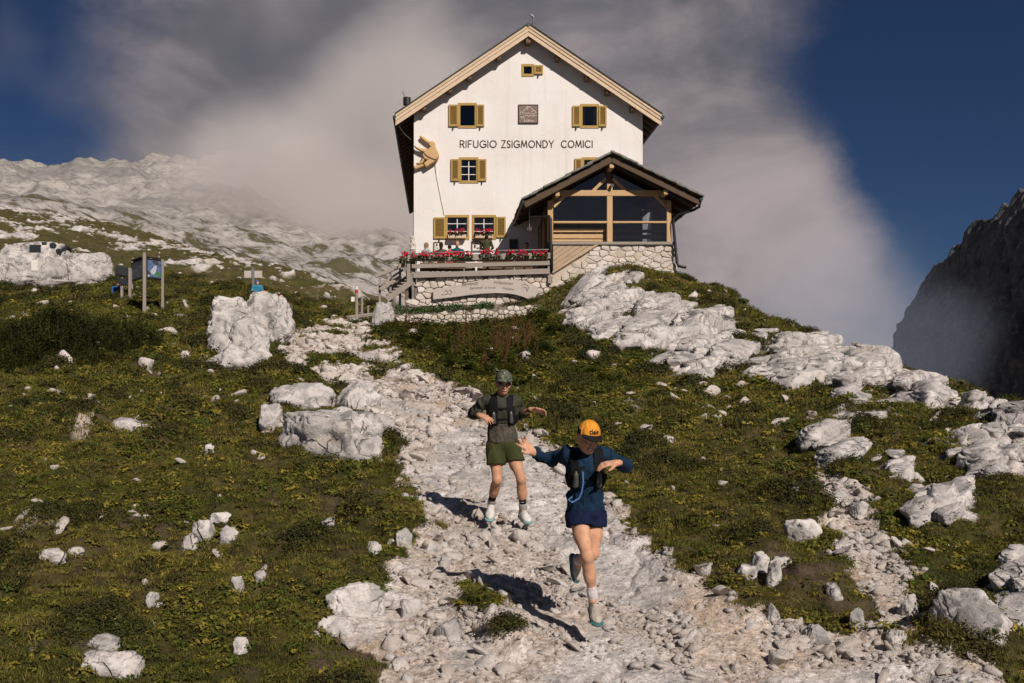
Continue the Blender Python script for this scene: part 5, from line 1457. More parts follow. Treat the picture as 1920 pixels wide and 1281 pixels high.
runner('person', 'runner in navy top and shorts with orange cap leaping down the trail, arms out', dict(
    J=dict(pelvis=(1097,958,7.68), chest=(1097,890,7.62), neck=(1099,846,7.57), head=(1103,819,7.49), shL=(1065,853,7.62), elL=(1034,864,7.84), wrL=(1001,849,7.70), shR=(1131,852,7.62), elR=(1170,874,7.56), wrR=(1159,868,7.38),
           hipL=(1083,968,7.68), knL=(1101,1043,7.42), anL=(1111,1118,7.50), hipR=(1114,968,7.71), knR=(1112,1038,7.62), anR=(1084,1053,7.95)),
    sc=.93, width=.94, head=.98, skin='skin_light', jersey='blue_jersey', shorts='navy_shorts', hem=.005, cuff=dict(L=.97, R=.86), short=dict(L=.26, R=.28), flare=.104, vest=(.42, .80, .60), vf=.115, vs=0,
    flasks=(-.085, .09), tube=((.045, .36), (.04, .28), (.05, .20), (.07, .15), (.12, .12), (.15, .14), (.12, .165)),
    hand=dict(L=dict(d=(-.75, -.15, .66), n=(.35, -.9, .2), curl=(.22, .28, .30, .35), spread=.35, side=-1, sc=1.08), R=dict(d=(-.95, -.05, -.10), n=(-.1, .35, -.9), curl=(.30, .36, .42, .48), side=1, sc=1.05)),
    heel=dict(L=(1111,1143,7.60), R=(1073,1042,8.03)), toe=dict(L=(1121,1163,7.37), R=(1082,1089,7.96)), sup=dict(L=(0, -.35, 1), R=(.72, -.65, .25)), shoe='shoe_cream', sole='sole_teal',
    sock=(('sock', -.01, .085, 'white_sock', 1.0),), look=(.16, -1, -.42), hup=(.14, -.38, 1), hair='brown_hair', cap='orange_cap', brim='black_cap', cap_text='ciele', tx=.006, side_panel=True, watch='R'))
runner('person', 'runner in olive shorts and dark long sleeved top with camouflage cap behind the orange cap', dict(
    J=dict(pelvis=(942,832,10.55), chest=(938,775,10.5), neck=(940,744,10.47), head=(944,717,10.42), shL=(909,753,10.5), elL=(888,776,10.64), wrL=(899,779,10.42), shR=(966,752,10.5), elR=(977,776,10.62), wrR=(996,768,10.44),
           hipL=(929,838,10.55), knL=(932,900,10.38), anL=(921,943,10.62), hipR=(957,838,10.55), knR=(977,898,10.34), anR=(981,953,10.44)),
    sc=1.0, width=1.0, head=1.02, skin='skin_tan', jersey='grey_jersey', jersey2='taupe_jersey', two_tone=.46, shorts='olive_shorts', hem=.03, cuff=dict(L=.85, R=.45), short=dict(L=.55, R=.46), flare=.094, vest=(.42, .78, .56), vf=.125,
    flasks=(-.09, .09), hand=dict(L=dict(d=(.72, -.55, -.30), n=(.2, .3, -.9), curl=(.3, .35, .4, .5), side=1, sc=1.12), R=dict(d=(.93, -.2, -.12), n=(.0, -.5, -.85), curl=(.35, .4, .45, .5), side=-1, sc=1.12)),
    heel=dict(L=(922,952,10.72), R=(977,968,10.54)), toe=dict(L=(917,975,10.46), R=(991,988,10.29)), sup=dict(L=(0, -.45, 1), R=(0, -.2, 1)), shoe='shoe_white', sole='sole_pale',
    sock=(('sock', -.01, .055, 'grey_sock', 1.0), ('sock_cuff', .050, .125, 'black_sock', 1.04), ('sock_stripe', .080, .086, 'white_line', 1.08)), look=(.10, -1, -.22), hup=(.05, -.2, 1), hair='dark_hair', cap='camo_cap', brim='camo_cap', glasses=True, watch='R'))

# ------------------------------------------------------------------ guests and hikers
def guest(px, py, Y, label, top, hair, hair_len=0, pose='sit', turn=0.0, floor=None, trousers='dark_trousers', skin_='skin_light', hat=None, pack=None, arm_up=False, group=None):
    """py: top of the head"""
    tp = A(px, py, Y); h = 1.36 if pose == 'sit' else 1.74
    fl_ = floor if floor is not None else tp[2]-h; k = (tp[2]-fl_)/h; c, s = math.cos(turn), math.sin(turn)
    fwd = np.array((s, -c, 0.0)); lt = np.array((c, s, 0.0)); z = np.array((0, 0, 1.0)); B = np.array((tp[0], tp[1], fl_))
    root = empty('person', tuple(B), label, 'person', group)
    seat = .48*k if pose == 'sit' else .92*k; sh = seat+.55*k; hc = B+z*(h-.115)*k+fwd*.03
    def p(l, f_, u): return B+lt*l*k+fwd*f_*k+z*u
    R_ = .014
    lo, hi = B-.62*k, B+np.array((.62*k, .62*k, (h+.08)*k))
    f = Field(lo, hi, R_)
    f.cone(p(0, 0, sh), hc-z*.03, .05*k, .05*k, .02); head_field(f, hc, (lt, fwd, z), k)
    hands = []
    for sd in (-1, 1):
        el = p(sd*.27, .06, sh-.27*k); wr = p(sd*.16, .30, sh-.30*k)
        if arm_up and sd > 0: el = p(.30, .14, sh-.10*k); wr = p(.12, .16, sh+.12*k)
        hands.append((p(sd*.19, 0, sh-.03*k), el, wr)); f.cone(el, wr, .038*k, .026*k, .02); f.cone(wr, wr+unit(wr-el)*.14*k, .032*k, .018*k, .02, (z, .6))
    body = put('body', f, MATS[skin_], root)
    t = Field(lo, hi, R_); t.cone(p(0, 0, seat), p(0, .01, sh-.08*k), .16*k, .17*k, .04, (fwd, .68)); t.cone(p(-.17, 0, sh-.05*k), p(.17, 0, sh-.05*k), .075*k, .075*k, .05); t.cone(p(0, 0, sh-.02*k), p(0, .01, sh+.04*k), .07*k, .06*k, .03)
    for a, b, c_ in hands: t.cone(a, b, .068*k, .055*k, .03); t.cone(b, b+(c_-b)*.8, .055*k, .042*k, .02)
    t.wrinkle(.02, (8, 8, 12), None, 2); put('top', t, MATS[top], root)
    g = Field(lo, hi, R_)
    for sd in (-1, 1):
        if pose == 'sit': g.cone(p(sd*.10, 0, seat), p(sd*.12, .42, seat+.02), .09*k, .07*k, .04); g.cone(p(sd*.12, .42, seat+.02), p(sd*.12, .40, .06), .065*k, .05*k, .03); g.cone(p(sd*.12, .38, .05), p(sd*.12, .52, .04), .05*k, .04*k, .02)
        else: g.cone(p(sd*.09, 0, seat), p(sd*.11, .02, .48*k), .10*k, .075*k, .04); g.cone(p(sd*.11, .02, .48*k), p(sd*.11, -.02, .06), .07*k, .05*k, .03); g.cone(p(sd*.11, -.03, .05), p(sd*.11, .14, .04), .05*k, .04*k, .02)
    put('trousers', g, MATS[trousers], root)
    q = Field(lo, hi, .012); q.ell(hc+z*.022*k-fwd*.012*k, np.array((.084, .104, .106))*k, (lt, fwd, z), 0); q.cut(hc+fwd*.03*k, fwd-z*.8)
    if hair_len: q.cone(hc-fwd*.05*k, hc-fwd*.07*k-z*hair_len, .075*k, .05*k, .03)
    put('hair', q, MATS[hair], root)
    if hat:
        q = Field(lo, hi, .012); q.ell(hc+z*.03*k, np.array((.092, .112, .108))*k, (lt, fwd, z), 0); q.cut(hc+z*.035*k, -z); put('cap', q, MATS[hat], root)
    if pack:
        q = Field(lo, hi, R_); q.cone(p(0, -.20, seat+.1*k), p(0, -.19, sh+.02*k), .15*k, .13*k, .03, (fwd, .7)); q.wrinkle(.02, (9, 9, 9), None, 2); put('backpack', q, MATS[pack], root)
    return root
for a in ((799, 455, 46.6, 'guest with fair hair and pale blue top at the left end of the terrace table', 'pale_top', 'fair_hair', .12, 'sit', 2.4), (827, 455, 47.0, 'guest with long dark hair sitting in front of the light framed notice', 'taupe_jersey', 'dark_hair', .16, 'sit', 2.9),
          (843, 459, 46.4, 'guest with short dark hair and red top seen over the railing', 'red_top', 'dark_hair', 0, 'sit', 3.1), (857, 452, 47.4, 'guest with fair hair and teal scarf facing the valley from the terrace', 'teal_top', 'fair_hair', 0, 'sit', .1)):
    guest(*a, floor=DECK)
guest(912, 441.5, 46.5, 'person in an olive hooded jacket standing on the terrace', 'olive_jacket', 'dark_hair', 0, 'stand', 2.9, floor=DECK)
guest(987, 455, 47.6, 'dark haired guest in the shade of the porch eave', 'pale_top', 'dark_hair', .1, 'sit', -.2, floor=DECK)
# ------------------------------------------------------------------ rocks
def ico(sub):
    bm = bmesh.new(); bmesh.ops.create_icosphere(bm, subdivisions=sub, radius=1.0)
    V = np.array([tuple(v.co) for v in bm.verts]); Fc = np.array([[v.index for v in f.verts] for f in bm.faces]); bm.free(); return V, Fc
ICO = {k: ico(k) for k in (1, 2, 3, 4, 5)}
def rock_mesh(name, seed, sub=4, facets=10, rough=.22, fine=.05, material='limestone', smooth=False, dims=None, boxy=1.0):
    V, Fc = ICO[sub]; P = V.copy(); rg = np.random.default_rng(seed)
    if boxy < 1: P = np.sign(P)*np.abs(P)**boxy; P /= np.abs(P).max()
    for _ in range(facets):
        n = rg.normal(size=3); n /= np.linalg.norm(n); o = (rg.uniform(.40, .82) if boxy == 1 else rg.uniform(.66, 1.15)) if sub > 2 else rg.uniform(.12, .58)
        P -= np.maximum(P @ n - o, 0)[:, None]*n*.92
    if rough: P *= (1 + rough*fbm3(P*1.4+seed*3.1, 3))[:, None]
    if dims is not None: Q = P*np.array(dims)
    else: Q = P
    if fine:
        w_ = Q*(1.0/max(1e-6, np.abs(Q).max()))
        cr = 1-2*np.abs(perlin3(w_*np.array((2.6, 2.6, 4.2))+seed*1.7)); cr2 = 1-2*np.abs(perlin3(w_*6.3+seed*.7))
        P *= (1 + fine*(.9*fbm3(w_*np.array((4, 4, 3.0))+seed, 4, .62) + .5*fbm3(w_*12+seed, 3, .6)) - fine*2.2*sstep(cr, .86, .97) - fine*1.0*sstep(cr2, .86, .97))[:, None]
    lo, hi = P.min(0), P.max(0); P = (P-(lo+hi)/2)/((hi-lo)/2)
    return mesh_np(name, P, Fc, MATS[material], smooth)
BOULD = []
def boulder(name, px, py, wpx, hpx, label, seed, dep=.8, rotz=0.0, tilt=(0, 0), sub=4, group=None, Y=None, sink=.28, cat='boulder', fine=.055, rough=.22, base=None, material='limestone', top_level=True):
    """px,py: middle of its visible foot"""
    g = on_ground(px, py) if Y is None else at(px, py, Y)
    w_, h = wpx/F*g.y, hpx/F*g.y
    me = rock_mesh(name, seed, sub, 16, rough, fine, material, sub >= 4, (w_, w_*dep, h), .6)
    o = link(name, me, None, (g.x, g.y + w_*dep*.25, g.z + h*(.5-sink)))
    o.scale = (w_/2, w_*dep/2, h/2*(1+2*sink)); o.rotation_euler = (tilt[0], tilt[1], rotz)
    tag(o, label, cat, group); BOULD.append(o); return o
big = [
 # outcrop beside the upper trail
 ('boulder', 428, 652, 126, 96, 'broad pitted limestone block on the left of the outcrop beside the upper trail', 31, .8, .2, 5),
 ('boulder', 503, 640, 96, 92, 'rounded limestone block with hikers behind it on the right of the outcrop', 132, .8, -.2, 5),
 ('boulder', 462, 668, 92, 76, 'upright pitted limestone block in the middle of the outcrop', 33, .7, .5, 5),
 ('boulder', 412, 664, 66, 44, 'jagged pointed limestone block low in the outcrop', 34, .7, .1, 4),
 ('boulder', 436, 694, 108, 50, 'flat topped limestone slab at the foot of the outcrop', 35, .7, -.1, 5),
 ('boulder', 482, 684, 56, 42, 'small tilted limestone block at the right foot of the outcrop', 36, .7, .6, 4),
 # boulder in the left foreground of the trail
 ('boulder', 618, 846, 222, 84, 'large pale limestone boulder with grey streaks left of the trail', 51, .75, -.25, 5),
 ('boulder', 565, 768, 130, 50, 'ragged white limestone ledge behind the large boulder', 42, .7, .2, 5),
 ('boulder', 508, 806, 50, 50, 'narrow upright limestone block left of the large boulder', 43, .8, .2, 4),
 ('boulder', 662, 768, 78, 56, 'long sloping limestone rib between large boulder and trail', 44, 1.4, .6, 5),
 ('boulder', 700, 820, 60, 40, 'low limestone rib at the trail edge beside the large boulder', 45, 1.3, .7, 4),
 # right foreground
 ('boulder', 1828, 1182, 142, 74, 'long smooth tilted boulder at the lower right', 61, .55, -.55, 5),
 ('boulder', 1510, 1016, 74, 42, 'pale wedge shaped rock standing alone in the right hand turf', 62, .6, .1, 4),
 ('boulder', 1400, 1084, 40, 26, 'small round rock left of the three rock cluster in the right turf', 63, .8, .3, 4),
 ('boulder', 1428, 1072, 46, 34, 'blocky rock in the middle of the rock cluster in the right turf', 64, .8, -.2, 4),
 ('boulder', 1457, 1096, 34, 44, 'upright slanted rock in the cluster in the right turf', 65, .7, .5, 4),
 ('boulder', 1468, 1062, 36, 18, 'flat rock at the right of the cluster in the right turf', 66, .8, 0, 4),
 ('boulder', 1567, 1124, 34, 30, 'round pale rock sunk in the turf near the gravel strip', 67, .9, 0, 4),
 ('boulder', 1708, 1158, 38, 44, 'upright angular rock beside the gravel strip', 68, .8, .3, 4),
 ('boulder', 1752, 1118, 24, 26, 'small block left of the long tilted boulder', 69, .9, .3, 4),
 ('boulder', 1612, 1176, 36, 34, 'pale wedge at the tip of the right turf tongue', 70, .7, .8, 4),
 ('boulder', 1536, 1212, 52, 38, 'elongated rock at the lower edge of the right turf', 71, .6, -.6, 4),
 ('boulder', 1450, 1166, 26, 32, 'cube shaped rock on the trail edge below the right turf', 72, .9, .2, 4),
 ('boulder', 1686, 1208, 38, 24, 'flat rock on the gravel below the strip', 73, .9, .2, 4),
 ('boulder', 1616, 964, 38, 24, 'pale rock at the head of the gravel strip', 74, .8, .1, 4),
 ('boulder', 1576, 944, 46, 22, 'flat rock slab above the gravel strip', 75, .8, -.2, 4),
 # left turf
 ('boulder', 243, 812, 88, 28, 'low white rock showing in the upper left turf', 81, .7, .1, 4),
 ('boulder', 380, 1012, 48, 36, 'pale block at the back of the stone group in the left turf', 82, .8, .4, 4),
 ('boulder', 430, 1022, 46, 34, 'bright angular stone at the right of the stone group in the left turf', 83, .8, -.4, 4),
 ('boulder', 354, 1031, 34, 30, 'rounded stone at the left of the stone group in the left turf', 84, .9, .1, 4),
 ('boulder', 410, 982, 44, 18, 'thin slab behind the stone group in the left turf', 85, .7, .3, 4),
 ('boulder', 88, 1054, 68, 24, 'long flat white stone near the left edge', 86, .7, .1, 4),
 ('boulder', 140, 1042, 36, 14, 'small flat stone right of the long flat white stone', 87, .7, -.1, 4),
 ('boulder', 443, 1114, 28, 32, 'grey upright stone in the lower left turf', 88, .8, .2, 4),
 ('boulder', 487, 1090, 26, 18, 'blocky stone right of the grey upright stone', 89, .8, .2, 4),
 ('boulder', 285, 1135, 30, 24, 'rounded white stone in the lower left turf', 90, .8, .2, 4),
 ('boulder', 205, 1270, 116, 44, 'broad flat limestone slab in the lower left corner', 91, .8, .1, 5),
 ('boulder', 190, 1222, 60, 30, 'jagged limestone ledge above the broad flat slab', 92, .8, .5, 4),
 ('boulder', 452, 1224, 36, 26, 'rough pale stone near the lower edge of the left turf', 93, .8, .2, 4),
 ('boulder', 390, 852, 22, 20, 'small upright white stone in the middle of the left turf', 94, .8, .2, 3),
 ('boulder', 700, 1038, 30, 22, 'rough pale stone in the turf left of the lower trail', 95, .8, .2, 4),
 # on the trail
 ('boulder', 757, 1026, 32, 34, 'white cube like stone at the left trail edge', 96, .8, .3, 4),
 ('boulder', 842, 1202, 50, 40, 'angular white block below the heather tuft on the trail', 97, .8, .2, 4),
 ('boulder', 772, 1158, 44, 34, 'squared block resting on the left slab of the trail', 98, .8, .5, 4),
 ('boulder', 834, 1064, 28, 20, 'flat topped stone above the heather tuft on the trail', 99, .8, .1, 4),
 ('boulder', 806, 1040, 28, 20, 'pale stone among rubble beside the shadow on the trail', 100, .8, .2, 4),
 ('boulder', 660, 1150, 120, 56, 'broad bulging limestone slab at the left trail edge', 101, .9, .3, 5),
 ('boulder', 625, 1188, 70, 30, 'low rounded limestone slab below the broad bulging slab', 102, .9, .3, 4),
 # rock at the end of the dry-stone wall
 ('boulder', 718, 612, 44, 46, 'fluted upright rock at the left end of the dry stone wall', 111, .7, .1, 4)]
for nm, px_, py_, w_, h_, lab, sd, dp, rz, sb_ in big:
    boulder(nm, px_, py_, w_, h_, lab, sd, dp, rz, (0, .0), sb_)
# fractured bedrock ribs: tilted slabs lying along the grooves
SLABS = [rock_mesh('rock_slab', 400+k, 4, 9, .10, .075, 'limestone', True, (1, 2.2, .7), .42) for k in range(8)]
def rib(zone_ids, n, size, label, seed):
    r = np.random.default_rng(seed); P = [Z_KARST[i] for i in zone_ids]; allp = np.concatenate(P); c = allp.mean(0)
    root = empty('rock_rib', (float(c[0]), float(c[1]), ground_z(c[0], c[1])), label, 'rock'); got = []; tries = 0
    while len(got) < n and tries < 6000:
        tries += 1; q = P[int(r.integers(len(P)))]; lo, hi = q.min(0), q.max(0); x, y = r.uniform(lo, hi)
        if poly_sd(np.array([x]), np.array([y]), q)[0] > -.1 or y > 42.5: continue
        L = size*r.uniform(.7, 1.5)*np.clip(y/26, .55, 1.1)*(1.35 if r.random() < .2 else .85); w_ = L*r.uniform(.26, .5)
        if any((x-a)**2+(y-b)**2 < (.44*(w_+d))**2 for a, b, d in got): continue
        got.append((x, y, w_)); z = ground_z(x, y); dx = (zbase(x+.6, y)-zbase(x-.6, y))/1.2; dy = (zbase(x, y+.6)-zbase(x, y-.6))/1.2
        yaw = -R(38)+r.normal(0, .16); h = w_*r.uniform(.55, .95); f_ = np.array((math.sin(-yaw), math.cos(-yaw))); sl_ = float(dx*f_[0]+dy*f_[1]); cr_ = float(dx*f_[1]-dy*f_[0])
        o = link('rock_slab', SLABS[int(r.integers(8))], root, (x, y, z+h*r.uniform(-.12, .10)))
        o.scale = (w_, L, h); o.rotation_euler = (math.atan(sl_)*.8+r.normal(0, .07), -math.atan(cr_)*.6+r.normal(0, .12)-.15, yaw)
    return root
rib([0], 84, .85, 'steep rib of fractured pale limestone running down from the porch wall', 1)
rib([1], 120, .72, 'long rib of fractured pale limestone along the right hand skyline', 2)
rib([2, 8], 14, .70, 'broken limestone ledges in the turf below the long skyline rib', 3)
rib([3, 9], 26, .62, 'grey fractured limestone ledges at the right edge below the skyline rib', 4)
rib([4, 5], 24, .55, 'shaded limestone ledges beside the gravel strip at the lower right', 5)
rib([6, 7], 9, .60, 'small pale limestone ledges on the grass slope behind the porch rib', 6)
# memorial rock with plaques at the far left
mem = []
for px_, py_, w_, h_, lab, sd in ((60, 532, 180, 78, 'broad memorial rock with dark plaques at the far left', 121), (165, 534, 90, 62, 'right shoulder of pale rock next to the memorial rock', 122), (90, 548, 230, 26, 'low rock ledge beneath the memorial rock', 123)):
    mem.append(boulder('memorial_rock' if sd == 121 else 'boulder', px_, py_, w_, h_, lab, sd, .45, .05, (0, 0), 5, None, 39.0, .1, 'rock', .05, .14))
bpy.context.view_layer.update()
from mathutils.bvhtree import BVHTree
def hit(o, px, py):
    M = o.matrix_world; me = o.data
    bv = BVHTree.FromPolygons([M @ v.co for v in me.vertices], [tuple(p.vertices) for p in me.polygons])
    return bv.ray_cast(Vector((0, 0, 0)), at(px, py, 1).normalized())
for (x0, y0, x1, y1, m_, lab) in ((55,459,76,474,'dark_plaque','largest dark rectangular plaque on the memorial rock'), (78,454,87,459,'dark_plaque','small dark plaque at the top of the memorial rock'), (92,455,105,464,'dark_plaque','dark rounded plaque near the top of the memorial rock'), (104,466,115,474,'dark_plaque','dark small rectangular plaque below the rounded one'), (114,457,126,476,'dark_plaque','dark shield shaped plaque on the memorial rock'), (58,488,70,508,'white_line','pale upright tablet below the largest dark plaque')):
    h_ = hit(mem[0], (x0+x1)/2, (y0+y1)/2); yy = (h_[0].y if h_[0] else 38.6)-.05
    a, b = at(x0, y1, yy), at(x1, y0, yy); w2, h2 = (b.x-a.x)/2, (b.z-a.z)/2; cx_, cz_ = (a.x+b.x)/2, (a.z+b.z)/2
    q = MB()
    if 'shield' in lab: q.prism([(cx_-w2*.5, a.z), (cx_+w2*.4, a.z), (b.x, b.z-h2*.6), (cx_+w2*.1, b.z), (a.x, b.z-h2*.5)], yy, yy+.5)
    elif 'rounded' in lab: q.prism([(cx_+w2*math.cos(k*math.pi/5), cz_+h2*math.sin(k*math.pi/5)) for k in range(10)], yy, yy+.5)
    else: q.box(a.x, b.x, yy, yy+.5, a.z, b.z)
    tag(q.build('memorial_plaque', MATS[m_], None, .01), lab, 'plaque')

# ------------------------------------------------------------------ loose stones
KINDS = [rock_mesh('loose_stone', 200+k, 2, 9, .2, .0, 'loose_stone') for k in range(8)]
KSM = [rock_mesh('gravel_piece', 230+k, 1, 7, .2, .0, 'loose_stone') for k in range(6)]
def scatter(name, P, rot, scl, idx_, tint, meshes, label):
    coll = bpy.data.collections.new(name + '_kinds')
    for k, me in enumerate(meshes): coll.objects.link(bpy.data.objects.new('%s_%02d' % (name, k), me))
    me = bpy.data.meshes.new(name); me.vertices.add(len(P)); me.vertices.foreach_set('co', np.ascontiguousarray(P, np.float32).ravel())
    for nm, ty, arr, key in (('rot', 'FLOAT_VECTOR', rot, 'vector'), ('scl', 'FLOAT_VECTOR', scl, 'vector'), ('tint', 'FLOAT', tint, 'value')):
        a_ = me.attributes.new(nm, ty, 'POINT'); a_.data.foreach_set(key, np.ascontiguousarray(arr, np.float32).ravel())
    a_ = me.attributes.new('idx', 'INT', 'POINT'); a_.data.foreach_set('value', np.ascontiguousarray(idx_, np.int32))
    o = link(name, me); tag(o, label, kind='stuff')
    ng = bpy.data.node_groups.new(name, 'GeometryNodeTree')
    ng.interface.new_socket('Geometry', in_out='INPUT', socket_type='NodeSocketGeometry'); ng.interface.new_socket('Geometry', in_out='OUTPUT', socket_type='NodeSocketGeometry')
    N = ng.nodes; gi = N.new('NodeGroupInput'); go = N.new('NodeGroupOutput'); ip = N.new('GeometryNodeInstanceOnPoints'); ci = N.new('GeometryNodeCollectionInfo')
    ci.inputs['Collection'].default_value = coll; ci.inputs['Separate Children'].default_value = True; ci.inputs['Reset Children'].default_value = True
    ng.links.new(gi.outputs[0], ip.inputs['Points']); ng.links.new(ci.outputs[0], ip.inputs['Instance']); ip.inputs['Pick Instance'].default_value = True
    for nm, ty, sk in (('idx', 'INT', 'Instance Index'), ('rot', 'FLOAT_VECTOR', 'Rotation'), ('scl', 'FLOAT_VECTOR', 'Scale')):
        na = N.new('GeometryNodeInputNamedAttribute'); na.data_type = ty; na.inputs[0].default_value = nm
        ng.links.new([s for s in na.outputs if s.enabled][0], ip.inputs[sk])
    ng.links.new(ip.outputs[0], go.inputs[0])
    md = o.modifiers.new('scatter', 'NODES'); md.node_group = ng
    return o
AREA = (GY*(U1-U0)/(NC-1)) * (GY*math.log(Y1/Y0)/(NR-1))
INV = (GX/GY > -.47) & (GX/GY < .61) & (GY > 5.5)
def sample(weight, n, rg):
    wgt = (weight*AREA*INV).ravel(); c = np.cumsum(wgt); k = np.searchsorted(c, rg.random(n)*c[-1]); k = np.clip(k, 0, NR*NC-1)
    r_, c_ = k//NC, k % NC; yy = GY[r_, c_]*(1+(rg.random(n)-.5)*math.log(Y1/Y0)/(NR-1)); uu = GX[r_, c_]/GY[r_, c_]+(rg.random(n)-.5)*(U1-U0)/(NC-1)
    x = uu*yy; return x, yy, bil(ZG, x, yy), r_, c_
rg = np.random.default_rng(77)
gravel = np.clip(PATHG-ROCKG*.93, 0, 1)*(1-.8*np.clip(SOILG, 0, 1))
clump = .10 + sstep(fbm2(GX.ravel()*1.1+9, GY.ravel()*1.1, 3), -.02, .32).reshape(NR, NC)
x1, y1, z1, _, _ = sample(gravel*clump*(1/(1+(GY/16)**2)), 30000, rg)
s1 = np.exp(rg.normal(np.log(.0115), .78, len(x1))).clip(.006, .10)*np.clip(y1/10, .8, 1.9)
x2, y2, z2, _, _ = sample(GRASSG*(.25+sstep(fbm2(GX.ravel()*.35+3, GY.ravel()*.35+1, 3), .0, .4).reshape(NR, NC))*(1/(1+(GY/18)**2)), 1700, rg)
s2 = np.exp(rg.normal(np.log(.040), .55, len(x2))).clip(.018, .13)*np.clip(y2/12, .7, 1.8)
xs_, ys_, zs_, ss_ = (np.concatenate(q) for q in ((x1, x2), (y1, y2), (z1, z2), (s1, s2)))
onp = np.r_[np.ones(len(x1), bool), np.zeros(len(x2), bool)]
# keep clear of the runners' feet
vis = (PX+F*xs_/ys_ > 2) & (PX+F*xs_/ys_ < 1918) & (PY-F*zs_/ys_ < 1285) & (PY-F*zs_/ys_ > 590)
key = (ss_/ys_)*vis; ip_ = np.where(onp)[0]; ig_ = np.where(~onp)[0]
top = np.r_[ip_[np.argsort(-key[ip_])[:135]], ig_[np.argsort(-key[ig_])[:110]]]; rest = np.setdiff1d(np.arange(len(xs_)), top)
trail_mid = lambda Yv: np.interp(Yv, [7, 9, 12, 16, 22, 30, 40], [.9, .9, .6, .2, -1.0, -2.5, -4.0])
for i in top:
    if onp[i]:
        if ys_[i] < 9.3: lab, gr = 'pale angular stone in the loose rubble of the lower trail', 'rubble stones on the lower trail'
        elif ys_[i] < 15: lab, gr = 'pale angular stone on the trail near the runners', 'rubble stones near the runners'
        else: lab, gr = 'pale angular stone on the upper trail towards the hut', 'rubble stones on the upper trail'
    elif xs_[i] < trail_mid(ys_[i]): lab, gr = 'small white stone lying in the turf left of the trail', 'scattered stones in the left turf'
    else: lab, gr = 'small white stone lying in the turf right of the trail', 'scattered stones in the right turf'
    r_ = float(ss_[i]); o = link('stone', KINDS[int(i) % 8], None, (float(xs_[i]), float(ys_[i]), float(zs_[i])+r_*(.22 if onp[i] else .25)))
    o.scale = (r_*rg.uniform(.8, 1.3), r_*rg.uniform(.8, 1.2), r_*rg.uniform(.45, .95)); o.rotation_euler = (rg.uniform(-.4, .4), rg.uniform(-.4, .4), rg.uniform(0, 6.28)); tag(o, lab, 'stone', gr)
n = len(rest); S_ = ss_[rest]
scatter('gravel', np.stack([xs_[rest], ys_[rest], zs_[rest]+S_*np.where(onp[rest], .15, .35)], 1), np.stack([rg.uniform(-.6, .6, n), rg.uniform(-.6, .6, n), rg.uniform(0, 6.28, n)], 1), np.stack([S_*rg.uniform(.8, 1.35, n), S_*rg.uniform(.8, 1.2, n), S_*rg.uniform(.5, .9, n)], 1), rg.integers(0, 6, n), rg.random(n), KSM, 'loose limestone gravel covering the trail')

# ------------------------------------------------------------------ turf, heath and herbs
def blades(n, rad, h0, h1, wd, lean, seed, mat_, bend=.5, name='turf_tuft'):
    r = np.random.default_rng(seed); a = r.uniform(0, 6.283, n); d = rad*np.sqrt(r.random(n)); b = np.stack([d*np.cos(a), d*np.sin(a), np.zeros(n)-.01], 1)
    th = r.uniform(0, 6.283, n); ln = r.uniform(.2, 1, n)*lean; h = r.uniform(h0, h1, n)
    dr = np.stack([np.cos(th)*ln, np.sin(th)*ln, np.ones(n)], 1); dr /= np.linalg.norm(dr, axis=1, keepdims=True)
    ph = r.uniform(0, 6.283, n); sd_ = np.stack([np.cos(ph), np.sin(ph), np.zeros(n)], 1)*wd
    mid = b+dr*(h*.55)[:, None]; tip = b+dr*h[:, None]+np.stack([np.cos(th), np.sin(th), -.4*np.ones(n)], 1)*(h*bend*ln)[:, None]
    V = np.stack([b-sd_, b+sd_, mid+sd_*.8, mid-sd_*.8, tip], 1).reshape(-1, 3); k = np.arange(n)*5
    Fc = np.concatenate([np.stack([k, k+1, k+2], 1), np.stack([k, k+2, k+3], 1), np.stack([k+3, k+2, k+4], 1)])
    return mesh_np(name, V, Fc, MATS[mat_])
def leafball(n, rad, hgt, leaf, seed, mat_, name, up_bias=.5):
    r = np.random.default_rng(seed); u = r.normal(size=(n, 3)); u /= np.linalg.norm(u, axis=1, keepdims=True); u[:, 2] = np.abs(u[:, 2])
    p = u*(r.random(n)**.45)[:, None]*np.array((rad, rad, hgt))
    nrm_ = u+r.normal(size=(n, 3))*.55+np.array((0, 0, up_bias)); nrm_ /= np.linalg.norm(nrm_, axis=1, keepdims=True)
    t1 = np.cross(nrm_, r.normal(size=(n, 3))); t1 /= np.linalg.norm(t1, axis=1, keepdims=True); t2 = np.cross(nrm_, t1); L = leaf*r.uniform(.6, 1.25, n)[:, None]
    V = np.stack([p-t1*L, p+t2*L*.55, p+t1*L, p-t2*L*.55], 1).reshape(-1, 3); k = np.arange(n)*4
    return mesh_np(name, V, np.stack([k, k+1, k+2, k+3], 1), MATS[mat_])
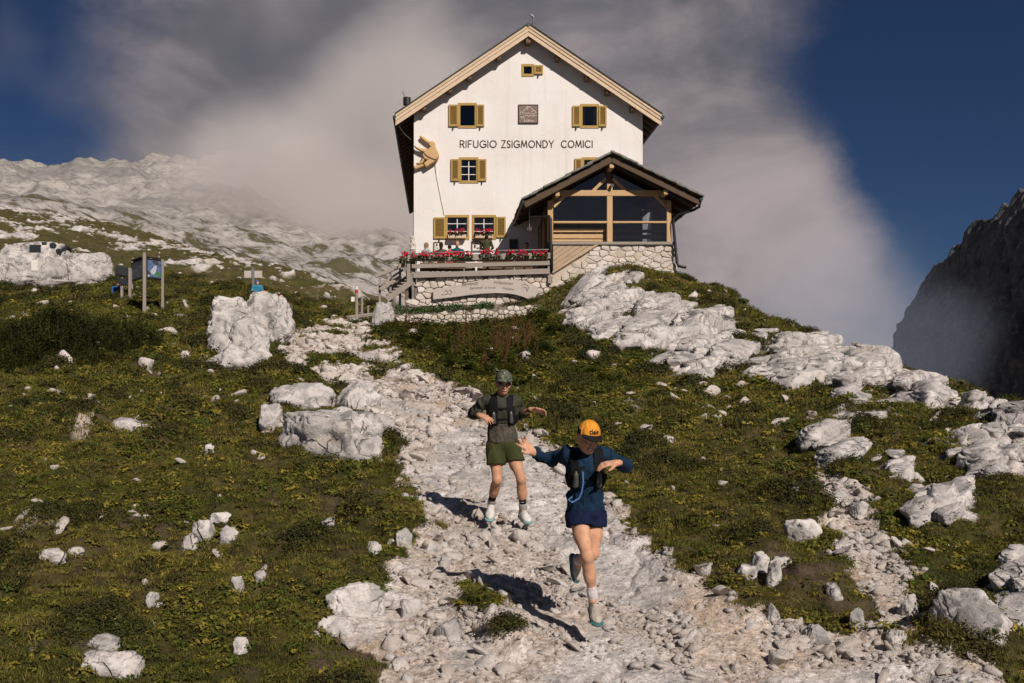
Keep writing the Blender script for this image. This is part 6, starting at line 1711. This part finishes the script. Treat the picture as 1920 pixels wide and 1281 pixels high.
def herb(n_leaf, h, leaf, seed, mat_, name, stems=3, spread=.16):
    r = np.random.default_rng(seed); Vs = []; Fs = []; c = 0
    for s in range(stems):
        b = r.uniform(-spread, spread, 2); ln = r.uniform(-.15, .15, 2); hh = h*r.uniform(.7, 1.1)
        for k in range(n_leaf):
            t = (k+.5+r.uniform(-.3, .3))/n_leaf; z = hh*(.08+.9*t); a = k*2.4+r.uniform(0, .6); q = leaf*(1.25-.75*t)*r.uniform(.7, 1.2)
            o = np.array((b[0]+ln[0]*t, b[1]+ln[1]*t, z)); d = np.array((math.cos(a), math.sin(a), r.uniform(-.15, .55))); d /= np.linalg.norm(d); sdv = np.array((-math.sin(a), math.cos(a), r.uniform(-.2, .2)))
            Vs += [o, o+d*q*.5+sdv*q*.28, o+d*q, o+d*q*.5-sdv*q*.28]; Fs.append((c, c+1, c+2, c+3)); c += 4
        w_ = .006; o = np.array((b[0], b[1], -.03)); e = np.array((b[0]+ln[0], b[1]+ln[1], hh)); 
        Vs += [o+(w_, 0, 0), o-(w_, 0, 0), e-(w_*.5, 0, 0), e+(w_*.5, 0, 0)]; Fs.append((c, c+1, c+2, c+3)); c += 4
    return mesh_np(name, np.array(Vs), np.array(Fs), MATS[mat_])
def rots(n, t=.15): return np.stack([rg.uniform(-t, t, n), rg.uniform(-t, t, n), rg.uniform(0, 6.283, n)], 1)
gn = np.clip(GRASSG-.75*SOILG, 0.0, 1)*(GRASSG > .3)
dens = np.where(GY < 52, 1/(1+(GY/9.5)**1.75), 0)
N = 62000
x, y, z, r_, c_ = sample(gn*dens, N, rg); sc_ = rg.uniform(.65, 1.25, N)*np.clip(y/13, .75, 2.1)
tint = np.clip(.46+1.05*fbm2(x*.5+3, y*.5, 3)+.35*fbm2(x*3, y*3, 2)+rg.normal(0, .24, N)-.25*LUSHG[r_, c_], 0, 1)
hgt = np.clip(.8+.6*fbm2(x*.8+50, y*.8, 2)+1.2*HUMG[r_, c_], .5, 1.5)
scatter('turf', np.stack([x, y, z], 1), rots(N), np.stack([sc_, sc_, sc_*hgt], 1), rg.integers(0, 4, N), tint, [blades(46, .11, .025, .085, .0034, .9, 300+k, 'turf_blade') for k in range(4)], 'short olive and straw coloured alpine turf')
N = 34000
x, y, z, r_, c_ = sample(gn*dens*(.35+sstep(fbm2(GX.ravel()*.8+60, GY.ravel()*.8, 3), -.1, .3).reshape(NR, NC)), N, rg); sc_ = rg.uniform(.5, 1.2, N)*np.clip(y/13, .75, 2.0)
scatter('meadow_plants', np.stack([x, y, z], 1), rots(N, .3), np.stack([sc_, sc_, sc_*rg.uniform(.5, 1.3, N)], 1), rg.integers(0, 4, N), np.clip(rg.random(N)**1.7+.4*fbm2(x*.6, y*.6, 2), 0, 1), [leafball(24, .10, .065, .026, 310+k, 'meadow_leaf', 'meadow_plant', .9) for k in range(4)], 'small mixed leafy meadow plants in the turf')
N = 9000
hw = sstep(HUMG+.10*fbm2(GX.ravel()*1.7, GY.ravel()*1.7, 3).reshape(NR, NC), .10, .2)*gn*dens*(1-.7*LUSHG)
x, y, z, r_, c_ = sample(hw, N, rg); sc_ = rg.uniform(.6, 1.3, N)*np.clip(y/14, .75, 1.9)
scatter('heath', np.stack([x, y, z-.02], 1), rots(N), np.stack([sc_, sc_, sc_*.9], 1), rg.integers(0, 3, N), np.clip(.4+.8*fbm2(x*.7, y*.7+9, 2)+rg.normal(0, .15, N), 0, 1), [leafball(110, .15, .13, .016, 320+k, 'heath_leaf', 'heath_cushion') for k in range(3)], 'dark low heath cushions in the turf')
def in_zone(pix, soft=.3): return (poly_sd(GX.ravel(), GY.ravel(), zone(pix)) < soft).reshape(NR, NC)*1.0
TZ = zone([(-60,640),(90,625),(200,618),(262,630),(285,660),(230,700),(90,715),(-60,725)])
N = 1500
x, y, z, _, _ = sample(in_zone([(-60,640),(90,625),(200,618),(262,630),(285,660),(230,700),(90,715),(-60,725)]), N, rg); ed = sstep(-poly_sd(x, y, TZ), -.3, 2.2); sc_ = rg.uniform(.55, 1.15, N)*(.35+.65*ed)*np.clip(.95+.9*fbm2(x*.45, y*.45, 2), .5, 1.25)
scatter('tall_herbs', np.stack([x, y, z], 1), rots(N), np.stack([sc_, sc_, sc_], 1), rg.integers(0, 3, N), np.clip(rg.random(N)**2+(y < 24.5)*.35, 0, 1), [herb(22, .95, .13, 330+k, 'dark_herb_leaf', 'tall_herb') for k in range(3)], 'dense dark thicket of tall herbs at the left')
N = 900
x, y, z, _, _ = sample(in_zone([(715,622),(850,622),(1000,600),(1030,632),(985,690),(965,735),(880,712),(820,672),(740,642)]), N, rg); sc_ = rg.uniform(.5, 1.1, N)
scatter('broad_herbs', np.stack([x, y, z], 1), rots(N), np.stack([sc_, sc_, sc_*.8], 1), rg.integers(0, 3, N), np.clip(rg.random(N)**1.2+.5*fbm2(x*.6, y*.6, 2), 0, 1), [herb(11, .40, .20, 340+k, 'herb_leaf', 'broad_herb', 3, .2) for k in range(3)], 'yellow green broad leaved herbs below the terrace')
N = 300
x, y, z, _, _ = sample(in_zone([(1050,695),(1190,690),(1205,745),(1060,758)]), N, rg); sc_ = rg.uniform(.3, .6, N)
scatter('low_herbs', np.stack([x, y, z], 1), rots(N), np.stack([sc_, sc_, sc_*.8], 1), rg.integers(0, 3, N), np.clip(rg.random(N)**1.5, 0, 1), [herb(11, .36, .18, 345+k, 'herb_leaf', 'low_herb', 3, .2) for k in range(3)], 'low leafy herbs in the hollow right of the trail')
def stalk_mesh(seed):
    r = random.Random(seed); m = MB()
    for k in range(3):
        bx, by = r.uniform(-.12, .12), r.uniform(-.1, .1); h = r.uniform(.55, .95); lx = r.uniform(-.1, .1); m.tube([(bx, by, -.03), (bx+lx*.5, by, h*.5), (bx+lx, by, h)], .009, .005, n=4, cap=False)
        for j in range(14):
            t = r.uniform(.45, 1); p = Vector((bx+lx*t, by, h*t)); d = Vector((r.uniform(-1, 1), r.uniform(-1, 1), r.uniform(0, 1))).normalized()*.035; m.bar(p, p+d, .018, .012)
    me = bpy.data.meshes.new('dry_stalk'); me.from_pydata(m.v, [], m.f); me.update(); me.materials.append(MATS['dry_stalk']); return me
N = 46
x, y, z, _, _ = sample(in_zone([(845,668),(985,652),(990,700),(880,702)])+.25*in_zone([(770,625),(985,605),(990,650),(800,652)]), N, rg); sc_ = rg.uniform(.6, 1.05, N)
scatter('dry_stalks', np.stack([x, y, z], 1), rots(N), np.stack([sc_, sc_, sc_], 1), rg.integers(0, 3, N), rg.random(N), [stalk_mesh(350+k) for k in range(3)], 'rusty red dry flower stalks among the herbs')
# planting bed ground cover
def bed():
    r = np.random.default_rng(9); n = 2600; u = r.random(n); t = r.random(n)
    pxs = 738+u*190; b0 = np.interp(pxs, [738, 930], [590, 580]); x = (pxs-PX)/F*(LY+.3)+0*t; yv = LY+.25+t*1.35; zz = (PY-b0)/F*LY+.02+t*.22+.28*r.random(n)*(.35+np.clip(fbm2(x*1.3, yv, 2)+.45, 0, 1))
    nr = r.normal(size=(n, 3))+np.array((0, -.4, .8)); nr /= np.linalg.norm(nr, axis=1, keepdims=True); t1 = np.cross(nr, r.normal(size=(n, 3))); t1 /= np.linalg.norm(t1, axis=1, keepdims=True); t2 = np.cross(nr, t1); L = r.uniform(.03, .065, n)[:, None]
    p = np.stack([x, yv, zz], 1); V = np.stack([p-t1*L, p+t2*L*.6, p+t1*L, p-t2*L*.6], 1).reshape(-1, 3); k = np.arange(n)*4
    o = link('bed_plants', mesh_np('bed_plants', V, np.stack([k, k+1, k+2, k+3], 1), MATS['bright_leaf'])); tag(o, 'bright green ground cover in the planting bed below the terrace', kind='stuff')
bed()

# single shrubs
def shrub(px, py, Y, wpx, hpx, label, seed, m_='shrub_leaf', n=1500, leaf=.05, cat='shrub', group=None):
    g = at(px, py, Y); w_, h = wpx/F*Y, hpx/F*Y
    root = empty('shrub', tuple(g), label, cat, group); r = np.random.default_rng(seed)
    cs = [(r.uniform(-.32, .32)*w_, r.uniform(-.25, .25)*w_, h*r.uniform(.15, .5)) for _ in range(7)]; Vs = []
    for c in cs:
        me = leafball(n//7, w_*.24, h*.42, leaf, int(r.integers(1e6)), m_, 'x'); v = np.zeros(len(me.vertices)*3, np.float32); me.vertices.foreach_get('co', v); Vs.append(v.reshape(-1, 3)+np.array(c)); bpy.data.meshes.remove(me)
    V = np.concatenate(Vs); k = np.arange(len(V)//4)*4
    link('foliage', mesh_np('foliage', V, np.stack([k, k+1, k+2, k+3], 1), MATS[m_]), root, tuple(g))
    m = MB()
    for _ in range(5): m.tube([g+Vector((r.uniform(-.06, .06), 0, -.15)), g+Vector((r.uniform(-.3, .3)*w_, r.uniform(-.1, .1)*w_, h*.5))], .016, .006, n=5)
    m.build('stem', MATS['brown_wood'], root)
for a in ((1034, 606, 41.0, 92, 46, 'bushy green shrub at the right end of the dry stone wall', 1), (1290, 540, 46.2, 62, 32, 'leafy bush clinging to the edge behind the porch', 2), (1336, 560, 43.5, 70, 28, 'low bush on the skyline right of the porch bush', 3), (1378, 580, 41.2, 50, 24, 'small dark bush lowest on the skyline beyond the porch', 4),
          (512, 626, 33.0, 30, 20, 'small yellow green plant at the right foot of the limestone outcrop', 5)):
    shrub(*a, leaf=.06 if a[2] > 30 else .03)
shrub(416, 489, 86.0, 30, 9, 'dark dwarf pine cushion on the far meadow', 6, 'conifer_needle', 900, .12)
def conifer(px, py, Y, hpx, label):
    g = at(px, py, Y); h = hpx/F*Y; root = empty('pine_tree', tuple(g), label, 'tree'); m = MB(); m.tube([g+Vector((0, 0, -.4)), g+Vector((0, 0, h*.9))], h*.04, h*.01, n=6); m.build('trunk', MATS['brown_wood'], root)
    r = np.random.default_rng(5); n = 1800; t = r.random(n)**.8; a = r.uniform(0, 6.283, n); rr = (1-t)*h*.30*np.sqrt(r.random(n))*(1+.35*np.sin(t*38)); p = np.stack([rr*np.cos(a), rr*np.sin(a), h*(.08+.92*t)-rr*.25], 1)
    nr = r.normal(size=(n, 3)); nr /= np.linalg.norm(nr, axis=1, keepdims=True); t1 = np.cross(nr, r.normal(size=(n, 3))); t1 /= np.linalg.norm(t1, axis=1, keepdims=True); t2 = np.cross(nr, t1); L = h*.04
    V = np.stack([p-t1*L, p+t2*L*.4, p+t1*L, p-t2*L*.4], 1).reshape(-1, 3); k = np.arange(n)*4; link('crown', mesh_np('crown', V, np.stack([k, k+1, k+2, k+3], 1), MATS['conifer_needle']), root, tuple(g))
conifer(491, 500, 88.0, 15, 'lone small conifer on the skyline of the far meadow')
# ------------------------------------------------------------------ flowers
def geranium(px, py, Y, wpx, hpx, label, seed, hang=.0, group=None):
    g = at(px, py, Y); w_, h = wpx/F*Y, hpx/F*Y; r = np.random.default_rng(seed)
    root = empty('geranium', tuple(g), label, 'flowers', group)
    n = int(200*w_)+40; p = np.stack([r.uniform(-.5, .5, n)*w_, r.uniform(-.14, .10, n), r.uniform(-hang*.45, .6*h, n)*(.6+.4*np.sin(np.linspace(0, 9, n)))], 1)
    nr = r.normal(size=(n, 3))+np.array((0, -.7, .6)); nr /= np.linalg.norm(nr, axis=1, keepdims=True); t1 = np.cross(nr, r.normal(size=(n, 3))); t1 /= np.linalg.norm(t1, axis=1, keepdims=True); t2 = np.cross(nr, t1); L = r.uniform(.025, .05, n)[:, None]
    V = np.stack([p-t1*L, p-t1*L*.3+t2*L*.9, p+t1*L*.8+t2*L*.5, p+t1*L*.8-t2*L*.5, p-t1*L*.3-t2*L*.9], 1).reshape(-1, 3); k = np.arange(n)*5
    link('foliage', mesh_np('foliage', V, np.stack([k, k+1, k+2, k+3, k+4], 1), MATS['geranium_leaf']), root, tuple(g))
    nb = int(26*w_)+6; IV, IF = ICO[1]
    for i in range(nb):
        c = g+Vector((r.uniform(-.48, .48)*w_, r.uniform(-.16, .06), h*r.uniform(.35, 1.0)-(hang*.5 if r.random() < .12 else 0))); s = r.uniform(.035, .062)
        Vb = np.concatenate([IV*s*.62*(1+.25*r.normal(size=(len(IV), 1)))+r.normal(size=3)*s*.55 for _ in range(3)])
        link('blossom', mesh_np('blossom', Vb, np.concatenate([IF+len(IV)*q for q in range(3)]), MATS['geranium_red']), root, tuple(c))
    return root
for a in ((757, 488, 45.0, 16, 16, 'red geranium spilling over the left corner of the terrace railing', 1, .35), (788, 486.5, 45.02, 36, 13, 'red geranium beneath the statue at the left end of the railing', 2, .2), (825, 485.5, 45.02, 34, 12, 'red geranium in front of the dark haired guests', 3, .2),
          (866, 484.5, 45.02, 42, 13, 'red geranium left of the person in the olive jacket', 4, .25), (920, 483.5, 45.02, 42, 15, 'largest red geranium below the person in the olive jacket', 5, .25), (970, 482.5, 45.02, 44, 13, 'red geranium in the shade edge near the porch', 6, .22), (1012, 481.5, 45.02, 30, 11, 'red geranium beside the porch corner post', 7, .2)):
    geranium(*a, group='geraniums on the terrace railing')
for px_, lab, sd in ((857, 'left', 8), (908, 'right', 9)):
    a, b = at(px_-17, 447, 49.75), at(px_+17, 440.5, 49.75); q = MB(); q.box(a.x, b.x, 49.62, 49.86, a.z, b.z)
    bx = q.build('window_box', MATS['fascia_wood'], None, .01); tag(bx, 'pale wooden window box on the %s ground floor window' % lab, 'flower box')
    geranium(px_, 441, 49.7, 30, 11, 'red geranium in the window box of the %s ground floor window' % lab, sd, .08)
# statue on the corner of the terrace
f = Field(A(774, 474, 45.6)-.35, A(774, 440, 45.6)+.35, .014); b = A(774, 472, 45.6); z = np.array((0, 0, 1.0))
f.cone(b, b+z*.30, .13, .12, .04); f.cone(b+z*.30, b+z*.52, .13, .10, .05); f.ell(b+z*.62, (.09, .10, .10), None, .04); f.cone(b+z*.64+np.array((-.05, -.03, .0)), b+z*.74+np.array((-.13, -.05, 0)), .035, .02, .03); f.cone(b+z*.42, b+z*.34+np.array((.05, -.14, 0)), .05, .035, .03); f.ell(b+z*.10+np.array((0, -.08, 0)), (.14, .1, .08), None, .04); f.wrinkle(.03, (12, 12, 12), None, 2)
so = put('statue', f, MATS['white_statue'], None); tag(so, 'pale carved animal statue on the left corner of the terrace', 'statue')
q = MB(); q.box(b[0]-.13, b[0]+.13, b[1]-.13, b[1]+.13, DECK, b[2]+.02); q.build('pedestal', MATS['grey_wood_z'], so)
# terrace tables
for x0, x1, lab in ((800, 880, 'wooden table on the terrace where the guests sit'), (905, 985, 'wooden table on the terrace beside the porch')):
    a, b = at(x0, 0, 46.9).x, at(x1, 0, 46.9).x; t_ = empty('terrace_table', ((a+b)/2, 46.9, DECK), lab, 'table')
    q = MB(); q.box(a, b, 46.5, 47.2, DECK+.72, DECK+.77); q.build('table_top', MATS['brown_wood'], t_, .01)
    for xx in (a+.15, b-.25):
        for yy in (46.55, 47.07): q = MB(); q.box(xx, xx+.08, yy, yy+.08, DECK, DECK+.72); q.build('leg', MATS['brown_wood'], t_)
    be = empty('bench', ((a+b)/2, 46.1, DECK), lab.replace('wooden table', 'plank bench in front of the table'), 'bench'); q = MB(); q.box(a, b, 45.95, 46.25, DECK+.42, DECK+.47); q.build('seat', MATS['larch_wood_x'], be, .01)
    for xx in (a+.2, b-.3): q = MB(); q.box(xx, xx+.06, 45.98, 46.22, DECK, DECK+.42); q.build('leg', MATS['larch_wood_z'], be)
    for zz in (.30, .52, .74): q = MB(); q.box(a-.3, b+.25, 45.86, 45.90, DECK+zz-.20, DECK+zz-.02); q.build('back_board', MATS['brown_wood'], be, .01)  # back boards added to darken the gaps between the railing planks

# ------------------------------------------------------------------ boards, posts and hikers on the left
def m_print(t):
    v = objc(t); vo = t.n('ShaderNodeTexVoronoi', {'Vector': t.vmul(v, (1, 1, 1.3)), 'Scale': 3.6}); s_ = t.n('ShaderNodeSeparateColor', {0: vo.outputs['Color']})
    c = t.mix(t.ss(s_.outputs[0], .35, .45), (.05, .06, .08), (.10, .16, .32)); c = t.mix(t.ss(s_.outputs[1], .62, .68), c, (.48, .50, .55)); c = t.mix(t.ss(s_.outputs[2], .8, .85), c, (.06, .20, .05)); c = t.mix(t.ss(t.noise(v, 30, 3), .55, .65), c, (.05, .05, .06))
    out(t, c, .35, spec=.4)
mat('photo_print', m_print)
def m_text(t):
    v = objc(t); c = t.mix(t.ss(t.noise(t.vmul(v, (3, 1, 16)), 3, 3, .6), .54, .6), (.03, .035, .045), (.20, .20, .20)); out(t, c, .35, spec=.4)
mat('text_print', m_text)
BY = 32.0
def bz(px, py): return on_ground(px, py).z
ib = empty('information_board', at(278, 552, BY), 'two winged information board on three wooden posts above the thicket', 'sign')
cpost = at(271, 474, BY); lp = at(248, 487, BY+1.0); rp = at(305, 487, BY+.5)
for p, w_ in ((cpost, .10), (lp, .06), (rp, .08)):
    gz = ground_z(p.x, p.y) if w_ != .06 else at(0, 524, BY).z; q = MB(); q.box(p.x-w_/2, p.x+w_/2, p.y-w_/2, p.y+w_/2, gz-.2, p.z); q.build('post', MATS['grey_wood_z'], ib, .01)
for e_, z0_, z1_, m_ in ((lp, 484, 521, 'text_print'), (rp, 484, 521, 'photo_print')):
    s0 = Vector((cpost.x, cpost.y, 0)); s1 = Vector((e_.x, e_.y, 0)); d = (s1-s0).normalized(); s0 += d*.07; s1 -= d*.06
    a_, b_ = at(0, z1_, BY).z, at(0, z0_, BY).z; q = MB(); q.bar((s0.x, s0.y, (a_+b_)/2), (s1.x, s1.y, (a_+b_)/2), .05, b_-a_); pn = q.build('panel', MATS['panel_dark'], ib, .01)
    n_ = Vector((d.y, -d.x, 0)); n_ = n_ if n_.y < 0 else -n_; o_ = n_*.03; q = MB(); s0 += d*.03; s1 -= d*.03; q.add([(s0.x+o_.x, s0.y+o_.y, a_+.05), (s1.x+o_.x, s1.y+o_.y, a_+.05), (s1.x+o_.x, s1.y+o_.y, b_-.05), (s0.x+o_.x, s0.y+o_.y, b_-.05)], [(0, 1, 2, 3)]); q.build('print', MATS[m_], pn)
    q = MB(); q.bar((s0.x, s0.y-.02, b_+.04), (s1.x, s1.y-.02, b_+.04), .14, .04); q.build('rain_board', MATS['panel_dark'], ib)
sb2 = empty('notice_board', at(231, 545, 35), 'dark notice board seen from the side left of the information board', 'sign')
a, b = at(218, 527, 35), at(246, 498, 35); q = MB(); q.bar((a.x, 35.0, (a.z+b.z)/2+.12), (b.x, 35.5, (a.z+b.z)/2+.05), .06, (b.z-a.z)*.6); q.build('panel', MATS['panel_dark'], sb2, .01)
q = MB(); q.bar((a.x+.05, 35.05, a.z+.02), (b.x-.2, 35.4, a.z-.02), .06, .22); q.build('panel', MATS['panel_dark'], sb2, .01)
for xx in (a.x+.12, b.x-.12): q = MB(); q.box(xx-.04, xx+.04, 35.2, 35.3, ground_z(xx, 35.2)-.3, b.z-.05); q.build('post', MATS['grey_wood_z'], sb2)
sp = empty('signpost', at(475, 565, 38), 'grey signpost with pale board behind the limestone outcrop', 'sign')
q = MB(); p = at(475, 502, 38); q.box(p.x-.04, p.x+.04, 37.96, 38.04, ground_z(p.x, 38)-.2, p.z); q.build('post', MATS['grey_metal'], sp)
a, b = at(457, 521, 38), at(491, 507.5, 38); q = MB(); q.box(a.x, b.x, 38.05, 38.09, a.z, b.z); q.build('board', MATS['sign_wood'], sp, .008)
for px_, t_, Yp, w_, lab in ((668.5, 538, 41.5, .14, 'tall wooden trail post with red and white top'), (678.5, 556, 42.0, .12, 'shorter wooden trail post next to the tall one'), (690, 573, 43.0, .10, 'shortest wooden trail post nearest the staircase')):
    p = at(px_, t_, Yp); q = MB(); q.tube([(p.x, p.y, ground_z(p.x, p.y)-.2), (p.x, p.y, p.z)], w_/2, w_*.42, n=8); o = q.build('trail_post', MATS['grey_wood_z']); tag(o, lab, 'post')
    if 'tall' in lab and 'next' not in lab:
        for d0, d1, m_ in ((0, .12, 'white_line'), (.12, .26, 'orange_red')): q = MB(); q.tube([(p.x, p.y, p.z-d1), (p.x, p.y, p.z-d0+.01)], w_*.48, n=8); q.build('paint_band', MATS[m_], o)
        q = MB(); q.box(p.x-.22, p.x-.08, p.y-.05, p.y+.02, p.z-.62, p.z-.42); q.build('marker_plate', MATS['white_line'], o)
a, b = at(652, 597, 40.5), at(698, 591, 42.5); q = MB(); q.bar(a+Vector((0, 0, .03)), b+Vector((0, 0, .03)), .2, .14); tag(q.build('timber_step', MATS['grey_wood_x'], None, .02), 'weathered timber beam edging the path below the trail posts', 'beam')
guest(222, 527, 36.0, 'hiker in a blue jacket half hidden by the notice board', 'blue_jacket', 'dark_hair', 0, 'stand', .6, floor=at(222, 527, 36).z-1.5)
guest(482.5, 526, 35.0, 'child in a turquoise top and blue hat beside the signpost', 'turquoise_top', 'dark_hair', 0, 'stand', .3, floor=at(482, 526, 35).z-1.25, hat='blue_jacket')
guest(498, 537, 30.0, 'hiker with an orange backpack seen from behind the outcrop', 'dark_trousers', 'dark_hair', 0, 'sit', 3.1, floor=at(498, 537, 30).z-1.1, pack='orange_pack')
guest(527, 551, 28.5, 'dark haired hiker shading the eyes behind the right block of the outcrop', 'taupe_jersey', 'dark_hair', .15, 'sit', .2, floor=at(527, 551, 28.5).z-1.3, arm_up=True)
